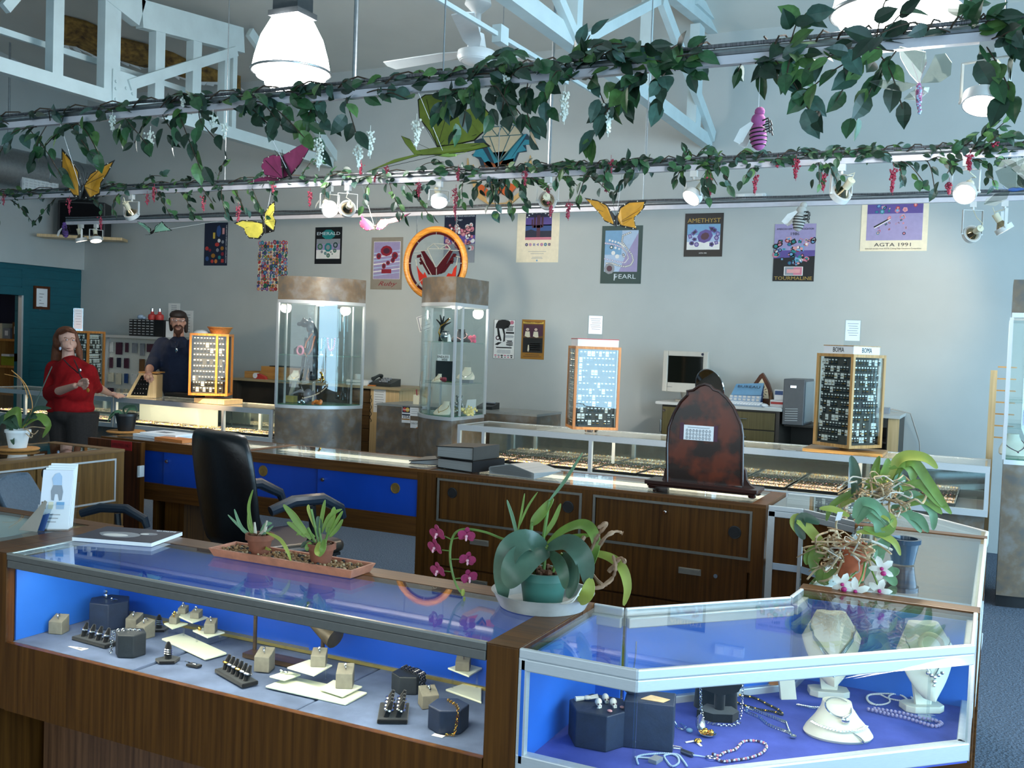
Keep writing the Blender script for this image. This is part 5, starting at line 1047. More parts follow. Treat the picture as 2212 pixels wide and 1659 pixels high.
# C
c = AY(1829,968,7.5); c.z = .922
small('turntable_board','round-cornered wood board under the earring cabinet marked BOMA','board',V((c.x-.02,c.y,.922)),[('board',PINE_X,lambda m: m.box(-.26,.28,-.17,.2,0,.02))])
t,zz1 = earring_cabinet('blond wood earring cabinet marked BOMA near the right tower',V((c.x,c.y,.942)),.335,.335,.66,math.radians(56),wood('honey_oak','a87c48','c99c62'),('f','l'),8,white=.22,rows=12,base=.025)
tb = sign_on('header box marked BOMA on the blond earring cabinet',V((c.x,c.y,.942+zz1)),math.radians(56),0,0,0,.27,.27,.055,WHITEP,MATS['honey_oak'])
text('BOMA',tb,(0,-.136,.027),.05,INK,width=.1); text('BOMA',tb,(-.136,0,.027),.05,INK,rot=(PI/2,0,-PI/2),width=.1)
acrylic_sign('acrylic sign holder with a paper on the BOMA cabinet',V((c.x,c.y,.942+zz1+.0615)),math.radians(12),.115,.15,.035)
# D behind the woman
c = AY(180,850,7.55); c.z = .922
t,zz1 = earring_cabinet('amber wood earring cabinet half hidden behind the woman in red',c,.30,.30,.62,math.radians(15),ORW,('f','r'),9,white=.5)
acrylic_sign('white upright sign on the cabinet behind the woman',c+V((-.1,0,zz1)),math.radians(60),.10,.22,.02)
# E wedge display under the man's hand
c = AY(305,852,7.45); c.z = .922
small('wedge_display','pale wood wedge display of rings under the hand of the bearded man','ring display',V((c.x,c.y,.922)),[('wedge',BLOND,lambda m: m.extr([(-.15,.0,0),(.15,.0,0),(.15,0,.235),(-.02,0,.25)],(0,.2,0))),('top_board',PINE_X,lambda m: m.box(-.03,.17,-.01,.21,.25,.262)),('velvet_panel',BLACKV,lambda m: m.extr([(-.105,-.004,.02),(.06,-.004,.02),(.09,-.004,.225),(0,-.004,.225)],(0,.003,0))),('earring_rows',SILVER,lambda m: [m.ball((-.09+.03*j+.028*i,-.007,.045+.045*j),.006,6) for j in range(4) for i in range(5)])],rot=(0,0,math.radians(28)))
# ================================================================ desk at the wall
DYF = 8.7
dx0,dx1 = AY(1418,868,DYF).x,AY(1690,884,DYF).x
t = thing('wall_desk','olive wall desk with drawers and pale top behind the far showcase','desk',((dx0+dx1)/2,DYF,0)); O = t.location.copy()
OLIVE = wood('olive_laminate','4e4420','5f5430','z',.5); rx0,rx1 = AY(1880,890,DYF).x,AY(1945,897,DYF).x
m = MB(O); m.box(dx0,dx1,DYF-.03,YB-.02,1.115,1.14); m.build('desk_top',M('pale_grey_laminate','c3c1bc',.4,0,.03,8),t,0); m = MB(O); m.box(rx0-.1,rx1,DYF-.03,YB-.02,1.115,1.14); m.build('desk_top',MATS['pale_grey_laminate'],t,0)
m = MB(O); m.box(dx0+.05,dx1-.05,DYF+.02,YB-.03,0,1.115); m.box(dx1-.05,dx1-.02,DYF,YB-.03,0,1.115); m.box(rx1-.1,rx1-.01,DYF,YB-.03,0,1.115); m.box(dx1,rx0,DYF+.1,YB-.03,.985,1.005); m.box(dx1-.02,rx1-.1,YB-.05,YB-.03,0,1.0); m.box(rx0-.1,rx1-.1,DYF+.05,YB-.03,.9,.915); m.build('carcass',M('dark_desk_side','3a332c',.5,0,.1,8),t,0)
m = MB(O); m.box(rx1-.09,rx1-.005,DYF-.005,DYF+.01,0,1.115); m.build('end_board',BLOND,t,0)
mx = AY(1590,900,DYF).x; lx = AY(1470,900,DYF).x
for z0,z1 in ((.945,1.095),(.775,.935),(.5,.765)):
 m = MB(O); m.box(lx+.15,dx1-.06,DYF,DYF+.02,z0,z1); d = m.build('drawer',OLIVE,t,0,bev=.003)
 m = MB(O); zc_ = z1-.06; m.tube([(mx-.03,DYF,zc_),(mx-.03,DYF-.025,zc_),(mx+.1,DYF-.025,zc_),(mx+.1,DYF,zc_)],.005,6); m.build('wire_handle',CHROME,d)
m = MB(O); m.box(dx0+.06,lx+.13,DYF,DYF+.02,.4,1.095); d = m.build('cabinet_door',OLIVE,t,0,bev=.003)
m = MB(O); k = AY(1435,886,DYF); m.cyl((k.x,DYF-.012,k.z),(k.x,DYF,k.z),.014,n=12); m.build('lock',CHROME,d); m = MB(O); k = AY(1428,918,DYF); m.tube([(k.x,DYF,k.z+.05),(k.x,DYF-.025,k.z+.05),(k.x,DYF-.025,k.z-.06),(k.x,DYF,k.z-.06)],.005,6); m.build('wire_handle',CHROME,d)
# monitor
ML,MT_ = AY(1433,757,8.76),AY(1530,760,8.76); zb = ZAT(1430,845,ML.x,8.76); cx_ = (ML.x+MT_.x)/2; W_ = MT_.x-ML.x; H_ = ML.z-zb
def mon(m): m.box(-W_/2,W_/2,0,.06,zb-1.14,ML.z-1.14)
BEIGE = M('putty_plastic','bdb8ad',.5,0,.04,15)
t = thing('computer_monitor','beige tube monitor with a dark screen on the wall desk','monitor',(cx_,8.76,1.14)); m = MB(); hz0,hz1 = zb-1.14,ML.z-1.14
m.box(-W_/2,-W_/2+.045,0,.05,hz0,hz1); m.box(W_/2-.045,W_/2,0,.05,hz0,hz1); m.box(-W_/2+.045,W_/2-.045,0,.05,hz1-.045,hz1); m.box(-W_/2+.045,W_/2-.045,0,.05,hz0,hz0+.085); m.build('bezel',BEIGE,t,0,bev=.006)
m = MB(); m.box(-W_/2+.045,W_/2-.045,.018,.05,hz0+.085,hz1-.045); m.build('screen',M('dark_crt_glass','10130f',.08,0,.05,5),t,0)
m = MB(); m.add([(-W_/2+.01,.05,hz0+.01),(W_/2-.01,.05,hz0+.01),(W_/2-.01,.05,hz1-.01),(-W_/2+.01,.05,hz1-.01),(-.12,.4,hz0+.04),(.12,.4,hz0+.04),(.12,.4,hz1-.08),(-.12,.4,hz1-.08)],[(0,1,2,3),(7,6,5,4),(0,4,5,1),(1,5,6,2),(2,6,7,3),(3,7,4,0)]); m.build('tube_housing',BEIGE,t,0)
m = MB(); m.cyl((0,.17,0),(0,.17,.015),.13,.12,24); m.cyl((0,.17,.015),(0,.17,hz0+.03),.06,.09,16); m.build('swivel_stand',BEIGE,t)
m = MB(); m.cyl((W_/2-.05,-.003,hz1-.022),(W_/2-.05,0,hz1-.022),.012,n=14); m.build('badge',PAL[NAVY],t)
text('SAMSUNG',t,(-W_/2+.07,-.001,hz0+.045),.012,GREYINK,width=.05)
# computer tower
pl,pr = AY(1693,818,DYF+.0),AY(1760,820,DYF)
px0 = pl.x; t = thing('computer_tower','grey computer tower with louvred vents beside the wall desk','computer',(px0+.08,DYF,1.005)); GRYPC = M('gunmetal_plastic','55575a',.4,.2,.08,20); m = MB(); ph = pl.z-1.005
m.box(-.08,.10,.0,.46,0,ph); m.build('case',GRYPC,t,0,bev=.006)
m = MB(); m.box(.10,.106,.03,.44,.02,ph-.02); m.build('window_panel',M('smoked_panel','6f7f86',.12,0,.05,8),t,0)
m = MB()
for i in range(6): m.tube([(-.055,-.002,.035+i*.02),(-.01,-.006,.037+i*.02),(.05,-.002,.04+i*.02)],.004,6)
m.build('vent_louvre',ALU,t); m = MB(); m.box(-.02,.03,-.004,0,ph-.075,ph-.055); m.build('badge',CHROME,t,0)
# keyboard, mouse, calendar, clock, little boxes
def on_desk(px,py,y): c = AY(px,py,y); c.z = 1.14; return c
c = on_desk(1598,868,8.78); t = thing('keyboard','pale keyboard lying on the wall desk','keyboard',c); m = MB(); m.extr([(-.2,-.07,0),(-.2,.09,0),(-.2,.09,.03),(-.2,-.07,.014)],(.4,0,0)); m.build('key_base',M('blue_grey_plastic','8f9aa6',.5,0,.04,15),t,0); m = MB()
for j in range(5):
 for i in range(15): m.box(-.19+i*.0253,-.168+i*.0253,-.062+j*.03,-.038+j*.03,.0145+j*.003,.024+j*.003)
m.build('keys',WHITEP,t,0)
small('computer_mouse','white computer mouse on the wall desk edge','mouse',on_desk(1651,875,8.8),[('mouse_body',WHITEP,lambda m: m.ball((0,0,.012),(.035,.05,.018),16)),('cord',WHITEP,lambda m: m.tube([(0,.045,.01),(.05,.12,.004),(.02,.2,.004)],.0025,5))])
small('mouse_pad','white paper pad beside the mouse on the desk edge','pad',on_desk(1672,881,8.76),[('pad',WHITEP,lambda m: m.box(-.07,.07,-.05,.06,0,.004))])
c = on_desk(1613,862,9.02); t = thing('desk_calendar','blue desk calendar standing behind the keyboard','calendar',c); m = MB(); m.extr([(-.14,-.02,.08),(.13,-.02,.09),(.14,.04,.2),(-.11,.04,.18)],(0,.004,0)); m.build('picture_page',PAL[SKY],t,0); m = MB(); m.extr([(-.17,-.06,0),(.13,-.06,0),(.135,-.02,.085),(-.14,-.02,.078)],(0,.004,0)); m.build('date_page',PAL[PBL],t,0); m = MB(); m.add([(-.14,.02,0),(.13,.02,0),(.13,.06,0),(-.14,.06,0),(-.11,.045,.18),(.14,.045,.2)],[(0,1,5,4),(3,4,5,2),(0,4,3),(1,2,5),(0,3,2,1)]); m.build('easel_back',PAL[BLU],t,0)
m = MB()
for i in range(7):
 for j in range(3): m.box(-.145+i*.04,-.12+i*.04,-.062+.012*j,-.060+.012*j,.012+.025*j,.03+.025*j)
m.build('date_blocks',PAL[WHT],t,0)
text('BUREAU',t,(.015,.0,.16),.035,PAL[NAVY],rot=(PI/2-.5,0,0),width=.2)
c = on_desk(1640,872,9.1); t = thing('mantel_clock','dark wood gothic arch clock behind the blue calendar','clock',c); m = MB(); pts = [(-.09,0,.0),(.12,0,0),(.12,0,.05),(.105,0,.12),(.075,0,.2),(.03,0,.27),(.015,0,.29),(-.01,0,.27),(-.06,0,.19),(-.085,0,.1)]; m.extr(pts,(0,.06,0)); m.build('clock_case',MAHOG,t,0); m = MB(); m.extr([(-.06,-.002,.06),(.085,-.002,.06),(.07,-.002,.14),(.015,-.002,.24),(-.04,-.002,.16)],(0,.002,0)); m.build('clock_face',CREAM,t,0); m = MB()
for i in range(12): a = 2*PI*i/12; m.beam((.013+.035*math.cos(a),-.003,.12+.035*math.sin(a)),(.013+.055*math.cos(a),-.003,.12+.055*math.sin(a)),.005,.002,up=(0,1,0))
m.beam((.013,-.004,.12),(.013,-.004,.155),.004,.002,up=(0,1,0)); m.beam((.013,-.004,.12),(.04,-.004,.11),.004,.002,up=(0,1,0)); m.build('clock_hands',INK,t,0)
small('bronze_figurine','small dark figurine beside the gothic clock','figurine',on_desk(1665,870,9.05),[('figure',BRN and PAL[BRN],lambda m: m.lathe([(.025,0),(.02,.02),(.012,.04),(.02,.07),(.01,.1),(.012,.115),(0,.13)],(0,0,0),12))])
small('ink_carton','white and blue ink carton stacked by the computer tower','carton',on_desk(1683,872,8.95)+V((0,0,.062)),[('carton',WHITEP,lambda m: m.box(-.04,.04,-.03,.03,0,.09)),('blue_panel',PAL[BLU],lambda m: m.box(-.035,.035,-.032,-.03,.045,.08))])
small('tissue_carton','white and red box under the ink carton','carton',on_desk(1683,878,8.95),[('carton',WHITEP,lambda m: m.box(-.07,.06,-.05,.05,0,.06)),('red_band',PAL[RED],lambda m: m.box(-.065,.055,-.0515,-.05,.025,.045))])
small('card_box','clear plastic card box on the right end of the wall desk','box',on_desk(1905,892,8.95),[('box',PAL[GRY],lambda m: m.box(-.1,.06,-.06,.06,0,.05))])
m = MB((rx1,9.2,1.14)); m.tube([(rx1-.2,9.1,1.15),(rx1-.1,9.12,1.17),(rx1+.04,9.2,1.14),(rx1+.12,9.25,.9),(rx1+.16,9.26,.5),(rx1+.15,9.25,.02)],.006,6); tag(m.build('power_cord',M('grey_cord','a39a90',.5,0,.05,20)),'grey cord looping off the right end of the wall desk','cord')
# mahogany dressing mirror seen from behind
MYY = 4.80; pts = [(1441,1048),(1441,960),(1444,922),(1455,893),(1470,868),(1485,853),(1484,845),(1497,843),(1511,833),(1523,830),(1534,833),(1542,842),(1553,845),(1562,853),(1570,860),(1585,880),(1592,897),(1601,918),(1604,940),(1603,1050)]
o = AY(1522,1068,MYY); o.z = .921
TORT = M('tortoiseshell_veneer','1a0b07',.25,col2='5c220c',scale=7,detail=3,ramp=(.42,.56)); DKMAH = wood('dark_mahogany','200c08','35150c','x',.25)
t = thing('dressing_mirror','arched red tortoiseshell back of a dressing mirror on the middle counter','mirror',o); O = o.copy(); m = MB(O); m.extr([AY(*q,MYY) for q in pts],(0,.03,0)); m.build('arched_back',TORT,t,0)
m = MB(O); q3 = [AY(*q,MYY-.004) for q in pts]; m.tube(q3,.007,6); m.build('edge_molding',DKMAH,t)
for sgn,A in ((-1,[(1442,1010),(1436,1012),(1433,1030),(1424,1046),(1410,1052),(1410,1062),(1442,1066)]),(1,[(1603,1010),(1610,1016),(1612,1036),(1620,1048),(1632,1056),(1632,1068),(1603,1070)])): m = MB(O); m.extr([AY(*q,MYY+.0) for q in A],(0,.03,0)); m.build('side_scroll',DKMAH,t,0)
xl,xr_ = AY(1400,1060,MYY).x,AY(1642,1070,MYY).x
m = MB(O); m.box(xl,xr_,MYY-.07,MYY+.10,.945,.965); m.box(xl+.01,xr_-.01,MYY-.06,MYY+.09,.935,.945); m.build('base_board',DKMAH,t,0,bev=.004)
for x in (xl+.03,xr_-.03):
 for y in (MYY-.04,MYY+.07): m = MB(O); m.ball((x,y,.929),(.02,.02,.0085),12); m.build('bun_foot',DKMAH,t)
a,b_ = AY(1478,917,MYY),AY(1541,954,MYY); m = MB(O); m.box(a.x,b_.x,MYY-.003,MYY-.001,b_.z,a.z); lab = m.build('label',WHITEP,t,0)
m = MB(O); m.box(a.x-.02,a.x,MYY-.0025,MYY-.001,b_.z,a.z+.01); m.box(b_.x,b_.x+.02,MYY-.0025,MYY-.001,b_.z,a.z+.005); m.build('tape',PAL[PLM],lab,0)
m = MB(O)
for j in range(3):
 for i in range(8): x = a.x+(b_.x-a.x)*(.12+.108*i); z = b_.z+(a.z-b_.z)*(.16+.24*j); m.torus((x,MYY-.0035,z),.0045,.0012,(0,1,0),8,4,sy=1.4)
m.box(a.x+.02,b_.x-.02,MYY-.0036,MYY-.003,a.z-.012,a.z-.010); m.build('printed_rings',GREYINK,lab)
m = MB(O); m.cyl((o.x,MYY+.031,.955+.17),(o.x,MYY+.034,.955+.17),.15,n=40); m.build('mirror_glass',M('silvered_mirror','d0d4d4',.03,1,.01,5),t)
c = AY(1532,838,5.0); t = thing('oval_mirror','small oval counter mirror peeking over the dressing mirror','mirror',V((c.x,5.0,.921))); hh = c.z-.921; TL = Matrix.Translation((0,0,hh)) @ Matrix.Rotation(math.radians(-25),4,'Z') @ Matrix.Rotation(math.radians(13),4,'X') @ Matrix.Translation((0,0,-hh)); m = MB(); m.mx = TL
m.add([V((.088*math.cos(a),.0,hh+.095*math.sin(a))) for a in [2*PI*i/40 for i in range(40)]]+[V((.088*math.cos(a),.006,hh+.095*math.sin(a))) for a in [2*PI*i/40 for i in range(40)]],[tuple(range(40)),tuple(range(79,39,-1))]+[(i,40+i,40+(i+1) % 40,(i+1) % 40) for i in range(40)]); m.build('mirror_glass',MATS['silvered_mirror'],t,0)
m = MB(); m.mx = TL; m.torus((0,.003,hh),.09,.004,(0,1,0),40,6,sy=1.07); m.build('rim',CHROME,t); m = MB(); m.cyl((0,.004,0),(0,.004,.012),.07,n=24); m.cyl((0,.004,.012),(0,.004,hh-.09),.008,n=10); m.build('pedestal',CHROME,t)
# ================================================================ inside the front left case
DZA = .6455; DZB = .6555
def A(px,py,z=DZA): return AZ(px,py,z)
SUEDE = M('grey_suede','77746a',.95,0,.1,60,spec=.1,bump=.1)
def ringmesh(m,c,r,t,ax): m.torus(c,r,t,ax,20,6)
def suede_block(label,c,h=.05,w=.042,rot=.5,ringmat=None):
 """grey suede ring block with slanted top and a ring in its slot"""
 t = thing('ring_block',label,'ring block',c,'grey suede ring blocks',(0,0,rot)); m = MB(); q = w/2
 m.add([(-q,-q,0),(q,-q,0),(q,q,0),(-q,q,0),(-q,-q,h*.72),(q,-q,h*.72),(q,q,h),(-q,q,h)],[(0,3,2,1),(4,5,6,7),(0,1,5,4),(1,2,6,5),(2,3,7,6),(3,0,4,7)]); m.build('block',SUEDE,t,0,bev=.002)
 m = MB(); ringmesh(m,(0,0,h*.86+.003),.0095,.0022,(1,.2,.2)); m.ball((0,-.003,h*.86+.0125),.0035,8); m.build('ring',ringmat or SILVER,t)
 return t
def ring_bar(label,c,n,rot,rows=1,step=.024,mats=(SILVER,)):
 t = thing('ring_bar',label,'ring bar',c,'black velvet ring bars',(0,0,rot)); L = n*step+.02; D = .05+.028*(rows-1)
 m = MB(); m.box(-L/2,L/2,-D/2,D/2,0,.012); m.build('bar_base',BLACKV,t,0,bev=.003)
 for r in range(rows):
  for i in range(n):
   x = -L/2+.01+step*(i+.5); y = -D/2+.022+r*.03; m = MB(); m.tube([(x,y,.01),(x,y+.008,.035),(x,y+.014,.052)],[.009,.0085,.004],8); m.build('ring_finger',BLACKV,t); m = MB(); ringmesh(m,(x,y+.006,.03),.0105,.0032,(0,.3,1)); m.build('ring',mats[i % len(mats)],t)
 return t
def ring_cone(label,c,s=1.):
 t = thing('ring_cone',label,'ring cone',c,'black velvet ring cones'); m = MB(); m.prism([(-.03*s,-.02*s),(.0,-.035*s),(.035*s,-.01*s),(.02*s,.028*s),(-.018*s,.026*s)],0,.007); m.lathe([(.012*s,.007),(.0095*s,.045*s),(.004*s,.056*s),(0,.058*s)],(0,0,0),12); m.build('cone',BLACKV,t)
 m = MB()
 for k in range(3): ringmesh(m,(0,0,.022*s+.006*k),.0115*s-.0006*k,.002,(.1,.1,1))
 m.build('ring',SILVER,t); return t
def hexriser(label,c,r,h,rot,mat=DKLEATH,cat='display riser',n=6,group='dark hexagonal risers',trim_=None):
 t = thing('display_riser',label,cat,c,group,(0,0,rot)); m = MB(); m.prism([(r*math.cos(2*PI*i/n),r*math.sin(2*PI*i/n)) for i in range(n)],0,h); m.build('riser',mat,t,0,bev=.003); return t
def chainline(m,pts,r=.0028,gap=.006):
 for a,b_ in zip(pts,pts[1:]):
  a,b_ = V(a),V(b_); n = max(1,int((b_-a).length/gap))
  for i in range(n): c = a.lerp(b_,(i+.5)/n); d = (b_-a).normalized(); m.torus(c,r,r*.38,d.orthogonal() if i % 2 else d.cross(d.orthogonal()),8,4,sx=1.25)
def tiers(label,base,platforms,group='frosted acrylic tier stands'):
 """white acrylic stand: base outline in pixels, platforms = (outline pixels, z)"""
 cx = sum(p[0] for p in base)/len(base); cy = sum(p[1] for p in base)/len(base); o = A(cx,cy); t = thing('tier_stand',label,'tier stand',o,group)
 m = MB(o); B = [A(*p) for p in base]; m.prism([(p.x,p.y) for p in B],DZA,DZA+.006); m.build('stand_base',FROST,t,0,bev=.002)
 for out,z in platforms:
  Q = [AZ(p[0],p[1],DZA+z) for p in out]; m = MB(o); m.prism([(p.x,p.y) for p in Q],DZA+z-.005,DZA+z); m.build('platform',FROST,t,0,bev=.0015)
  ce = sum(Q,V((0,0,0)))/len(Q)
  for k in (0,2): p = Q[k].lerp(ce,.3); m = MB(o); m.cyl((p.x,p.y,DZA+.006),(p.x,p.y,DZA+z-.005),.0035,n=8); m.build('clear_post',ACR,t)
 return t
suede_block('grey suede ring block alone at the far left end of the long case',A(127,1366),.055,.045,.35)
ring_bar('black bar of four wide silver cuffs beside the left lining',A(205,1388),4,-.06,step=.034)
hx = A(236,1350); hx.y = min(hx.y,2.37); hexriser('large dark hexagonal riser at the left back of the long case',hx,.068,.085,.25,NAVYV)
small('silver_brooch','silver brooch standing on the large left riser','brooch',hx+V((-.02,0,.0855)),[('brooch',SILVER,lambda m: (m.ball((0,0,.008),(.008,.006,.009),8),m.ball((0,0,.022),(.009,.006,.008),8),m.ball((0,0,.014),(.004,.004,.012),6)))])
small('silver_pin','flat silver pin lying on the large left riser','brooch',hx+V((.025,.0,.0855)),[('pin',SILVER,lambda m: (m.ball((0,0,.003),(.012,.006,.003),8),m.ball((-.018,0,.003),.004,6)))])
small('price_slip','narrow white price slip lying before the four cuff bar','price slip',A(168,1400),[('slip',WHITEP,lambda m: m.extr([(-.035,-.006,0),(.03,-.012,0),(.032,.012,0),(-.03,.0,0)],(0,0,.001))),('printing',GREYINK,lambda m: m.box(.0,.02,-.006,.004,.001,.0013))])
c = A(282,1413); hexriser('charcoal hexagonal riser with a silver chain over its left edge',c,.046,.068,.45)
small('silver_chain','silver chain hanging down the left edge of the charcoal riser','bracelet',c+V((-.04,-.018,0)),[('links',SILVER,lambda m: chainline(m,[(.06,.035,.0705),(.02,.02,.0705),(-.004,-.006,.070),(-.007,-.01,.04),(-.008,-.012,.004)],.0036,.007))])
suede_block('grey suede ring block behind the charcoal chain riser, left one',A(290,1358),.05,.04,.2); suede_block('grey suede ring block behind the charcoal chain riser, right one',A(314,1376),.055,.042,-.1)
ring_cone('black ring cone behind the left white tier stand',A(343,1361),.9); ring_cone('black ring cone with stacked silver bands in front of the left tier stand',A(363,1427),1.)
tiers('left white tier stand with four grey ring blocks',[(349,1383),(395,1371),(490,1414),(443,1427)],[([(354,1346),(376,1341),(406,1346),(372,1357)],.045),([(371,1324),(396,1316),(450,1333),(415,1344)],.068),([(416,1361),(448,1354),(486,1365),(448,1376)],.042)])
suede_block('grey block on the low left platform of the left tier stand',AZ(377,1346,DZA+.0455),.028,.026,.3,GOLD); suede_block('grey block at the back of the upper platform of the left tier stand',AZ(396,1324,DZA+.0685),.024,.026,.3); suede_block('grey block at the front of the upper platform of the left tier stand',AZ(424,1334,DZA+.0685),.026,.03,.3); suede_block('grey block on the low right platform of the left tier stand',AZ(455,1366,DZA+.0425),.042,.034,.5)
small('gold_stud','gold ball stud on the low right platform of the left tier stand','earring',AZ(431,1362,DZA+.0425),[('ball',GOLD,lambda m: m.ball((0,0,.007),.007,10))])
small('hook_earring','small black pad with a silver hook earring on the long case deck','earring',A(414,1438),[('pad',BLACKV,lambda m: m.extr([(-.012,-.01,0),(.028,-.006,0),(.03,.01,0),(-.01,.01,0)],(0,0,.006))),('hoop',SILVER,lambda m: (m.torus((-.016,0,.008),.008,.0016,(0,.5,1),14,5),m.ball((.012,0,.008),(.009,.006,.003),8)))])
ring_bar('black bar of six rings in the middle of the long case',A(510,1466),6,-.36,mats=(GOLD,SILVER,SILVER))
suede_block('grey suede ring block behind the six ring bar',A(571,1447),.062,.046,.3)
o = A(590,1432); t = thing('carved_wood_stand','dark carved wood jewelry stand with two bone-like pieces at the case back','jewelry stand',o); DKW = wood('carved_dark_wood','2c2016','4a3822','x',.4)
m = MB(o); a,b_ = A(523,1420),A(655,1447); m.box(a.x,b_.x,a.y-.0,a.y+.05,DZA,DZA+.014); m.build('plank_base',DKW,t,0); a = A(538,1416); yb = a.y+.025
m = MB(o); m.cyl((a.x,yb,DZA+.014),(a.x,yb,DZA+.13),.006,n=10); m.build('post',DKW,t); m = MB(o); m.ball((a.x+.01,yb,DZA+.145),(.05,.022,.024),14); m.ball((a.x+.05,yb-.005,DZA+.14),(.04,.014,.012),12); m.build('carved_piece',M('worn_bronze_wood','4a4030',.45,.2,.3,30),t)
xx = A(702,1440).x
m = MB(o); m.cyl((xx,yb,DZA),(xx,yb,DZA+.10),.006,n=10); m.build('post',DKW,t); m = MB(o); m.tube([(xx-.085,yb,DZA+.15),(xx-.03,yb,DZA+.128),(xx+.03,yb-.005,DZA+.105),(xx+.05,yb-.008,DZA+.098)],[.006,.018,.03,.032],14); m.build('carved_piece',MATS['worn_bronze_wood'],t)
tiers('middle white tier stand with two grey ring blocks',[(573,1486),(628,1464),(793,1500),(746,1525)],[([(582,1460),(618,1448),(650,1456),(614,1468)],.022),([(620,1441),(668,1424),(718,1436),(678,1458)],.045),([(690,1487),(720,1468),(783,1482),(740,1503)],.016)])
suede_block('grey block holding a hoop ring on the upper platform of the middle tier stand',AZ(689,1436,DZA+.0455),.044,.042,.5); suede_block('tall grey block on the low right platform of the middle tier stand',AZ(745,1482,DZA+.0165),.058,.046,.5)
small('pearl_studs','pair of silver ball studs on the low left platform of the middle tier stand','earrings',AZ(613,1455,DZA+.0225),[('ball',SILVER,lambda m: m.ball((-.008,0,.006),.006,10)),('ball',SILVER,lambda m: m.ball((.01,-.003,.006),.006,10))])
ring_bar('black double bar of silver rings near the right end of the long case',A(850,1545),4,-1.05,2,.026)
c = A(882,1490); c.y = min(c.y,2.36); hexriser('black riser with gunmetal bracelets behind the double ring bar',c,.048,.05,.5)
small('gunmetal_bracelet','dark woven bracelet laid over the black riser','bracelet',c+V((0,0,.0505)),[('links',M('gunmetal','55555c',.25,.9,.2,60),lambda m: [chainline(m,[(-.03,.01+k*.009,.004),(.02,k*.009-.006,.004),(.046,k*.009-.012,.002),(.05,k*.009-.014,-.045)],.004,.007) for k in range(3)])])
suede_block('grey suede ring block with a red stone ring beside the woven bracelets',A(925,1525),.05,.046,.8)
c = A(968,1572); hexriser('dark hexagonal riser with a gold link bracelet at the right end of the long case',c,.052,.06,.6,NAVYV)
small('link_bracelet','gold link bracelet trailing off the riser beside the wooden post','bracelet',c,[('links',GOLD,lambda m: chainline(m,[(-.015,.02,.063),(.02,.0,.063),(.04,-.024,.062),(.042,-.034,.03),(.04,-.04,.004),(.02,-.05,.003)],.003,.006)),('tag',PAL[WHT],lambda m: m.box(-.01,.02,-.065,-.05,0,.001))])
tiers('right white tier stand half hidden by the wooden post',[(962,1493),(1003,1480),(1040,1490),(1040,1521)],[([(967,1442),(1003,1432),(1042,1442),(1013,1460)],.062)])
suede_block('grey suede block on the right tier stand',AZ(1000,1445,DZA+.0625),.035,.04,.4)
small('display_key','small key left in the blue sliding door of the long case','key',V((-1.86,2.455,.80)),[('key',SILVER,lambda m: (m.cyl((0,0,0),(0,.025,0),.006,n=10),m.cyl((0,-.004,-.005),(0,-.004,-.03),.004,n=6)))])
# ================================================================ inside the corner case
def B(px,py,z=DZB): return AZ(px,py,z)
c = B(1292,1598); hexriser('big navy hexagonal riser carrying three tiny skulls',c,.078,.088,.08,NAVYV); zt_ = DZB+.0885
BONE = M('bone_white','e4e0d6',.55,0,.06,30)
def skull(label,px,py,yaw):
 return small('carved_skull',label,'skull bead',AZ(px,py,zt_),[('cranium',BONE,lambda m: (m.ball((0,.002,.0105),(.0085,.0105,.0095),14),m.ball((0,-.0075,.005),(.0058,.0055,.005),10),m.box(-.0045,.0045,-.012,-.004,.0,.0045))),('eye_socket',PAL[PLM],lambda m: m.ball((-.0035,-.0088,.0085),.0024,8)),('eye_socket',PAL[PLM],lambda m: m.ball((.0035,-.0088,.0085),.0024,8)),('nose_hole',PAL[PLM],lambda m: m.ball((0,-.0124,.0055),.0012,6))],'carved bone skulls on the navy riser',(0,0,yaw))
skull('left of the three carved skulls on the navy riser',1293,1526,.7); skull('rearmost of the three carved skulls on the navy riser',1308,1516,.7); skull('right of the three carved skulls on the navy riser',1325,1526,.8)
small('carved_hand','carved bone hand lying on the navy riser','carving',AZ(1268,1512,zt_),[('hand',BONE,lambda m: (m.ball((0,0,.006),(.011,.009,.005),10),[m.tube([(.006,-.006+.004*i,.006),(.028,-.004+.0045*i,.008+.001*i)],[.0024,.0014],6) for i in range(4)],m.tube([(-.008,0,.005),(-.03,-.004,.004)],[.005,.0065],8)))],rot=(0,0,.55))
for lb,px,py in (('front cowrie shell on the navy riser',1317,1538),('right cowrie shell on the navy riser',1344,1530)): small('cowrie_shell',lb,'shell',AZ(px,py,zt_),[('shell',PAL[PNK],lambda m: m.ball((0,0,.003),(.0068,.0045,.0032),10))])
for lb,px,py in (('tiny white price chip left of the shells',1293,1528),('tiny white price chip right of the shells',1354,1526)): small('price_chip',lb,'price tag',AZ(px,py+2,zt_),[('chip',WHITEP,lambda m: m.box(-.004,.004,-.0015,.0015,0,.0008))])
c = B(1424,1580); c.y = min(c.y,2.32); t = thing('display_riser','tall dark navy box riser behind the skull riser','display riser',c,None,(0,0,.25)); m = MB(); m.box(-.06,.06,-.045,.045,0,.115); m.build('riser',NAVYV,t,0,bev=.003); zt2 = DZB+.1155
PCX = V((c.x-.045,c.y-.005,zt2))
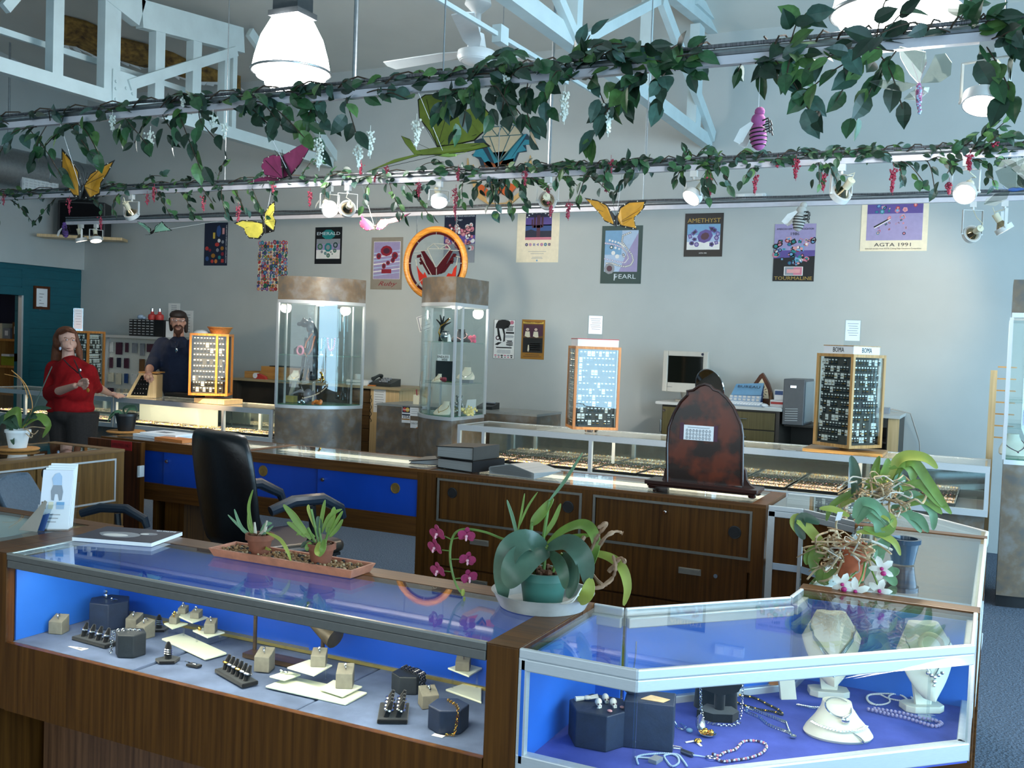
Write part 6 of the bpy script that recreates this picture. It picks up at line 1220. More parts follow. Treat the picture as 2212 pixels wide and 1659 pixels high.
small('silver_pomegranate','shiny silver fluted ball ornament with a tall stem on the tall riser','ornament',PCX,[('ball',CHROME,lambda m: [m.ball((.008*math.cos(a),.008*math.sin(a),.029),(.021,.021,.028),14) for a in [2*PI*i/7 for i in range(7)]]),('cap',SILVER,lambda m: m.cyl((0,0,.054),(0,0,.062),.012,.008,12)),('stem',SILVER,lambda m: m.tube([(0,0,.06),(.004,0,.1),(.004,0,.13)],.0022,6)),('tag',WHITEP,lambda m: m.box(.004,.022,-.024,-.022,.045,.053))])
small('kraft_card','small kraft paper card on the tall riser','card',PCX+V((.06,-.01,0)),[('card',BLOND,lambda m: m.extr([(-.03,-.015,0),(.025,-.01,0),(.035,.012,.002),(-.015,.018,.002)],(0,0,.001)))])
# beads and chains: laid on the deck along measured lines
def lay(name,label,cat,pts,mat,kind='beads',r=.004,z=DZB,gap=None,mats=None,extra=None,lift=None):
 P_ = [AZ(p[0],p[1],z+(lift[i] if lift else 0)) for i,p in enumerate(pts)]; o = sum(P_,V((0,0,0)))/len(P_); o.z = z; t = thing(name,label,cat,o); m = MB(o)
 # smooth the path
 S = []
 for i in range(len(P_)-1):
  p0,p1,p2,p3 = P_[max(i-1,0)],P_[i],P_[i+1],P_[min(i+2,len(P_)-1)]
  for k in range(6): u = k/6; S.append(.5*((2*p1)+(p2-p0)*u+(2*p0-5*p1+4*p2-p3)*u*u+(3*p1-p0-3*p2+p3)*u**3))
 S.append(P_[-1]); S = [p+V((0,0,r)) for p in S]
 if kind == 'chain': chainline(m,S,r,gap or r*2)
 elif kind == 'tube': m.tube(S,r,6)
 else:
  d = 0; last = None; k = 0; g = gap or r*2.1
  for a,b_ in zip(S,S[1:]):
   L = (b_-a).length
   while d < L: m.ball(a.lerp(b_,d/L),r if not isinstance(kind,float) else r,7,k % len(mats) if mats else 0); d += g; k += 1
   d -= L
 m.build('strand',mats or mat,t,40)
 if extra: extra(t,o)
 return t
def pend(px,py,mat,r=.008,z=DZB,name='pendant'):
 def f(t,o): m = MB(o); c = AZ(px,py,z); m.ball(c+V((0,0,r*.6)),(r,r,r*.6),10); m.build(name,mat,t)
 return f
lay('silver_chain','fine silver chain with a square blue pendant beside the tall riser','necklace',[(1456,1560),(1463,1572),(1476,1578),(1480,1572),(1470,1564)],SILVER,'chain',.0022,extra=pend(1489,1582,PAL[SKY],.009))
t = small('locket','open round silver locket with amber halves on the purple deck','locket',B(1528,1590),[('lower_shell',SILVER,lambda m: m.lathe([(0,.0),(.016,.002),(.022,.008),(.021,.009),(.014,.005),(0,.004)],(0,0,0),20)),('upper_shell',SILVER,lambda m: m.lathe([(0,.0),(.016,.002),(.024,.010),(.022,.010),(.014,.006),(0,.004)],(-.026,0,.024),20,axis=(.94,-.1,.3))),('amber_half',GOLD,lambda m: m.ball((-.006,0,.011),.009,10)),('amber_half',GOLD,lambda m: m.ball((.009,0,.011),.008,10))])
small('flower_charm','small silver flower charm with two white tags','charm',B(1507,1605),[('flower',GOLD,lambda m: [m.ball((.005*math.cos(a),.005*math.sin(a),.006),.005,7) for a in [2*PI*i/5 for i in range(5)]]),('tag',WHITEP,lambda m: m.extr([(-.028,-.014,.001),(-.024,-.018,.001),(-.004,-.002,.004),(-.008,.002,.004)],(0,0,.0015))),('tag',WHITEP,lambda m: m.extr([(-.004,-.004,.002),(.012,-.02,.001),(.016,-.016,.001),(.002,0,.003)],(0,0,.0015)))])
small('kilt_pin','silver kilt pin with charms lying on the purple deck','brooch',B(1443,1616),[('pin',SILVER,lambda m: (m.tube([(-.04,0,.004),(-.02,.004,.004),(.02,.008,.004),(.034,.004,.004),(.034,-.003,.004),(.02,-.004,.004),(-.02,-.004,.004)],.0018,6),m.ball((-.036,.002,.005),.006,8),m.ball((0,0,.006),(.01,.005,.005),8)))],rot=(0,0,.2))
lay('aqua_bead_bracelet','pale aqua bead bracelet looped near the corner of the case','bracelet',[(1378,1652),(1376,1638),(1398,1632),(1440,1630),(1462,1636),(1466,1650),(1452,1658),(1440,1646),(1436,1634),(1462,1632),(1476,1646),(1484,1658)],PAL[PBL],'beads',.0028,gap=.0045)
small('stone_pendant','dark oblong stone pendant inside the aqua bracelet','pendant',B(1416,1645),[('stone',PAL[GRY],lambda m: m.box(-.011,.011,-.016,.016,0,.009)),('ribbon',PAL[PBL],lambda m: m.extr([(-.05,-.01,.001),(-.012,.012,.002),(-.01,.004,.002),(-.046,-.018,.001)],(0,0,.001)))],rot=(0,0,-.2))
small('silver_bar_charm','dark silver tube charm on a short cord','charm',B(1487,1632),[('tube',M('dark_silver','6a6a72',.25,.9,.1,30),lambda m: m.cyl((-.018,.004,.006),(.012,-.006,.006),.006,n=10)),('cord',PAL[PBL],lambda m: m.tube([(.012,-.004,.005),(.024,.004,.003),(.05,.006,.003)],.0018,6))])
lay('garnet_bracelet','brown and silver bead bracelet in a wide loop at the front of the corner case','bracelet',[(1540,1632),(1553,1636),(1566,1628),(1588,1622),(1604,1606),(1625,1603),(1648,1607),(1656,1616),(1645,1630),(1620,1640),(1590,1645),(1560,1648),(1546,1640)],None,'beads',.0038,gap=.0065,mats=[PAL[PLM],PAL[PBL],PAL[ROSE],SILVER])
small('toggle_ring','round silver toggle clasp of the brown bead bracelet','clasp',B(1536,1640),[('ring',SILVER,lambda m: m.torus((0,0,.004),.012,.0022,(0,.2,1),20,6))])
# bracelet stand in black suede with a chain
c = B(1553,1548); t = thing('bracelet_stand','black velvet bracelet stand draped with a long silver chain','jewelry stand',c,None,(0,0,.35)); m = MB()
m.prism([(-.06,-.02),(-.02,-.045),(.03,-.04),(.05,-.01),(.03,.03),(-.03,.03)],0,.022); m.cyl((0,0,.02),(0,0,.095),.014,n=12); m.extr([(-.06,-.018,.095),(.055,-.018,.095),(.045,-.018,.075),(.0,-.018,.062),(-.045,-.018,.075)],(0,.036,0)); m.cyl((-.06,0,.105),(.055,0,.105),.022,n=16); m.build('t_bar',BLACKV,t)
m = MB(); chainline(m,[(-.045,.0,.129),(.04,0,.129)],.003,.006); chainline(m,[(-.045,0,.129),(-.055,-.024,.11),(-.052,-.03,.05),(-.05,-.035,.028),(-.045,-.055,.004),(-.01,-.068,.003),(.03,-.064,.003),(.05,-.05,.006)],.003,.006); chainline(m,[(.04,0,.129),(.055,-.024,.11),(.054,-.03,.06),(.05,-.045,.02),(.035,-.055,.003)],.003,.006); m.build('long_chain',SILVER,t)
m = MB(); [m.ball((-.05+.008*i,-.02+.002*(i % 3),.118+.003*(i % 2)),.006,7,i % 2) for i in range(6)]; m.build('coral_beads',[PAL[RED],SILVER],t)
c2 = B(1500,1470); small('beaded_choker','coral and silver beads on a low dark pad at the back of the corner case','necklace',V((-.64,2.64,DZB)),[('pad',BLACKV,lambda m: m.lathe([(.06,0),(.055,.08),(.035,.11),(0,.115)],(0,0,0),18,sy=.6)),('coral_beads',[PAL[RED]][0],lambda m: [m.ball((.05*math.cos(a),-.03*math.sin(a)-.004,.105-.02*abs(math.cos(a))),.006,7) for a in [PI*i/9 for i in range(10)]]),('clasp_ring',SILVER,lambda m: m.torus((.02,-.02,.12),.009,.0016,(0,1,.3),14,5))])
lay('black_bead_necklace','black bead necklace with gold spacers lying towards the back','necklace',[(1580,1515),(1605,1525),(1640,1535),(1670,1540),(1690,1546),(1680,1535),(1660,1525),(1630,1510),(1598,1504)],None,'beads',.0036,gap=.0055,mats=[PAL[BLK],PAL[BLK],PAL[BLK],PAL[BLK],GOLD])
lay('silver_link_necklace','long silver link necklace ending in a flower drop','necklace',[(1698,1563),(1680,1556),(1650,1544),(1625,1534),(1612,1532),(1614,1540),(1640,1552),(1660,1568),(1690,1580),(1706,1586),(1712,1594)],SILVER,'chain',.0032,extra=pend(1713,1595,SILVER,.009))
lay('marcasite_drop','short silver chain joining the drop of the long link necklace','necklace',[(1698,1563),(1702,1575),(1706,1584)],SILVER,'beads',.003)
lay('heart_chain','short silver heart chain behind the low cream bust','bracelet',[(1722,1525),(1745,1529),(1765,1531),(1800,1530),(1825,1537),(1847,1540)],SILVER,'chain',.003,extra=pend(1831,1543,SILVER,.010,name='heart_tag'))
def padded(label,px,py,w,d,h,rot): 
 return small('display_ramp',label,'jewelry display',B(px,py),[('ramp',IVORYV,lambda m: (m.extr([(-w/2,-d/2,0),(-w/2,-d/2+.01,0),(-w/2,.01,h-.006),(-w/2,d/2,h-.006),(-w/2,d/2,h),(-w/2,0,h)],(w,0,0))))],rot=(0,0,rot))
c = B(1690,1500); padded('small ivory ramp at the back of the corner case',1695,1503,.045,.06,.075,.6)
small('orange_shell','glittering orange shell brooch behind the ivory ramp','brooch',B(1668,1492),[('shell',PM('orange_shell_glaze','d08a4a',.3),lambda m: m.ball((0,0,.026),(.022,.009,.026),12)),('rim_stones',SILVER,lambda m: [m.ball((.021*math.cos(a),-.005,.026+.025*math.sin(a)),.004,6) for a in [PI/2+PI*i/8 for i in range(9)]])],rot=(0,.3,.5))
def standbust(label,px,py,s,yaw,mat,chain_mat,lean=.0,style=0):
 c = B(px,py); t = thing('necklace_bust',label,'necklace display',c,'necklace busts in the corner case',(0,0,yaw))
 m = MB(); m.prism([(-.055,-.02),(-.035,-.035),(.035,-.035),(.055,-.02),(.055,.02),(.035,.03),(-.035,.03),(-.055,.02)],0,.018); m.build('foot',IVORYV,t,0,bev=.002); m = MB(); m.extr([(-.022,-.012,.018),(.022,-.012,.018),(.03,-.006,.075),(-.03,-.006,.075)],(0,.012,0)); m.build('pillar',IVORYV,t,0)
 # shield-shaped chest, leaning back, tapering to a neck ring
 n = 24; lv = []; N = 14
 for k in range(N+1):
  u = k/N; z = .045+.19*u; w = .085*math.sin(PI*min(1,(u+.06)/1.1)*.62)**.7 if u < .62 else .085*(1-(u-.62)/.38*.52); d = .012+.03*max(0,u-.45); lv.append((z*s/.2*.2,w*s,d*s,-.04+.055*u))
 vs = []
 for z,w,d,oy in lv:
  for i in range(n): a = 2*PI*i/n; vs.append((w*math.cos(a),oy-.02*(1-abs(math.cos(a)))+d*math.sin(a)*(1 if math.sin(a) > 0 else .9),z))
 m = MB(); m.add(vs,[(j*n+i,j*n+(i+1) % n,(j+1)*n+(i+1) % n,(j+1)*n+i) for j in range(N) for i in range(n)]+[tuple(range(n-1,-1,-1)),tuple(range(N*n,(N+1)*n))]); m.build('bust_form',mat,t,60)
 m = MB(); pts = []
 for i in range(21):
  f = (i-10)/10; u = .34+.5*abs(f)**1.15; k = min(N,int(u*N)); z,w,d,oy = lv[k]; x = w*.93*f; ca = x/w; pts.append(V((x,oy-.02*(1-abs(ca))-d*.95*math.sqrt(max(0,1-ca*ca))-.002,.045+.19*u)))
 if style == 0:
  m.tube(pts,.0016,6); q = pts[10]
  for i,dx in enumerate((-.02,-.01,0,.01,.02)): m.ball(q+V((dx,-.002,.006*abs(dx)/.01)),.0055,8)
  m.ball(q+V((0,-.002,-.012)),.006,8); m.ball(q+V((0,-.002,-.023)),.004,8)
 else:
  for k in range(3): m.tube([p+V((0,-.001,-.012*k*(1-abs((i-10)/10)))) for i,p in enumerate(pts)],.0022,5)
  q = pts[10]; [m.ball(q+V((0,-.002,-.03-.008*k)),.0045,7) for k in range(4)]
 m.build('necklace',chain_mat,t); return t
standbust('cream bust with a silver bib necklace on a hexagonal foot at the back',1789,1500,1.,.35,CREAMV,SILVER,style=1)
standbust('ivory bust with a silver vine necklace at the right end of the corner case',1990,1532,1.02,.55,IVORYV,SILVER)
# low bust lying in front
c = B(1808,1583); t = thing('necklace_bust','low cream bust with leaf-link necklace at the front of the corner case','necklace display',c,'necklace busts in the corner case',(0,0,.3)); n = 28; lv = [(0,.082,.062,-.012),(.006,.086,.065,-.012),(.018,.078,.055,-.004),(.04,.055,.04,.01),(.06,.04,.032,.02),(.075,.036,.03,.024)]
vs = []
for z,rx,ry,oy in lv:
 for i in range(n): a = 2*PI*i/n; vs.append((rx*math.cos(a),oy+ry*math.sin(a),z))
m = MB(); m.add(vs,[(j*n+i,j*n+(i+1) % n,(j+1)*n+(i+1) % n,(j+1)*n+i) for j in range(len(lv)-1) for i in range(n)]+[tuple(range(n-1,-1,-1)),tuple(range((len(lv)-1)*n,len(lv)*n))]); m.build('bust_form',IVORYV,t,50)
m = MB()
for i in range(23): a = math.radians(195+150*i/22); m.ball((.068*math.cos(a),-.009+.05*math.sin(a),.026+.006*abs(math.cos(a))),(.0058,.0036,.0032),7)
m.tube([(.03,-.05,.02),(.045,-.06,.014),(.055,-.07,.006)],.003,6); m.build('leaf_necklace',SILVER,t)
m = MB(); m.torus((.0,.0,.066),.032,.002,(.1,-.5,1),24,5); m.ball((.012,-.036,.047),(.012,.008,.011),10); m.build('heart_bangle',SILVER,t)
lay('white_bead_coil','coiled white seed bead necklace beside the ivory bust foot','necklace',[(1963,1516),(1945,1503),(1910,1500),(1880,1502),(1872,1510),(1882,1522),(1905,1524),(1922,1518),(1920,1506),(1935,1500),(1960,1504),(1972,1512),(1950,1516),(1918,1510),(1900,1502),(1876,1504),(1876,1516),(1895,1526)],PAL[WHT],'beads',.0026,gap=.0048)
lay('lavender_bead_strand','double strand of pale lavender beads at the right front of the corner case','necklace',[(1876,1536),(1900,1542),(1925,1548),(1950,1553),(1975,1560),(2000,1568),(2020,1573),(2034,1566),(2010,1558),(1985,1554),(1960,1547),(1935,1542),(1905,1537),(1882,1534)],PAL[LIL],'beads',.0052,gap=.0105)
c = AZ(2030,1392,.86); t = thing('bangle','round pale bangle on a clear stand under the glass at the right end','bangle',V((c.x-.02,c.y-.0,DZB))); m = MB(); m.torus((0,0,.2),.03,.006,(.3,1,.2),28,8); m.build('hoop',PAL[CRM],t); m = MB(); m.cyl((0,0,0),(0,0,.006),.025,n=16); m.cyl((0,0,.006),(0,0,.17),.004,n=8); m.build('clear_stand',ACR,t)
# ================================================================ wall bench, pay counter, pegboard, back room
t = thing('wall_bench','long wall bench with dark drawers and pale end board behind the glass towers','bench',(-6.6,8.7,0)); O = t.location.copy()
m = MB(O); m.box(-7.75,-5.48,8.66,YB-.02,1.085,1.11); m.build('bench_top',M('tan_laminate','a3906f',.45,0,.06,8),t,0)
m = MB(O); m.box(-5.87,-5.52,8.7,YB-.03,0,1.085); m.build('end_board',BLOND,t,0)
m = MB(O); m.box(-7.7,-6.1,8.78,YB-.03,0,1.085); m.box(-7.72,-7.66,8.7,YB-.03,0,1.085); m.build('dark_recess',MATS['dark_desk_side'],t,0)
for i in range(6): m = MB(O); m.box(-6.1,-5.88,8.7,YB-.04,1.07-.135*(i+1),1.065-.135*i); m.build('drawer',wood('brown_drawer','4a3216','6a4a24','x',.5),t,0,bev=.003)
a,b_ = AY(808,838,8.698),AY(832,892,8.698); m = MB(O); m.box(a.x,b_.x,8.696,8.699,b_.z,a.z); n_ = m.build('taped_sheet',WHITEP,t,0); m = MB(O)
for i in range(7): m.box(a.x+.015,b_.x-.02-.006*(i % 3),8.6952,8.696,a.z-.04-.026*i,a.z-.036-.026*i)
m.build('printing',GREYINK,n_,0)
def bench(px,py,y=8.85): c = AY(px,py,y); c.z = 1.1105; return c
small('wooden_tray','low open pine tray box on the wall bench left of the tower','tray',V((-7.05,8.95,1.1105)),[('tray',PINE_X,lambda m: (m.box(-.62,.3,-.12,-.1,0,.075),m.box(-.62,.3,.12,.14,0,.075),m.box(-.62,-.6,-.1,.12,0,.075),m.box(.28,.3,-.1,.12,0,.075),m.box(-.62,.3,-.1,.12,0,.01))),('upper_tray',PINE_X,lambda m: m.box(-.4,.32,-.1,.13,.0755,.14)),('clipboard',PAL[BLK],lambda m: m.box(-.3,.2,-.08,.1,.1405,.15))])
small('red_tape_dispenser','red and white tape dispenser on the wall bench','tape dispenser',bench(556,803,8.72),[('body',PAL[RED],lambda m: m.extr([(-.05,0,0),(.12,0,0),(.1,0,.03),(.02,0,.06),(-.05,0,.05)],(0,.04,0))),('tape_roll',WHITEP,lambda m: m.cyl((-.03,-.005,.035),(-.03,.045,.035),.03,n=16))])
t = small('desk_telephone','dark grey desk telephone on the right end of the wall bench','telephone',bench(832,822,8.85),[('phone_base',M('charcoal_plastic','2b2f2e',.4,0,.1,20),lambda m: m.extr([(-.13,-.1,0),(-.13,.1,0),(-.13,.1,.08),(-.13,-.1,.03)],(.26,0,0))),('handset',MATS['charcoal_plastic'],lambda m: (m.tube([(-.11,-.07,.07),(-.1,-.03,.09),(-.1,.04,.11),(-.1,.08,.1)],[.024,.016,.016,.024],8))),('keypad',PAL[GRY],lambda m: [m.box(-.03+.035*i,-.005+.035*i,-.07+.035*j,-.045+.035*j,.045+.015*j,.06+.015*j) for i in range(3) for j in range(3)]),('coiled_cord',BLACKP,lambda m: m.tube([(.0+.008*math.cos(i),-.1-.17+.02+.004*math.sin(i),.0-.011*i) for i in range(8,34)],.0035,5))])
small('paper_ream','stack of papers and an orange folder by the telephone','papers',bench(790,822,8.85),[('papers',WHITEP,lambda m: m.box(-.18,.1,-.1,.12,0,.05)),('folder',PAL[ORG],lambda m: m.box(.105,.2,-.12,.05,0,.012))])
small('white_cup','white paper cup on the wall bench between the towers','cup',bench(773,805,9.1),[('cup',WHITEP,lambda m: m.lathe([(.03,0),(.038,.1),(.035,.1),(.028,.004),(0,.004)],(0,0,0),16))])
PX0,PX1,PZ_ = -5.32,-3.64,AY(1000,884,8.0).z
t = thing('pay_counter','bronze laminate pay counter with card stickers behind the middle tower','counter',(-4.5,8.0,0)); O = t.location.copy(); m = MB(O); m.box(PX0,PX1,8.0,8.54,0,PZ_-.02); m.build('counter_body',LAMI,t,0); m = MB(O); m.box(PX0-.005,PX1+.005,7.995,8.545,PZ_-.02,PZ_); m.build('counter_top',M('grey_top_laminate','8a8a86',.3,0,.05,8),t,0)
def sticker(name,tl,br,mat,th=.002): a,b_ = AY(*tl,7.999),AY(*br,7.999); m = MB(O); m.box(a.x,b_.x,7.998-th,8.0,b_.z,a.z); return m.build(name,mat,t,0),a,b_
s,a,b_ = sticker('card_sticker',(869,876),(886,914),WHITEP); w = b_.x-a.x; cx = (a.x+b_.x)/2; h = a.z-b_.z
m = MB(O); m.box(a.x+.005,b_.x-.005,7.9945,7.996,a.z-h*.4,a.z-h*.04); m.build('blue_panel',PAL[NAVY],s,0); m = MB(O); m.cyl((cx-.016,7.9938,a.z-h*.22),(cx-.016,7.9945,a.z-h*.22),h*.13,n=20); m.build('red_disc',PAL[RED],s,0); m = MB(O); m.cyl((cx+.016,7.993,a.z-h*.22),(cx+.016,7.9938,a.z-h*.22),h*.13,n=20); m.build('yellow_disc',PAL[YEL],s,0)
text('MasterCard',s,(cx-O.x,7.9925-8.0,a.z-h*.22),.017,WHITEL,width=w*.7); m = MB(O); m.box(a.x+.003,b_.x-.003,7.995,7.996,a.z-h*.56,a.z-h*.48); m.build('dark_stripe',PAL[NAVY],s,0); m = MB(O); m.box(a.x+.003,b_.x-.003,7.995,7.996,a.z-h*.83,a.z-h*.76); m.build('gold_stripe',PAL[OCH],s,0); text('VISA',s,(cx-O.x,-.005,a.z-h*.66),.04,PAL[NAVY],width=w*.75,italic=.25)
s,a,b_ = sticker('card_sticker',(887,908),(912,926),WHITEP); text('DISCOVER',s,((a.x+b_.x)/2-O.x,-.0045,(a.z*.62+b_.z*.38)),.022,INK,width=(b_.x-a.x)*.9); m = MB(O); m.extr([(b_.x-.07,7.9955,b_.z),(b_.x,7.9955,b_.z),(b_.x,7.9955,b_.z+.04)],(0,-.001,0)); m.build('orange_corner',PAL[ORG],s,0)
s,a,b_ = sticker('notice_card',(887,880),(912,900),WHITEP); m = MB(O); [m.box(a.x+.01,b_.x-.02,7.9955,7.996,a.z-.02-.018*i,a.z-.017-.018*i) for i in range(3)]; m.build('printing',GREYINK,s,0)
small('card_machine','black card machine on the pay counter right of the middle tower','card machine',V((AY(1058,880,8.25).x,8.25,PZ_)),[('body',BLACKP,lambda m: m.extr([(-.1,-.07,0),(-.1,.08,0),(-.1,.08,.06),(-.1,-.07,.025)],(.16,0,0))),('screen',PAL[GRY],lambda m: m.box(-.07,.03,.02,.06,.052,.062))])
small('receipt_box','cream box with a red pen on the pay counter left of the middle tower','box',V((AY(902,866,8.2).x,8.2,PZ_)),[('box',CREAM,lambda m: m.extr([(-.05,0,0),(.05,0,0),(.05,0,.06),(-.05,0,.09)],(0,.08,0))),('pen',PAL[RUBY],lambda m: m.cyl((-.03,.04,.06),(-.035,.03,.14),.006,n=8))])
t = thing('pegboard_stand','white pegboard stand hung with small packets behind the wedge display','pegboard',(-9.3,8.7,0)); O = t.location.copy(); GA,GB,GZ0,GZ1 = -10.05,-8.78,.45,1.5
m = MB(O); m.box(GA,GB,9.0,9.02,GZ0,GZ1); m.build('peg_panel',M('peg_white','d6d7d0',.6,0,.05,60),t,0)
m = MB(O); m.beam((GA+.1,8.86,GZ0),(GA+.06,9.0,GZ1),.04,.04); m.beam((GB,8.75,GZ0),(GB,9.0,GZ1),.04,.04); m.box(GA,GB,8.8,9.05,GZ1,GZ1+.03); m.box(GA,GB,8.7,9.05,GZ0-.03,GZ0); m.build('frame',ALU,t,0)
m = MB(O); m.box(GA,GB,8.72,9.05,0,GZ0-.03); m.build('stand_base',BLACKP,t,0)
Rp = random.Random(4)
for i in range(9):
 for j in range(4):
  if Rp.random() < .08: continue
  x = GA+.13+.13*i; z = 1.44-.19*j; w = Rp.uniform(.02,.05); hh = Rp.uniform(.1,.16); m = MB(O); m.box(x-w,x+w,8.965,8.985,z-hh,z); pk = m.build('hanging_packet',PAL[Rp.choice((BLU,BRN,WHT,GRY,PLM,NAVY,TEA,RUBY,CRM))],t,0); m = MB(O); m.cyl((x,8.94,z-.01),(x,9.0,z-.01),.003,n=5); m.build('peg_hook',STEEL,pk)
t = thing('parts_organizer','black parts organizer of small drawers on the pegboard stand','drawer organizer',(-9.18,8.88,GZ1+.03)); O = t.location.copy(); m = MB(O); zt0 = GZ1+.03; m.box(-9.46,-8.9,8.82,9.0,zt0,zt0+.2); m.build('case',BLACKP,t,0)
for i in range(6):
 for j in range(6): m = MB(O); m.box(-9.45+.068*i,-9.39+.068*i,8.812,8.82,zt0+.008+.032*j,zt0+.034+.032*j); d = m.build('small_drawer',M('smoke_drawer','2c2e30',.3,0,.1,20),t,0); m = MB(O); m.box(-9.44+.068*i,-9.40+.068*i,8.806,8.812,zt0+.024+.032*j,zt0+.03+.032*j); m.build('drawer_label',WHITEP,d,0)
for lb,x in (('left of two red bottles on the parts organizer',-9.17),('right of two red bottles on the parts organizer',-9.05)): small('red_bottle',lb,'bottle',V((x,8.9,zt0+.2005)),[('bottle',PAL[RED],lambda m: m.lathe([(.045,0),(.05,.03),(.045,.06),(.02,.075),(.018,.1)],(0,0,0),16)),('cap',CHROME,lambda m: m.lathe([(.019,.1),(.019,.135),(0,.137)],(0,0,0),12))],'red bottles on the organizer')
small('clear_bag','small clear and blue bag on the left of the parts organizer','bag',V((-9.36,8.9,zt0+.2005)),[('bag',PAL[PBL],lambda m: (m.ball((0,0,.03),(.05,.03,.03),10),m.ball((.06,0,.02),(.03,.03,.02),10)))])
small('white_carton','white carton beside the parts organizer','carton',V((-8.82,8.9,zt0)),[('carton',WHITEP,lambda m: m.box(-.07,.07,-.06,.1,0,.19))])
t = thing('store_shelf','back room shelf unit seen through the doorway','shelf',(XL-1,9.05,0)); O = t.location.copy(); SY = 8.85; szs = [AY(20,y,SY).z for y in (833,780,732)]
m = MB(O)

for z in (szs[2],szs[1]-.06,szs[0]-.1): m = MB(O); m.box(XL-2.6,XL-.2,SY,9.25,z-.03,z); m.build('shelf_board',PINE,t,0)
for x in (XL-1.05,XL-.25,XL-2.6): m = MB(O); m.box(x,x+.04,SY,9.25,0,szs[2]-.03); m.build('upright',PINE,t,0)
for i,(yy,w,h,mt,lb) in enumerate(((-1.5,.07,.2,YEL,'yellow carton at the left of the back room shelf'),(-1.22,.08,.11,GRN,'green box on the back room shelf'),(-1.05,.06,.2,CRM,'cream carton on the back room shelf'),(-.9,.07,.14,GRY,'grey box on the back room shelf'),(-.72,.07,.22,BRN,'brown box at the right of the back room shelf'))): small('stored_box',lb,'box',V((XL+yy,SY+.15,szs[2])),[('carton',PAL[mt],lambda m,w=w,h=h: m.box(-w,w,-.1,.1,0,h)),('label_patch',WHITEP,lambda m,w=w,h=h: m.box(-w*.5,w*.4,-.102,-.1,h*.3,h*.75))])
small('green_crate','lime green carton on the lower back room shelf','box',V((XL-.85,SY+.15,szs[1]-.06)),[('carton',PM('lime_card','8f9a2c'),lambda m: m.box(-.15,.15,-.1,.1,0,.12)),('papers',WHITEP,lambda m: m.box(-.08,.08,-.15,.1,.12,.15))])
# ================================================================ things on the middle and front counters
c = AZ(965,1022,.921); GREYBOARD = M('grey_binder_board','3a3835',.75,0,.08,20,spec=.2)
M('matte_black_board','151517',.75,0,.1,20,spec=.2)
def binder(label,c,rot,w,d,h,tilt,mat): 
 t = small('ring_binder',label,'binder',c,[('cover',mat,lambda m: (m.box(-w/2,w/2,-d/2,d/2,0,.004),m.extr([(-w/2,-d/2,h),(w/2,-d/2,h+tilt),(w/2,-d/2,h+tilt+.005),(-w/2,-d/2,h+.005)],(0,d,0)),m.extr([(w/2-.004,-d/2,.004),(w/2,-d/2,.004),(w/2,-d/2,h+tilt),(w/2-.004,-d/2,h+tilt)],(0,d,0)))),('pages',M('page_edges','9a9996',.85,0,.2,3,stretch=(1,1,300)),lambda m: m.extr([(-w/2+.008,-d/2+.006,.004),(w/2-.006,-d/2+.006,.004),(w/2-.006,-d/2+.006,h+tilt-.001),(-w/2+.008,-d/2+.006,h-.001)],(0,d-.012,0)))],'black binders on the middle counter',(0,0,rot)); return t
binder('lower black ring binder of the stack on the middle counter',V((c.x-.0,4.82,.921)),-.25,.27,.26,.05,.004,MATS['matte_black_board']); binder('upper grey ring binder stuffed with pages on the stack',V((c.x-.02,4.82,.982)),-.12,.25,.25,.055,.012,GREYBOARD)
binder('slim open black binder behind the stack on the blue door counter',V((c.x-.26,4.9,.921)),.15,.24,.24,.012,.03,BLACKP)
c = AZ(1112,1028,.921); small('price_booklet','fanned white loose-leaf booklet on the middle counter','booklet',V((c.x,4.78,.921)),[('pages',MATS['page_edges'],lambda m: [m.extr([(-.14,-.1,.004*i),(-.13,-.1,.004*i+.003+.001*i),(.0,-.1,.03+.005*i),(.15,-.1,.004*i+.003),(.15,-.1,.004*i)],(.01*i-.03,.2,0)) for i in range(8)])],rot=(0,0,-.15))
small('white_booklets','white booklets lying by the black plant pot','booklets',V((-4.86,4.83,.921)),[('booklet',WHITEP,lambda m: m.box(-.16,.16,-.11,.13,0,.018)),('booklet',WHITEP,lambda m: m.extr([(-.1,-.1,.0185),(.2,-.06,.0185),(.17,.12,.0185),(-.12,.1,.0185)],(0,0,.012))),('printing',GREYINK,lambda m: m.box(-.05,.06,-.02,.05,.0306,.031))],rot=(0,0,-.12))
small('orange_envelope','orange envelope in front of the white booklets','envelope',V((-4.63,4.71,.921)),[('envelope',PAL[ORG],lambda m: m.box(-.13,.13,-.06,.06,0,.02))],rot=(0,0,-.1))
small('silver_pen','thin silver letter knife beside the white booklets','pen',V((-4.5,4.88,.921)),[('pen',CHROME,lambda m: m.cyl((-.1,0,.005),(.12,.03,.005),.005,n=8))])
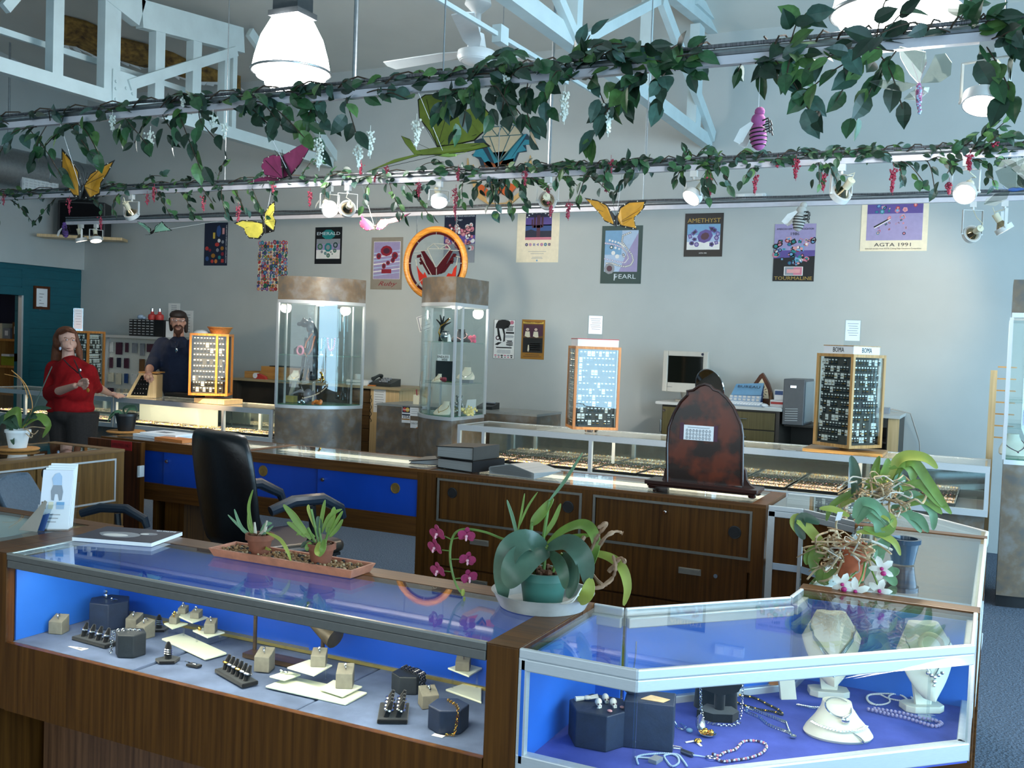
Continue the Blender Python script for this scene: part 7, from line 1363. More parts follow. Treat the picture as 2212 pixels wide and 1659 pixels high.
# brochure holder
c = AZ(120,1142,.9205); t = thing('brochure_holder','clear holder of white brochures on the front left counter','brochure holder',V((c.x,c.y,.9205)),None,(0,0,.55)); w = .10
m = MB(); m.extr([(-w/2-.004,-.03,0),(w/2+.004,-.03,0),(w/2+.004,.035,0),(-w/2-.004,.035,0)],(0,0,.003)); m.extr([(-w/2-.004,-.032,.0),(w/2+.004,-.032,0),(w/2+.004,-.015,.085),(-w/2-.004,-.015,.085)],(0,.002,0)); m.extr([(-w/2-.004,.033,0),(w/2+.004,.033,0),(w/2+.004,.075,.15),(-w/2-.004,.075,.15)],(0,.002,0)); m.build('clear_holder',ACR,t,0)
for k in range(4):
 m = MB(); y = -.026+.013*k; h = .20+.006*k; m.extr([(-w/2+.004*k,y,.004),(w/2,y,.004),(w/2,y+.045,h),(-w/2+.004*k,y+.045,h)],(0,.009,0)); br = m.build('brochure',WHITEP if k else M('pale_brochure','dfe0e6',.5,0,.02,9),t,0)
 if k == 0:
  sl = lambda z: -.0265+.045*(z-.004)/.196; fig = lambda pts,mt,nm: (lambda mm: (mm.extr([(x,sl(z)-.0006,z) for x,z in pts],(0,-.0006,0)),mm.build(nm,mt,br,0)))(MB())
  fig([(-.014,.10),(-.018,.13),(-.012,.15),(.016,.15),(.022,.128),(.02,.10),(.012,.098),(.006,.12),(-.004,.12),(-.006,.098)],PAL[GRY],'printed_trousers'); fig([(-.012,.15),(-.018,.172),(-.008,.188),(.004,.192),(.014,.18),(.016,.15)],PAL[PBL],'printed_shirt')
  fig([(-.045,.07),(-.03,.07),(-.03,.094),(-.045,.094)],PAL[BRN],'small_picture'); fig([(-.022,.07),(-.006,.07),(-.006,.094),(-.022,.094)],PAL[CRM],'small_picture'); fig([(.004,.07),(.03,.07),(.03,.094),(.004,.094)],PAL[SKY],'small_picture')
  for q in range(3): fig([(-.03,.05-.012*q),(.02-.006*q,.05-.012*q),(.02-.006*q,.053-.012*q),(-.03,.053-.012*q)],GREYINK,'text_line')
c = AZ(66,1146,.9205); small('leaning_card','folded blue and grey card leaning by the brochure holder','card',V((c.x,c.y,.9205)),[('grey_leaf',PAL[TAU],lambda m: m.extr([(-.04,0,0),(.03,-.02,0),(.055,-.005,.10),(.045,.0,.105)],(.0,.003,0))),('blue_leaf',PAL[BLU],lambda m: m.extr([(-.038,.012,0),(.045,.0,0),(.06,.005,.06),(.03,.01,.05)],(0,.003,0)))],rot=(0,0,.5))
c = AZ(278,1165,.9205); t = small('magazine','black and white magazine on the left end of the long front case','magazine',V((c.x,c.y,.9211)),[('pages',WHITEP,lambda m: m.box(-.15,.13,-.085,.115,0,.012)),('cover',PAL[NAVY],lambda m: m.box(-.15,.13,-.085,.115,.0121,.0131)),('cover_photo',PAL[GRY],lambda m: (m.ball((-.03,.0,.0131),(.07,.045,.0006),14),m.ball((.05,.04,.0131),(.03,.02,.0006),12),m.ball((-.08,.01,.0131),(.03,.025,.0006),12))),('cover_highlight',PAL[WHT],lambda m: (m.ball((-.04,-.012,.0138),(.045,.022,.0004),14),m.ball((.04,.03,.0138),(.016,.012,.0004),10)))],rot=(0,0,.28))
text('CATALOG',t,(.08,.098,.0133),.018,WHITEL,rot=(0,0,0),width=.07)
# ================================================================ office chairs
def chair(label,loc,rot,mat,seatm,zs,hb,bw,tilt,arms=True,legs=True,base=True):
 t = thing('office_chair',label,'chair',loc,'office chairs behind the counters',(0,0,rot))
 def pad(prof,w,y0f,th,name,mt):
  m = MB(); N = len(prof); vs = []; K = 9
  for (z,ws,y) in prof:
   for k in range(K): u = -1+2*k/(K-1); vs.append((w/2*ws*u,y-.04*(1-u*u)*0+.035*u*u,z))
   for k in range(K): u = 1-2*k/(K-1); vs.append((w/2*ws*u*.97,y-th*(1-.55*u*u)+.03*u*u,z))
  L = 2*K; fs = [(j*L+i,j*L+(i+1) % L,(j+1)*L+(i+1) % L,(j+1)*L+i) for j in range(N-1) for i in range(L)]+[tuple(range(L-1,-1,-1)),tuple(range((N-1)*L,N*L))]
  m.add(vs,fs); o = m.build(name,mt,t,60); s = o.modifiers.new('soft','SUBSURF'); s.levels = 1; s.render_levels = 1; return o
 pad([(zs-.02,.80,-.24),(zs+.02,.9,-.25),(zs+hb*.3,.97,-.25-tilt*.3),(zs+hb*.6,1,-.25-tilt*.65),(zs+hb*.85,.96,-.25-tilt*.92),(zs+hb*.97,.84,-.25-tilt*1.02),(zs+hb,.66,-.24-tilt*1.02)],bw,0,.085,'backrest',mat)
 m = MB(); m.box(-.25,.25,-.24,.27,zs-.07,zs); o = m.build('seat',seatm,t,40,bev=.03); m = MB(); m.box(-.23,.23,-.22,.25,zs-.085,zs-.07); m.build('seat_pan',BLACKP,t,0)
 if arms:
  for s in (-1,1): m = MB(); m.tube([(s*.29,-.2,zs+.19),(s*.3,-.08,zs+.23),(s*.3,.08,zs+.23),(s*.29,.2,zs+.17),(s*.285,.22,zs+.12)],[.025,.03,.03,.026,.02],10); m.build('armrest',M('blue_black_vinyl','1d2733',.35,0,.08,20),t); m = MB(); m.tube([(s*.29,.03,zs+.2),(s*.28,.05,zs+.05),(s*.2,.05,zs-.075)],.02,8); m.build('arm_support',BLACKP,t)
 if legs:
  for sx in (-1,1):
   for sy in (-1,1): m = MB(); m.tube([(sx*.24,sy*.2,zs-.08),(sx*.27,sy*.24,zs-.18),(sx*.30,sy*.3,.012)],.0125,8); m.build('leg',BLACKP,t)
 elif base:
  m = MB(); m.cyl((0,0,.1),(0,0,zs-.085),.03,n=12); m.build('gas_column',BLACKP,t)
  for k in range(5): a = 2*PI*k/5; m = MB(); m.beam((0,0,.12),(.29*math.cos(a),.29*math.sin(a),.08),.05,.035); m.build('base_arm',BLACKP,t,0); m = MB(); m.cyl((.29*math.cos(a)-.012,.29*math.sin(a),.03),(.29*math.cos(a)+.012,.29*math.sin(a),.03),.029,n=12); m.build('caster',BLACKP,t)
 return t
LEATHER = M('black_leather','0c0d0f',.33,0,.12,40,bump=.08); chair('black leather office chair behind the potted orchid tray',(-3.30,4.06,0),-math.radians(20),LEATHER,M('worn_brown_black_leather','3a352f',.35,0,.15,30),.58,.56,.60,.08)
ch = chair('blue grey fabric office chair tilted back behind the brochure holder',(-3.80,3.34,0),-math.radians(66),M('blue_grey_fabric','53616f',.9,0,.12,80,bump=.15),MATS['blue_grey_fabric'],.68,.46,.44,.24,legs=False); ch.scale = (.8,.8,.8)
# ================================================================ potted plants on the counters
RP = random.Random(21)
def lw(W,tip=.0): return lambda t: W*(max(0.,math.sin(PI*min(1,(t*.92+.06))))**.65)
def yy(p,y): return AY(p[0],p[1],p[2] if len(p) > 2 else y)
def curve(P_,k=5):
 S = []
 for i in range(len(P_)-1):
  p0,p1,p2,p3 = P_[max(i-1,0)],P_[i],P_[i+1],P_[min(i+2,len(P_)-1)]
  for j in range(k): u = j/k; S.append(.5*((2*p1)+(p2-p0)*u+(2*p0-5*p1+4*p2-p3)*u*u+(3*p1-p0-3*p2+p3)*u**3))
 return S+[P_[-1]]
def blade(t,O,pts,W,mat,y,nrm=(0,-1,.25),name='leaf',fold=.25):
 m = MB(O); m.strap(curve([yy(p,y) for p in pts]),lw(W),nrm,None,fold,th=.0015); return m.build(name,mat,t,60)
def potlathe(m,c,r0,r1,h,rim=.0,n=32): m.lathe([(0,0),(r0,0),(r1,h-rim),(r1+(.006 if rim else 0),h-rim),(r1+(.006 if rim else 0),h),(r1-.004,h),(r1-.006,h-.02),(0,h-.02)],c,n)
# -- centre: crimson moth orchid
c = AZ(1172,1300,.9215); c.y = 2.425; c = V((AY(1172,1300,2.425).x,2.425,.9215)); YO = c.y
small('plant_saucer','cloudy plastic saucer under the crimson orchid','saucer',c,[('saucer',M('cloudy_plastic','a9a5a0',.35,0,.22,14),lambda m: m.lathe([(0,0),(.115,0),(.135,.038),(.139,.04),(.132,.04),(.112,.005),(0,.005)],(0,0,0),40))])
O = c+V((0,0,.0055)); t = thing('potted_orchid','crimson moth orchid with big dark leaves in a green pot on the case divider','orchid',O)
m = MB(O); potlathe(m,O,.052,.062,.088,.02); m.build('green_pot',GREENPOT,t); m = MB(O); m.cyl(O+V((0,0,.066)),O+V((0,0,.074)),.056,n=20)
for i in range(26): m.ball(O+V((RP.uniform(-.045,.045),RP.uniform(-.045,.045),.076+RP.uniform(0,.012))),RP.uniform(.006,.012),5)
m.build('bark_mix',BARK,t)
GRAYG = M('grey_green_leaf','47604e',.35,0,.2,16)
for pts,W,mt,y,nr in (([(1183,1187,YO),(1140,1204,YO-.07),(1112,1235,YO-.1),(1093,1266,YO-.1)],.088,GRAYG,YO,(.2,-.8,.6)),([(1178,1183,YO),(1138,1168,YO-.05),(1103,1190,YO-.08),(1088,1240,YO-.08),(1089,1298,YO-.07)],.07,GRAYG,YO,(0,-.9,.4)),([(1183,1184,YO),(1225,1172,YO-.04),(1255,1195,YO-.06),(1268,1230,YO-.06),(1268,1266,YO-.06)],.052,GRAYG,YO,(.1,-.9,.5)),([(1186,1192,YO),(1206,1212,YO-.07),(1218,1240,YO-.09),(1221,1272,YO-.09)],.034,LEAFD,YO,(0,-1,.3)),([(1215,1198,YO),(1234,1222,YO-.06),(1238,1256,YO-.08),(1227,1292,YO-.08)],.044,GRAYG,YO,(-.2,-1,.2)),
 ([(1180,1180,YO),(1214,1148,YO+.02),(1255,1133,YO),(1280,1147,YO-.02),(1288,1185,YO-.03),(1270,1245,YO-.04)],.030,LEAFL,YO,(-.1,-.8,.6)),([(1200,1168,YO),(1240,1160,YO),(1280,1156,YO)],.016,LEAFL,YO,(0,-.7,.7)),([(1262,1190,YO),(1315,1203,YO),(1345,1228,YO-.02),(1356,1270,YO-.03),(1347,1308,YO-.03)],.026,LEAFY,YO,(0,-.9,.5)),([(1252,1302,YO-.05),(1270,1280,YO-.07),(1276,1248,YO-.06)],.036,LEAFY,YO,(0,-1,0)),([(1148,1132,YO),(1168,1112,YO),(1195,1077,YO)],.032,LEAFL,YO,(-.3,-1,.2)),([(1165,1170,YO),(1195,1128,YO),(1211,1088,YO)],.014,LEAFL,YO,(0,-1,.2)),([(1186,1082,YO),(1222,1036,YO),(1258,978,YO)],.009,LEAFB,YO,(0,-1,.2)),([(1120,1172,YO),(1108,1120,YO),(1095,1080,YO)],.010,LEAFB,YO,(0,-1,.2)),([(1118,1150,YO),(1127,1105,YO),(1133,1066,YO)],.006,LEAFL,YO,(0,-1,.2)),([(1122,1136,YO),(1140,1095,YO),(1161,1063,YO)],.006,LEAFL,YO,(0,-1,.2))): blade(t,O,pts,W,mt,y,nr)
def stems(t,O,paths,r,mat,name='stem'):
 m = MB(O)
 for pts in paths: m.tube(curve([yy(p,YO) for p in pts]),r,6)
 return m.build(name,mat,t)
stems(t,O,[[(1131,1170,YO),(1090,1165,YO-.02),(1050,1150,YO-.04),(1010,1143,YO-.05),(985,1150,YO-.05),(974,1175,YO-.05),(973,1215,YO-.05),(984,1260,YO-.05),(1000,1285,YO-.05)]],.0035,STEMG,'flower_spike'); stems(t,O,[[(1146,1172,YO),(1148,1140,YO),(1150,1128,YO)],[(1165,1215,YO),(1172,1175,YO),(1186,1082,YO)],[(1172,1262,YO),(1176,1215,YO),(1180,1182,YO)],[(1160,1262,YO),(1140,1200,YO),(1120,1168,YO)],[(1185,1262,YO),(1200,1220,YO),(1215,1196,YO)]],.005,STEMG)
CRIM = M('crimson_petal','8e2450',.6,0,.22,90); PALEP = M('pale_pink_edge','d9a0a8',.6,0,.1,60)
def mothflower(px,py,y,s,rot,yaw):
 c = AY(px,py,y); R = Matrix.Rotation(yaw,3,'Z') @ Matrix.Rotation(.25,3,'X'); m = MB(O)
 for a,L,W in ((90,1.,.75),(210,.95,.7),(330,.95,.7),(15,1.0,1.15),(165,1.0,1.15)):
  a = math.radians(a)+rot; d = R @ V((math.cos(a),0,math.sin(a))); sd = R @ V((-math.sin(a),0,math.cos(a))); n = R @ V((0,-1,0)); pts = []
  for i in range(12): q = 2*PI*i/12; pts.append(c+d*(L*s*(.5-.5*math.cos(q)))+sd*(W*s*.42*math.sin(q))+n*(.12*s*math.sin(q/2)+(.004 if W > 1 else 0)))
  m.add(pts+[p-n*.0015 for p in pts],[tuple(range(12)),tuple(range(23,11,-1))]+[(i,12+i,12+(i+1) % 12,(i+1) % 12) for i in range(12)])
 f = m.build('blossom',CRIM,t,30); m = MB(O); n = R @ V((0,-1,0)); m.ball(c+n*.008,.0045,8); m.ball(c+n*.012+V((0,0,-.006)),(.003,.004,.006),8); m.build('lip',PALEP,f)
for px,py,s,rot,yaw in ((947,1152,.027,.1,-.2),(1008,1156,.025,-.1,.4),(942,1182,.027,0,-.3),(1009,1208,.024,-.2,.6),(948,1232,.026,.1,-.2),(1013,1246,.024,.3,.7)): mothflower(px,py,YO-.055,s,rot,yaw)
stems(t,O,[[(974,1165,YO-.05),(960,1158,YO-.052)],[(974,1165,YO-.05),(1000,1160,YO-.052)],[(972,1190,YO-.05),(955,1188,YO-.052)],[(973,1208,YO-.05),(1000,1208,YO-.052)],[(975,1235,YO-.05),(955,1233,YO-.052)],[(980,1250,YO-.05),(1006,1248,YO-.052)]],.0018,STEMG,'flower_stalk')
m = MB(O); m.ball(AY(1000,1280,YO-.05),(.006,.006,.011),8); m.ball(AY(1003,1294,YO-.05),(.004,.004,.007),8); m.build('flower_bud',LEAFY,t)
m = MB(O)
for pts in ([(1262,1225),(1285,1170),(1297,1150),(1310,1130),(1292,1140)],[(1288,1190),(1308,1160),(1330,1148),(1345,1152)],[(1280,1240),(1300,1262),(1322,1250),(1330,1225),(1324,1200)],[(1275,1250),(1285,1270),(1310,1262)],[(1315,1235),(1340,1205),(1350,1215)],[(1255,1200),(1250,1180),(1262,1160)]): m.tube(curve([AY(p[0],p[1],YO-.02+RP.uniform(-.02,.02)) for p in pts]),[RP.uniform(.003,.007) for _ in range(len(pts)*5-4)],6)
m.build('dry_leaf',DRY,t); m = MB(O)
for pts in ([(1195,1306,YO-.09),(1225,1300,YO-.1),(1250,1285,YO-.1)],[(1205,1304,YO-.09),(1236,1300,YO-.11),(1256,1270,YO-.1)],[(1090,1303,YO-.09),(1110,1306,YO-.1)]): m.tube(curve([yy(p,YO) for p in pts]),.0022,5)
m.build('aerial_root',M('white_root','d0ccc2',.7,0,.1,40),t)
# -- tray of gravel with two terracotta pots
q = [AZ(*p,.925) for p in ((452,1199),(762,1250),(816,1233),(506,1183))]; ctr = sum(q,V((0,0,0)))/4; ax = (q[1]-q[0]); ax.z = 0; L = ax.length; ang = math.atan2(ax.y,ax.x); ctr = V((ctr.x,2.425,.922)); D = .125
TR = thing('gravel_tray','long terracotta tray of gravel holding two orchid pots','tray',ctr,None,(0,0,ang*.5)); m = MB(); w,d = L/2,D/2
def ringrect(s,z): return [(-w*s if False else -w+s,-d+s,z),(w-s,-d+s,z),(w-s,d-s,z),(-w+s,d-s,z)]
vs = ringrect(.012,0)+ringrect(0,.026)+ringrect(.008,.026)+ringrect(.018,.008); m.add(vs,[(0,3,2,1)]+[(4*k+i,4*k+(i+1) % 4,4*k+4+(i+1) % 4,4*k+4+i) for k in range(3) for i in range(4)]+[(12,13,14,15)]); m.build('tray',M('peach_plastic','b8755a',.6,0,.2,30),TR,20)
m = MB(); m.box(-w+.02,w-.02,-d+.02,d-.02,.0085,.016)
for i in range(420): m.ball((RP.uniform(-w+.02,w-.02),RP.uniform(-d+.02,d-.02),.017+RP.uniform(-.002,.005)),(RP.uniform(.004,.008),RP.uniform(.003,.006),RP.uniform(.003,.006)),5,RP.choice((0,0,0,1,2)))
m.build('gravel',[STONES,M('dark_gravel','3a3634',.8,0,.3,60),M('pale_gravel','bfa37c',.8,0,.2,60)],TR,30,kind='stuff')
def terrapot(label,px,by,build):
 p = AY(px,by,2.425); c = V((p.x,2.425,.938)); t = thing('terracotta_pot_orchid',label,'orchid',c,'small orchids in terracotta pots'); m = MB(c); m.lathe([(0,0),(.028,0),(.038,.045),(.044,.045),(.044,.062),(.038,.062),(.035,.05),(0,.05)],c,28); m.build('terracotta_pot',TERRA_D,t); m = MB(c)
 for i in range(14): m.ball(c+V((RP.uniform(-.025,.025),RP.uniform(-.025,.025),.055)),.008,5)
 m.build('bark_mix',BARK,t); build(t,c)
Yt = 2.425
def o1(t,O):
 for pts,W,mt in (([(550,1160),(540,1120),(538,1090),(546,1058)],.012,LEAFL),([(545,1158),(522,1140),(506,1100)],.012,LEAFB),([(540,1158),(515,1135),(492,1112)],.008,LEAFB),([(560,1160),(573,1135),(587,1130)],.014,LEAFB),([(565,1155),(570,1180),(585,1188,Yt-.05)],.010,LEAFY),([(575,1150,Yt-.03),(605,1165,Yt-.05),(622,1192,Yt-.06),(628,1212,Yt-.06)],.012,LEAFY),([(550,1160),(538,1140),(535,1110)],.008,LEAFL),([(555,1165),(575,1150),(590,1136)],.008,LEAFB)): blade(t,O,pts,W,mt,Yt)
 m = MB(O)
 for a,b_ in (((552,1158),(550,1128)),((572,1148),(577,1125)),((558,1160),(575,1140))): m.tube([AY(*a,Yt),AY(*b_,Yt)],[.006,.003],6)
 m.build('pale_bulb',M('pale_bulb','b9ad98',.7,0,.12,30),t)
terrapot('thin-leaved orchid in the left terracotta pot of the gravel tray',560,1203,o1)
def o2(t,O):
 for pts,W,mt in (([(672,1165),(645,1130),(632,1112),(612,1090)],.024,LEAFL),([(660,1160),(640,1140),(620,1128)],.018,LEAFL),([(690,1150),(697,1110),(702,1080)],.014,LEAFL),([(695,1150),(712,1115),(738,1100)],.014,LEAFL),([(705,1150),(718,1120),(722,1095)],.022,LEAFL),([(690,1160),(690,1130),(686,1115)],.020,LEAFD),([(710,1155),(728,1125),(740,1104)],.012,LEAFL),([(712,1160),(730,1140),(740,1122)],.014,LEAFL),([(680,1170),(660,1175),(650,1182)],.016,LEAFD),([(690,1170,Yt-.04),(685,1190,Yt-.06),(690,1200,Yt-.06)],.018,LEAFY),([(700,1165,Yt-.04),(698,1185,Yt-.06),(688,1202,Yt-.06)],.022,LEAFL),([(672,1172,Yt-.03),(664,1182,Yt-.04),(664,1190,Yt-.04)],.016,LEAFL),([(680,1160),(660,1150),(640,1155)],.014,LEAFL),([(685,1150),(668,1105),(666,1090)],.012,LEAFY)): blade(t,O,pts,W,mt,Yt)
 m = MB(O)
 for a,b_ in (((690,1180),(672,1100)),((695,1180),(690,1140)),((700,1180),(712,1140)),((685,1180),(665,1140))): m.tube([AY(*a,Yt),AY(*b_,Yt)],.004,6)
 m.build('cane',STEMG,t)
terrapot('leafy orchid in the right terracotta pot of the gravel tray',693,1222,o2)
# -- right: tangled cattleya with white flowers
def tangle(label,px,by,y,leaves,roots,pot,rad,h,zb=.9215,extra=None,rr=(60,60),rc=None):
 p = AY(px,by,y); c = V((p.x,y,zb)); t = thing('potted_orchid',label,'orchid',c); m = MB(c); m.lathe([(0,0),(rad*.75,0),(rad,h-.015),(rad+.006,h-.015),(rad+.006,h),(rad-.005,h),(rad-.008,h-.02),(0,h-.02)],c,28); m.build('pot',pot,t)
 for pts,W,mt in leaves: blade(t,c,pts,W*1.12,mt,y,(RP.uniform(-.4,.4),-1,RP.uniform(.1,.6)))
 m = MB(c); cx_,cy_ = rc or (px,by-60)
 for i in range(roots):
  a = RP.uniform(0,2*PI); x,yv = cx_+rr[0]*RP.uniform(-.6,.6),cy_+rr[1]*RP.uniform(-.5,.5); P_ = []
  for k in range(4): P_.append(AY(x,yv,y+RP.uniform(-.09,.03))); x += RP.gauss(0,22); yv += RP.gauss(6,14); yv = min(yv,by+4)
  m.tube(curve(P_,4),RP.uniform(.0018,.0042),5,RP.choice((0,0,0,1)))
 m.build('aerial_roots',[ROOT,M('white_grey_root','bdb6aa',.8,0,.15,40)],t,kind='stuff')
 if extra: extra(t,c)
 return t
G,Lg,Yl,Bl = LEAFD,LEAFL,LEAFY,LEAFB; YR = 3.26
lv1 = [([(1815,1235),(1790,1195),(1745,1140),(1722,1120),(1716,1135),(1735,1165)],.030,Yl),([(1770,1130),(1735,1118),(1728,1145),(1738,1165)],.032,G),([(1800,1200),(1775,1190),(1757,1210),(1765,1245)],.036,Lg),([(1795,1195),(1768,1185),(1745,1200),(1742,1220)],.026,Lg),([(1850,1130),(1880,1095),(1910,1115),(1915,1135)],.034,Bl),([(1870,1110),(1895,1125),(1900,1150),(1890,1160)],.03,Bl),([(1860,1180),(1840,1215),(1845,1240)],.034,Bl),([(1870,1185),(1895,1185),(1900,1215)],.036,Bl),([(1880,1200),(1905,1180),(1915,1160)],.036,Bl),([(1880,1220),(1860,1240),(1855,1262)],.032,Bl),([(1895,1215),(1925,1235),(1942,1230)],.03,Bl),([(1900,1230),(1925,1250),(1935,1265)],.026,Bl),([(1810,1235),(1790,1240),(1780,1265)],.022,Lg),([(1850,1150),(1890,1150),(1930,1170),(1945,1200)],.02,Yl),([(1865,1140),(1905,1150),(1925,1140),(1930,1120)],.026,Lg),([(1845,1120),(1860,1085),(1895,1095),(1915,1130)],.028,Bl),([(1835,1115),(1800,1100),(1770,1098)],.018,Yl),([(1780,1225),(1770,1250),(1790,1262)],.022,Lg),([(1900,1110),(1925,1120),(1932,1140)],.024,Yl),([(1860,1240),(1840,1235),(1815,1235)],.012,Lg)]
WP = M('white_petal','e6e2d6',.6,0,.05,60); MAG = M('magenta_lip','b0206a',.5,0,.12,40)
def whiteflowers(t,O):
 for px,py,s,r in ((1848,1277,.042,.1),(1820,1262,.036,.9),(1905,1228,.038,.4),(1900,1276,.036,1.0)):
  c = AY(px,py,YR-.17 if px < 1890 else YR-.13); m = MB(O)
  for k in range(5):
   a = PI/2+r+2*PI*k/5; d = V((math.cos(a),-.2,math.sin(a))); m.strap([c,c+d*s*.35,c+d*s*.75+V((0,.004,0)),c+d*s+V((0,.01,0))],lw(.017 if k % 2 else .021),(0,-1,.1),None,.2,th=.001)
  f = m.build('white_blossom',WP,t,40); m = MB(O); m.ball(c+V((.006,-.012,-.012)),(.009,.007,.008),9); m.ball(c+V((0,-.006,0)),.006,8,0); m.build('magenta_lip',MAG,f)
 m = MB(O); m.tube(curve([AY(1868,1215,YR-.05),AY(1862,1245,YR-.1),AY(1848,1275,YR-.16)]),.003,6); m.tube(curve([AY(1880,1205,YR-.05),AY(1900,1225,YR-.12)]),.003,6); m.tube(curve([AY(1880,1225,YR-.05),AY(1900,1272,YR-.125)]),.003,6); m.tube(curve([AY(1850,1235,YR-.06),AY(1822,1260,YR-.165)]),.003,6); m.build('flower_stalk',STEMG,t)
 m = MB(O); q = AY(1804,1125,YR-.06); m.extr([q,q+V((.016,0,.004)),q+V((.022,0,.03)),q+V((.006,0,.028))],(0,.0015,0)); m.build('plant_tag',WHITEP,t,0)
tangle('tangled white-flowered orchid in a clay pot with pale roots on the right side case',1838,1252,YR,lv1,60,TERRA,.052,.11,extra=whiteflowers,rr=(70,70),rc=(1818,1180))
Y2 = 3.62
lv2 = [([(1845,1080),(1850,1050),(1845,1010),(1838,985)],.034,G),([(1880,1060),(1890,1020),(1900,985)],.026,Lg),([(1900,1040),(1915,1010),(1918,990)],.024,Lg),([(1920,1040),(1935,1000),(1960,985),(2000,990),(2025,1012)],.034,Yl),([(1930,1050),(1945,1010),(1975,1000),(2005,1040),(2035,1085),(2055,1110)],.03,Lg),([(1920,1010),(1950,1000),(1970,1015),(1972,1040)],.036,Lg),([(1940,1060),(1985,1045),(2030,1085),(2045,1092)],.03,Lg),([(1935,1080),(1975,1070),(2010,1095)],.03,Bl),([(1925,1095),(1960,1110),(1990,1150)],.034,Bl),([(1960,1090),(2000,1080),(2035,1110)],.028,Lg),([(1950,1110),(1985,1120),(2005,1150)],.028,Bl),([(1990,1085),(2015,1110),(2016,1145)],.024,Bl),([(1880,1050),(1850,1060),(1800,1090),(1785,1125)],.022,Lg),([(1880,1060),(1895,1080),(1890,1050)],.026,Yl),([(1910,1070),(1900,1030),(1890,1010)],.026,Lg),([(1930,1060),(1945,1030),(1950,1060)],.028,Bl),([(1880,1080),(1840,1080),(1800,1105)],.016,Yl),([(1870,1040),(1905,1040),(1915,1070)],.022,Yl)]
tangle('second root-bound orchid with arching leaves behind the white-flowered one',1952,1172,Y2,lv2,60,M('dark_glass_pot','3a4a5c',.12,.1,.1,9),.05,.085,rr=(85,65),rc=(1900,1070))
# -- left: white pot orchid and black pot orchid
YL = 3.78
def leftorchid(label,px,by,y,pot,leaves,rad,h,sticks=(),mat_=True,roots=()):
 p = AY(px,by,y); c = V((p.x,y,.921)); M_ = small('woven_mat','round woven mat under the '+('white pot on the oak counter' if px < 100 else 'black pot on the middle counter'),'mat',c,[('mat',WICK,lambda m: m.lathe([(0,0),(rad*1.75,0),(rad*1.85,.008),(rad*1.75,.012),(0,.012)],(0,0,0),30))]); c = c+V((0,0,.0125)); t = thing('potted_orchid',label,'orchid',c); m = MB(c); potlathe(m,c,rad*.75,rad,h,.015); m.build('pot',pot,t); m = MB(c); m.cyl(c+V((0,0,h-.024)),c+V((0,0,h-.012)),rad-.007,n=18); m.build('bark_mix',BARK,t)
 for pts,W,mt in leaves: blade(t,c,pts,W,mt,y,(RP.uniform(-.2,.2),-1,.5))
 for pts,r,mt in sticks: m = MB(c); m.tube(curve([yy(q_,y) for q_ in pts]),r,6); m.build('stake',mt,t)
 if roots:
  m = MB(c)
  for pts in roots: m.tube(curve([yy(q_,y) for q_ in pts]),.003,5)
  m.build('aerial_root',ROOT,t)
 return t
leftorchid('broad-leaved orchid in a white pot on the oak counter',38,972,YL,WHITEPAINT,[([(45,925),(40,890),(20,895),(0,915)],.05,LEAFL),([(40,925),(10,905),(-10,930)],.06,LEAFD),([(45,925),(30,900),(22,920),(30,960,YL-.07)],.05,LEAFD),([(48,920),(75,885),(110,882)],.028,LEAFD),([(48,922),(85,900),(105,920),(92,945)],.045,LEAFL),([(50,918),(70,900),(90,905)],.03,LEAFD)],.062,.10,[([(55,925),(82,860),(112,792)],.003,M('green_stake','4a5a50',.6,0,.1,20)),([(50,925),(70,880),(55,830),(25,800)],.0025,PINE),([(60,860),(45,820),(10,808)],.002,PINE)],roots=[[(55,925),(72,938),(82,930)],[(52,928),(70,922),(98,925)],[(50,930),(66,945),(70,940)]])
leftorchid('small dark orchid in a black pot on the middle counter end',272,938,4.88,BLACKP,[([(268,900),(255,890),(240,898),(233,912)],.03,LEAFB),([(270,900),(268,882),(290,878),(296,890)],.022,LEAFD),([(270,898),(280,884),(296,886)],.02,LEAFB),([(268,900),(248,893),(238,905)],.03,LEAFD)],.068,.115)
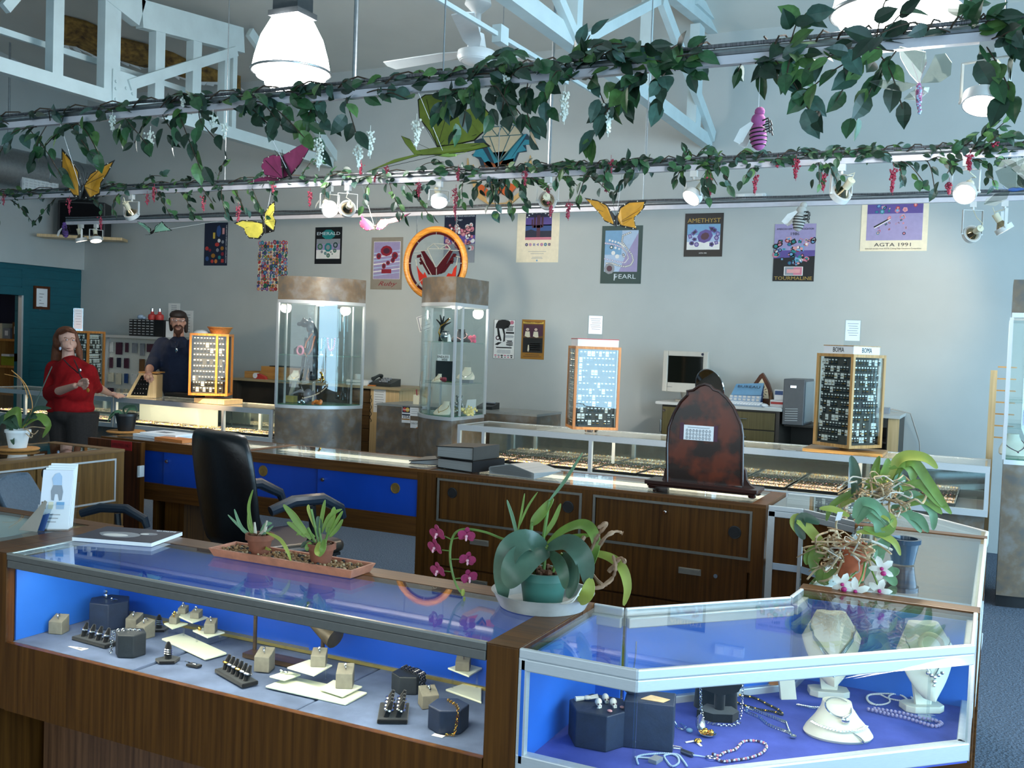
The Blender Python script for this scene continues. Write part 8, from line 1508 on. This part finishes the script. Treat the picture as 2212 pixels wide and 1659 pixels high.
# ================================================================ the two people
SKIN = M('fair_skin','d0a08c',.55,0,.06,30); SKIN2 = M('tan_skin','b98772',.55,0,.06,30)
def dist(p): return (V(p)-CAMP).dot(FF)
class Body:
 def __init__(s,y): s.m = MB(); s.y = y
 def pt(s,p): return AY(p[0],p[1],p[2] if len(p) > 2 else s.y)
 def ball(s,p,rx,rz=None,ry=None,rot=None):
  c = s.pt(p); k = dist(c)/FPX; rz = rz or rx; s.m.ball(c,(rx*k,(ry or rx)*k,rz*k),16,rot=rot)
 def limb(s,pts,rs):
  P_ = [s.pt(p) for p in pts]; R_ = [r*dist(q)/FPX for q,r in zip(P_,rs)]; n = len(P_); S,T = [],[]
  for i in range(n-1):
   for j in range(4): S.append(P_[i].lerp(P_[i+1],j/4)); T.append(R_[i]+(R_[i+1]-R_[i])*j/4)
  S.append(P_[-1]); T.append(R_[-1]); s.m.tube(S,T,12)
  for q,r in zip(P_,R_): s.m.ball(q,r*.995,12)
 def hand(s,wr,palm,tips,thumb,r=1.7):
  """palm between wrist and knuckles, four bent fingers of unequal length and a thumb from the side"""
  a,b = s.pt(wr),s.pt(palm); s.m.ball(a.lerp(b,.55),(.036,.03,.026),12)
  for kn,mid,tip in tips: s.limb([kn,mid,tip],[r*1.05,r,r*.85])
  s.limb(thumb,[r*1.25,r*1.1,r*.9])
 def build(s,name,mat,par,org,vox=.009,sm=5,smooth_it=True):
  s.m.v = [v-V(org) for v in s.m.v]; s.m.o = V(org); o = s.m.build(name,mat,par,0)
  r = o.modifiers.new('join','REMESH'); r.mode = 'VOXEL'; r.voxel_size = vox; r.use_smooth_shade = True
  if sm: q = o.modifiers.new('relax','SMOOTH'); q.iterations = sm; q.factor = .5
  return o
def face(par,org,c,fwd,s,skin,browm,lips,eyes=True):
 """eyes, brows and mouth set on the front of the head; c = face centre at eye height"""
 f = V(fwd).normalized(); sd = V((f.y,-f.x,0)).normalized(); sd = -sd; u = V((0,0,1)); 
 for k in (-1,1):
  e = c+sd*(k*.032*s); m = MB(org); m.ball(e-f*.009,(.0095*s,.0095*s,.0052*s),10); o = m.build('eye',WHITEP,par); m = MB(org); m.ball(e+f*.0005,(.0052*s,.003*s,.0055*s),8); m.build('iris',PAL[PLM],o)
  m = MB(org); m.tube([e+sd*(-k*.014)+f*.007+u*.018,e+f*.012+u*.022,e+sd*(k*.02)+f*.002+u*.016],.0032*s,6); m.build('eyebrow',browm,par)
 m = MB(org); q = c+f*.012-u*.073*s; m.tube([q-sd*.024-f*.006,q-sd*.01+u*.003,q+u*.001,q+sd*.01+u*.003,q+sd*.024-f*.006],[.002,.0045,.005,.0045,.002],6); m.build('lips',lips,par)
# ---- woman in red
YW = 6.65; o = AY(165,900,YW); o.z = 0; B_ = Body(YW); HW = (153,735)
B_.ball((147,729),18,21,20); B_.ball((149,744,YW-.03),16,13.5,16); B_.ball((150,754,YW-.05),9,6,8); B_.ball((153,743.5,YW-.118),2.1,2.3,2.6); B_.limb([(152.5,736,YW-.105),(153,743,YW-.116)],[1.5,1.9]); B_.ball((139,748,YW-.03),8,8); 
B_.limb([(147,754),(148,776)],[12,14]); B_.limb([(150,795),(160,850),(158,895)],[18,26,24])
B_.limb([(117,795),(111,848,YW-.05),(128,845,YW-.24),(163,833,YW-.36)],[15,13,9.5,6.5])
B_.hand((163,832,YW-.36),(184,828,YW-.38),[((180,822,YW-.38),(190,822,YW-.42),(188,829,YW-.41)),((181,827,YW-.39),(191,828,YW-.42),(187,834,YW-.41)),((180,832,YW-.39),(189,834,YW-.41),(184,838,YW-.4)),((178,836,YW-.39),(185,839,YW-.4),(181,841,YW-.39))],[(172,824,YW-.38),(180,819,YW-.4),(188,819,YW-.41)],2.5)
B_.limb([(193,800),(207,834,YW+.18),(236,850,YW+.52)],[13,10,6.2])
B_.hand((236,850,YW+.52),(252,853,7.26),[((250,851,7.25),(258,852,7.27),(266,854,7.28)),((250,853,7.24),(260,854,7.26),(270,856,7.26)),((249,855,7.23),(258,856,7.24),(266,858,7.24)),((247,856,7.22),(254,858,7.22),(260,859,7.22))],[(243,852,7.22),(250,857,7.2),(255,860,7.19)],2.4)
for x,x2 in ((140,132),(178,172)):
 p = AY(x,905,YW); q = AY(x2,1000,YW); B_.m.tube([p,V((p.x,YW,.45)),V((p.x,YW+.02,.08))],[.10,.075,.05],12); B_.m.ball((p.x,YW-.06,.05),(.05,.13,.05),12)
WB = B_.build('person',SKIN,None,o,.0055,4); WB.location = o; tag(WB,'woman in a red sweater resting one hand on the far left showcase','person')
FWD = V((.25,-1,0)); face(WB,o,AY(150,734.5,YW-.094),FWD,1.1,SKIN,M('light_brown_brow','7a5a40',.8,0,.1,40),M('rose_lips','9c5a52',.5,0,.1,40))
S_ = Body(YW); S_.limb([(151,781),(152,800)],[17,25]); S_.ball((151,792),25,14,24); S_.ball((128,799),22,18,24); S_.ball((178,799),20,18,22); S_.ball((140,803),28,26,30); S_.ball((170,803),26,26,30); S_.limb([(156,805),(160,845),(156,885)],[37,42,40]); S_.ball((165,835,YW-.05),33,38,33); S_.ball((136,880),36,20,36); S_.ball((168,882),33,18,38)
S_.limb([(118,797),(110,850,YW-.05),(130,846,YW-.22)],[20,18,14]); S_.limb([(192,803),(203,832,YW+.14),(211,839,YW+.24)],[18,15,12]); S_.build('red_sweater',M('red_knit','8e1418',.9,0,.14,30,spec=.15),WB,o,.011,24)
T_ = Body(YW)
for x in (140,178):
 p = AY(x,890,YW); T_.m.tube([p,V((p.x,YW,.5)),V((p.x,YW+.02,.04))],[.155,.125,.1],14)
T_.ball((158,895),42,24,42); T_.build('dark_trousers',M('charcoal_tweed','2a2523',.9,0,.2,60),WB,o,.014,6)
H_ = Body(YW+.03); H_.ball((143,722),22,18,23); H_.ball((134,735),18,25,20); H_.limb([(132,725),(126,750),(121,778),(112,800)],[12,13,11,4]); H_.limb([(138,730,YW+.1),(136,760,YW+.1),(133,800,YW+.1)],[14,16,8]); H_.limb([(164,722,YW+.03),(168,740,YW+.05),(171,760,YW+.05),(176,778,YW+.03)],[4,5,8,3]); H_.limb([(130,718,YW-.08),(145,712,YW-.1),(160,717,YW-.08)],[6,5,4]); H_.build('hair',M('auburn_hair','6a3c24',.6,0,.3,14,stretch=(8,8,.6)),WB,o,.008,3)
m = MB(o); pt = lambda x,y,d=.0: AY(x,y,YW-.31-d); m.tube([AY(137,776,YW-.14),pt(150,790),pt(160,798),pt(169,806),AY(158,776,YW-.14)][:4],.005,6); m.tube([AY(160,777,YW-.14),pt(166,790),pt(172,808),pt(180,822),pt(186,836,.08)],.005,6); m.build('lanyard',PAL[BLK],WB)
m = MB(o); m.ball(pt(173,800,.03),(.014,.01,.02),8); m.build('pendant',SILVER,WB); m = MB(o); m.ball(pt(190,843,.1),(.018,.008,.02),10); m.build('key_fob',PAL[OCH],WB); m = MB(o); m.ball(AY(130,753,YW-.1),(.014,.01,.018),8); m.build('earring',PAL[PBL],WB)
# ---- bearded man behind the case
YM = 8.08; o = AY(385,860,YM); o.z = 0; B_ = Body(YM); B_.ball((385,690),15.5,19,18); B_.ball((385,703,YM-.04),12.5,12,14); B_.ball((385,714,YM-.06),8,7,8); B_.ball((385,701.5,YM-.128),2.1,2.2,2.6); B_.limb([(385,695,YM-.115),(385,701,YM-.127)],[1.4,1.8])
for x in (370,400): B_.ball((x,698,YM+.0),2.5,4.5,3)
B_.limb([(386,708),(386,738)],[10.5,12]); B_.limb([(384,762),(383,800),(388,845)],[18,24,22]); B_.limb([(352,742),(331,782,YM-.2),(322,799,YM-.52),(321,805,YM-.62)],[14,12,8.5,6.5])
B_.hand((321,804,YM-.62),(322,810,YM-.70),[((317,811,YM-.71),(316,818,YM-.76),(318,824,YM-.76)),((321,812,YM-.71),(321,820,YM-.76),(323,827,YM-.76)),((325,812,YM-.71),(326,819,YM-.76),(327,825,YM-.76)),((328,811,YM-.70),(330,817,YM-.74),(331,821,YM-.74))],[(316,807,YM-.66),(312,813,YM-.72),(314,819,YM-.74)],2.3)
B_.limb([(420,742),(432,790),(430,838,YM-.1)],[14,11,7]); B_.hand((430,838,YM-.1),(431,848,YM-.12),[((428+2*i,850,YM-.13),(428+2*i,856,YM-.14),(429+2*i,861,YM-.13)) for i in range(4)],[(426,844,YM-.14),(424,850,YM-.15),(425,855,YM-.15)],2.)
for x in (372,405):
 p = AY(x,860,YM); B_.m.tube([p,V((p.x,YM,.5)),V((p.x,YM+.02,.08))],[.1,.07,.05],12); B_.m.ball((p.x,YM-.06,.05),(.05,.13,.05),12)
MBd = B_.build('person',SKIN2,None,o,.0055,4); MBd.location = o; tag(MBd,'bearded man in a navy shirt leaning a hand on the wedge display','person')
FWD = V((.6,-1,0)); face(MBd,o,AY(385,692.5,YM-.088),FWD,1.,SKIN2,M('dark_brown_hair','2a1c16',.6,0,.3,30),M('tan_lips','8a5248',.5,0,.1,40))
S_ = Body(YM); S_.limb([(386,737),(386,748)],[16,24]); S_.ball((386,748),24,14,23); S_.ball((368,755),25,22,24); S_.ball((404,755),24,22,24); S_.limb([(385,765),(384,800),(387,846)],[37,38,34]); S_.limb([(352,746),(332,784,YM-.2),(325,796,YM-.44)],[19,16,12.5]); S_.limb([(420,746),(433,790),(431,820,YM-.06)],[18,14,11]); S_.build('navy_shirt',M('navy_cotton','232c42',.9,0,.12,25,spec=.15),MBd,o,.011,18)
m = MB(o)
for k in (-1,1): q = AY(386+k*10,735,YM-.16); m.extr([q,AY(386+k*2,752,YM-.235),AY(386+k*15,750,YM-.22),AY(386+k*18,734,YM-.1)],(0,-.008,0))
m.build('shirt_collar',MATS['navy_cotton'],MBd,0); m = MB(o); m.box(AY(352,852,YM-.27).x,AY(420,852,YM-.27).x,YM-.26,YM+.2,.92,.965); m.build('belt',BLACKP,MBd,0,bev=.02)
T_ = Body(YM)
for x in (372,405): p = AY(x,862,YM); T_.m.tube([p,V((p.x,YM,.5)),V((p.x,YM+.02,.04))],[.15,.115,.1],14)
T_.build('dark_trousers',MATS['charcoal_tweed'],MBd,o,.014,6)
H_ = Body(YM+.03); H_.ball((385,681,YM-.005),17.2,11.5,19.5); H_.ball((385,692,YM+.08),17,20,16); H_.limb([(370,690,YM+.05),(370,712,YM+.07)],[6,4]); H_.limb([(401,688,YM+.05),(402,716,YM+.07)],[6,4]); H_.build('hair',MATS['dark_brown_hair'],MBd,o,.008,3)
H_ = Body(YM-.11); H_.limb([(376,707),(380,703.5),(385,703,YM-.125),(390,703.5),(394,707)],[1.8,2,2.2,2,1.8]); H_.limb([(376,708),(379,716),(385,719),(391,716),(394,708)],[1.8,4,6,4,1.8]); H_.ball((385,723,YM-.1),5,6); H_.build('beard',M('reddish_beard','4a2a1c',.8,0,.3,60),MBd,o,.005,1)
m = MB(o); 
for x in (378,392): m.torus(AY(x,692,YM-.128),.021,.0018,(.4,-1,0),18,5,sy=.8)
m.tube([AY(382.5,692,YM-.132),AY(387.5,692,YM-.132)],.0016,5); m.tube([AY(372,691,YM-.12),AY(369.5,692,YM-.0)],.0016,5); m.tube([AY(398,691,YM-.12),AY(400.5,692,YM-.0)],.0016,5); m.build('eyeglasses',CHROME,MBd); m = MB(o); m.ball(AY(381,757,YM-.28),(.016,.008,.022),8); m.tube([AY(378,738,YM-.15),AY(381,755,YM-.27),AY(386,738,YM-.15)],.002,5); m.build('pendant',SILVER,MBd)
# ================================================================ silk garlands on the rails
RV = random.Random(5)
def garland(label,k,sprays,L,x0,x1,whites=(),reds=(),dens=1.,along=40):
 y = TRK[k]; a,b = xa(x0,300,y),xa(x1,300,y); o = V(((a+b)/2,y,TZ+.05)); t = thing('silk_garland',label,'garland',o,'silk garlands on the rails'); m = MB(o); S = MB(o)
 def put(p,d,s,lim=1.):
  d = V(d)+V((RV.gauss(0,.5),RV.gauss(0,.45),RV.gauss(0,.4))); up = V((RV.gauss(0,.5),-1+RV.gauss(0,.4),.5+RV.gauss(0,.4))); l = L*s*RV.uniform(.85,1.35)*1.22; m.leaf(p,d,up,l,l*RV.uniform(.52,.66),RV.choice((0,0,0,1,1,2,3)),RV.uniform(.05,.35))
 pts = []
 for i in range(60): x = a+(b-a)*i/59; pts.append(V((x,y+.035*math.sin(i*1.3),TZ+.055+.025*math.cos(i*1.3))))
 S.tube(pts,.004,5)
 for i in range(int(along*dens)): x = a+(b-a)*RV.random(); put(V((x,y+RV.uniform(-.05,.03),TZ+RV.uniform(.0,.07))),(RV.choice((-1,1)),-.4,RV.uniform(-.9,.5)),.8)
 for sx,sy,ex,ey,n in sprays:
  p = V((AY(sx,sy,y).x,y,min(TZ+.06,max(TZ-.02,AY(sx,sy,y).z)))); dp = RV.uniform(-.16,.04); q = AY(ex,ey,y+dp); md = p.lerp(q,.5)+V((0,dp*.3,RV.uniform(.0,.05))); cv = curve([p,md,q],5); S.tube(cv,[.0028]*(len(cv)-1)+[.0015],5)
  for i in range(n):
   u = (i+.6)/n*(len(cv)-1); j = min(int(u),len(cv)-2); c = cv[j].lerp(cv[j+1],u-j); d = (cv[j+1]-cv[j]).normalized(); put(c+V((RV.gauss(0,.012),)*3),d*1.1+V((0,-.1,-.35)),1.)
 S.build('vine_stem',TWIG,t); m.build('leaves',IVY,t,0,kind='stuff')
 for (px,py,ln,mt) in [(*w,0) for w in whites]+[(*r,1) for r in reds]:
  c = AY(px,py,y-.05); m = MB(o); n = int(ln*1.6)
  for i in range(n): u = i/n; r = .022*(1-u*.75)*(ln/40)**.3; q = c+V((RV.gauss(0,r*.55),RV.gauss(0,r*.55),-u*ln*dist_(c)/FPX)); m.ball(q,RV.uniform(.0045,.0075),4)
  m.tube([c+V((0,0,.03)),c,c+V((.003,0,-ln*1.15*dist_(c)/FPX))],.0015,4); m.build('blossom_cluster',WHITEF if mt == 0 else REDF,t,40)
 return t
def dist_(p): return (V(p)-CAMP).dot(FF)
garland('ficus garland with white wisteria on the left half of the nearest rail',0,[(30,275,-40,240,5),(80,275,0,330,7),(110,270,115,240,4),(100,280,70,350,7),(170,275,85,330,8),(165,280,215,335,8),(60,290,135,385,7),(150,285,195,330,6),(215,262,265,225,5),(270,255,320,315,8),(280,255,265,300,5),(330,245,290,310,6),(340,240,430,208,8),(350,245,385,300,6),(385,240,435,370,10),(430,235,465,300,6),(470,225,560,210,7),(500,228,590,280,9),(540,222,610,275,7),(600,210,655,215,6),(640,215,725,185,7),(690,210,700,285,5),(560,225,660,300,9),(660,300,700,330,5),(735,205,830,175,7),(750,210,770,290,7),(700,215,660,260,5),(780,205,860,195,4),(830,205,880,215,3)],.068,-100,900,[(325,285,45),(243,250,30),(485,268,30),(395,212,18),(460,250,28),(690,300,60),(800,285,50),(900,260,55),(775,315,45)],dens=1.5)
garland('ficus garland with white wisteria on the middle of the nearest rail',0,[(985,190,1120,105,9),(990,195,960,240,6),(985,185,1080,160,6),(1010,200,1050,262,10),(1030,195,1000,275,8),(1060,190,1110,250,7),(1090,180,1180,140,7),(1110,185,1085,245,6),(1140,185,1150,290,9),(1165,175,1185,240,6),(1060,240,1145,275,6),(1000,250,950,245,5),(1235,160,1275,75,7),(1245,150,1345,95,10),(1275,140,1405,100,10),(1320,150,1430,135,8),(1270,175,1310,235,6),(1390,150,1300,245,10),(1400,160,1345,235,9),(1380,200,1275,305,12),(1400,150,1510,115,8),(1440,160,1425,225,7),(1480,145,1500,160,6),(1240,180,1190,175,4),(940,290,1010,200,6)],.072,900,1530,[(1090,165,40),(1220,200,60),(1315,215,70),(990,225,25),(1080,205,25)],dens=2.2)
garland('sparse dark ficus garland on the right end of the nearest rail',0,[(1700,125,1745,30,8),(1690,120,1650,155,6),(1715,120,1785,105,7),(1720,125,1700,160,8),(1600,150,1595,155,2),(1630,155,1700,165,5),(1650,160,1755,250,11),(1930,125,1745,150,8),(1860,150,1735,205,6),(1880,145,1805,220,3),(1935,125,1850,260,10),(1895,150,1950,235,4),(1900,110,1960,20,3),(2060,72,1885,80,5),(2060,65,2105,-10,5),(2090,70,2195,55,5),(2110,80,2180,30,4),(2130,90,2212,130,7),(2120,85,2190,215,9),(1890,100,1925,-20,4),(2150,90,2210,70,5)],.074,1640,2230,dens=.22)
garland('ivy garland with crimson flowers on the left half of the middle rail',1,[(0,430,-10,490,6),(20,430,70,480,8),(100,425,20,410,6),(120,430,75,480,7),(190,425,225,455,6),(205,410,270,400,7),(260,415,245,465,6),(300,405,350,380,8),(330,410,420,385,10),(340,410,370,470,10),(390,405,420,470,10),(420,400,460,440,7),(470,390,490,340,7),(480,395,490,470,9),(500,400,530,460,9),(540,395,575,470,10),(560,390,600,420,8),(600,385,560,375,6),(650,385,700,345,8),(690,390,745,370,9),(720,395,700,430,6),(760,395,830,380,9),(800,395,790,445,6),(840,390,875,470,11),(870,390,930,470,11),(880,385,960,350,8),(950,390,900,410,5),(1010,385,1000,440,8),(1010,380,960,360,5)],.052,-120,1010,reds=[(333,405,30),(318,420,22),(440,425,30),(515,445,35),(590,400,15),(670,415,30),(780,355,22),(810,372,20),(905,395,30),(990,365,25),(985,408,60),(8,420,22),(150,430,30),(218,470,25),(835,360,18)],dens=3.2,along=60)
garland('leafy ivy garland with crimson flowers in the centre of the middle rail',1,[(1050,390,1020,430,8),(1060,385,1075,460,13),(1080,385,1110,460,12),(1110,385,1140,440,10),(1120,380,1150,355,8),(1130,380,1180,400,9),(1090,390,1060,420,10),(1160,370,1250,350,9),(1200,365,1250,405,8),(1240,360,1200,390,6),(1290,355,1245,440,8),(1330,355,1300,405,9),(1340,355,1395,340,8),(1380,360,1330,420,9),(1400,355,1360,380,8),(1480,350,1460,390,8),(1500,345,1540,330,8),(1500,355,1550,400,10),(1520,355,1580,400,8),(1530,360,1530,430,8),(1490,355,1480,330,5),(1250,440,1320,420,5)],.055,1010,1560,reds=[(1135,370,30),(1320,345,28),(1310,385,28),(1185,408,32),(1228,440,32),(1535,385,35),(1190,445,22)],dens=3.,along=34)
garland('bright ivy garland with crimson flowers on the right half of the middle rail',1,[(1580,350,1630,335,8),(1600,355,1660,340,8),(1630,355,1700,330,9),(1640,360,1610,385,7),(1660,355,1700,345,7),(1700,350,1760,330,8),(1760,345,1820,330,10),(1770,350,1770,400,9),(1780,350,1810,395,9),(1800,345,1890,320,10),(1850,340,1920,330,8),(1930,345,2000,400,7),(1940,350,1950,390,5),(2000,400,2060,365,7),(2060,360,2090,300,10),(2090,340,2140,270,14),(2110,340,2190,290,16),(2130,330,2200,320,14),(2100,350,2150,400,10),(2150,340,2215,380,14),(2080,360,2040,385,7),(2120,300,2180,255,8),(2000,405,2020,415,4)],.048,1560,2240,reds=[(1632,378,38),(1720,345,40),(1780,375,36),(1930,365,50),(2095,335,32),(2050,395,24),(2150,300,18),(1680,345,16)],dens=2.4,along=44)
# ================================================================ hanging butterflies and bees
WB_ = {n: M('wing_'+n,h,.5,0,.16,18) for n,h in (('amber','c98a1e'),('lemon','cdbb4a'),('rose','a83a66'),('mint','8fc0a4'),('olive','7d8a2e'),('black','1a1612'),('gauze','c9c6bc'))}
def thread(t,o,y,top=None,dx=0.): m = MB(o); m.cyl(o+V((dx,0,0)),V((o.x+dx,y,TZ-.018)),.0012,n=5); m.build('thread',WHITEP,t)
def bfly(label,body,y,wings,wm,k,bodym=None,rim=1.14,spots=True,thr=None):
 """wings: outlines in measured points with a depth offset at the far tip"""
 b0,b1 = AY(*body[0],y),AY(*body[1],y); o = (b0+b1)/2; t = thing('hanging_butterfly',label,'butterfly ornament',o,'hanging butterflies'); m = MB(o); m.tube([b0,b0.lerp(b1,.3),b0.lerp(b1,.6),b1],[.006,.012,.010,.004],8); d = (b0-b1).normalized()
 for s in (-1,1): m.tube([b0,b0+d*.03+V((s*.012,0,.01)),b0+d*.05+V((s*.024,-.01,.02))],.0012,4)
 m.build('body',bodym or WB_['black'],t)
 for out,dy in wings:
  far = max((V(p)-V(body[0])).length for p in out); P_ = [AY(p[0],p[1],y+dy*min(1,(V(p)-V(body[0])).length/far)) for p in out]; c = sum(P_,V((0,0,0)))/len(P_)
  m = MB(o); m.extr(P_,(0,.003,0)); w = m.build('wing',WB_['black'] if rim > 1 else wm,t,0)
  if rim > 1:
   m = MB(o); m.extr([c+(p-c)/rim+V((0,-.0022,0)) for p in P_],(0,.0015,0)); m.build('wing_panel',wm,w,0); m = MB(o); q = min(P_,key=lambda p: (p-o).length)
   for p in P_[::2]: m.beam(q+V((0,-.003,0)),q.lerp(c+(p-c)/rim,.92)+V((0,-.003,0)),.0018,.0018)
   m.build('wing_veins',WB_['black'],w,0)
   if spots: m = MB(o); [m.ball(c+(P_[i].lerp(P_[(i+1) % len(P_)],.5)-c)/1.06+V((0,-.002,0)),(.004,.002,.004),6) for i in range(len(P_))]; m.build('edge_spots',PAL[CRM],w)
 thread(t,o,TRK[k]); return t
AM = WB_['amber']
bfly('orange butterfly with raised wings hanging at the far left below the near rail',[(180,400),(172,430)],4.05,[([(178,402),(170,370),(150,340),(133,320),(133,370),(142,400),(160,425),(172,428)],-.05),([(180,402),(195,375),(222,358),(248,345),(232,375),(218,395),(215,420),(195,430),(175,428)],.06)],AM,0)
bfly('large pink butterfly with jewelled wings hanging left of centre',[(612,350),(630,386)],4.15,[([(608,336),(590,334),(570,342),(564,360),(572,378),(590,386),(612,386)],-.03),([(610,336),(640,318),(678,298),(664,328),(648,355),(630,378),(612,386)],.05),([(612,386),(580,380),(560,384),(534,395),(560,392),(600,390)],.03)],WB_['rose'],0,rim=1.05)
bfly('yellow butterfly with black edged wings above the gem mosaic poster',[(568,478),(574,505)],6.05,[([(570,482),(545,476),(522,475),(505,482),(526,493),(530,505),(538,515),(560,517),(572,502)],-.05),([(570,482),(572,460),(582,442),(593,434),(594,452),(590,465),(596,478),(592,500),(575,504)],.05)],WB_['lemon'],1)
bfly('small pink butterfly in flight between the twin lamps and hanging ring',[(812,486),(806,494)],6.3,[([(810,490),(800,478),(786,470),(774,457),(782,474),(776,480),(778,490),(792,499),(808,496)],-.05),([(810,490),(822,474),(842,473),(888,460),(862,478),(840,482),(826,496),(812,497)],.05)],WB_['rose'],1,rim=1.08)
bfly('orange butterfly in front of the PEARL poster',[(1331,466),(1331,490)],6.05,[([(1330,468),(1310,442),(1290,432),(1262,427),(1285,450),(1298,465),(1306,478),(1328,488)],-.05),([(1331,468),(1338,448),(1360,434),(1396,432),(1392,448),(1380,462),(1370,470),(1372,485),(1376,497),(1360,494),(1342,490),(1331,484)],.06)],AM,1)
bfly('mint green butterfly tilted near the twin lights at the rail end',[(326,505),(334,496)],6.9,[([(328,503),(336,488),(350,478),(358,488),(372,498),(350,500),(338,502)],.05),([(326,506),(312,492),(300,484),(296,478),(310,482),(326,494)],-.05)],WB_['mint'],2)
bfly('huge olive green butterfly hanging in the middle among the ficus leaves',[(985,335),(935,333)],4.15,[([(945,318),(928,285),(905,255),(902,215),(918,204),(960,202),(975,215),(1000,240),(1040,225),(1075,262),(1040,290),(1025,304),(990,312)],.05),([(945,318),(1000,310),(1050,308),(1060,316),(1010,328),(955,334),(905,336),(840,355),(790,372),(850,345),(895,334),(875,310),(866,293),(885,300),(900,325)],-.04)],WB_['olive'],0,bodym=M('lime_body','9ab85a',.6,0,.15,30),rim=1.04,spots=False)
GZ = glassmat('gauze_wing',(.80,.82,.76),.12,2); PB = PM('pink_beads','b0648a')
t = bfly('white gauze butterfly with a beaded tail beneath the right high bay lamp',(((1985,180)),(1984,235)),3.8,[([(1986,182),(1965,160),(1945,125),(1942,100),(1968,105),(2000,112),(2002,135),(1992,160)],-.04),([(1988,180),(2005,150),(2020,118),(2042,115),(2056,135),(2054,162),(2030,178)],.05),([(1984,182),(1950,176),(1905,172),(1876,176),(1910,192),(1950,198)],-.05),([(1986,186),(1965,200),(1952,214),(1980,217),(2005,200),(2008,188)],.03)],GZ,0,bodym=PB,rim=1)
m = MB(t.location); [m.ball(AY(1985+RV.uniform(-3,3),186+i*2,3.79),.006,6,i % 2) for i in range(30)]; m.build('bead_tail',[PB,PAL[PBL]],t)
bfly('clear glass-beaded dragonfly hanging at the right edge',[(2178,410),(2212,408)],5.85,[([(2182,410),(2160,395),(2150,370),(2165,345),(2215,340),(2225,400)],-.05),([(2182,412),(2150,418),(2130,430),(2125,442),(2150,445),(2175,430)],.05)],GZ,1,bodym=PAL[BLU],rim=1)
def bee(label,px,py,y,s,tilt,mat,k,fz=1):
 o = AY(px,py,y); t = thing('hanging_bee',label,'bee ornament',o,'hanging bees'); R = Matrix.Rotation(tilt,3,'Y'); m = MB(o); c = lambda x,z,q=0.: o+R @ V((x*s,q*s,z*s)); m.ball(c(0,-.03),(.042*s,.04*s,.07*s),16,rot=R); m.ball(c(.006,.05),(.036*s,.034*s,.036*s),14,rot=R); m.ball(c(.016,.09),(.026*s,.025*s,.024*s),12,rot=R); m.build('bee_body',mat,t); m = MB(o)
 for i in range(5): z = -.075+.02*i; r = .042*math.sqrt(max(.05,1-((z+.03)/.07)**2)); m.torus(c(0,z),r*s*1.0,.0035*s,R @ V((0,0,1)),20,5)
 m.build('stripes',WB_['black'],t); m = MB(o)
 for q in (-.02,.02):
  for i in range(3): m.tube([c(.03,.04-.025*i,q),c(.06,.045-.025*i,q*1.4),c(.065,.02-.025*i,q*1.5)],.004*s,6)
 m.build('legs',WB_['black'],t)
 for q in (-1,1): m = MB(o); m.strap([c(-.02,.04,.02*q),c(-.06,.0,.04*q),c(-.09,-.05,.05*q),c(-.08,-.06,.05*q)],lw(.05*s),(0,-1,.2),None,.1,th=.001); m.build('wing',PAL[WHT],t,40)
 m = MB(o); m.cyl(c(.01,.1),V((c(.01,.1).x,TRK[k],TZ-.018)),.0012,n=5); m.build('thread',WHITEP,t); return t
bee('pink striped bee on a thread at the right under the near rail',1637,282,3.9,.78,-.12,PM('pink_felt','a8568a',.9),0); bee('white and grey striped bee hanging before the TOURMALINE poster',1727,470,7.7,1.05,.1,PM('white_felt','bdb8b0',.9),2); bee('purple bee hanging by the twin lights at the far left rail end',140,498,7.6,.8,-.3,PM('purple_felt','6a4a8e',.9),2)
bpy.context.view_layer.update()
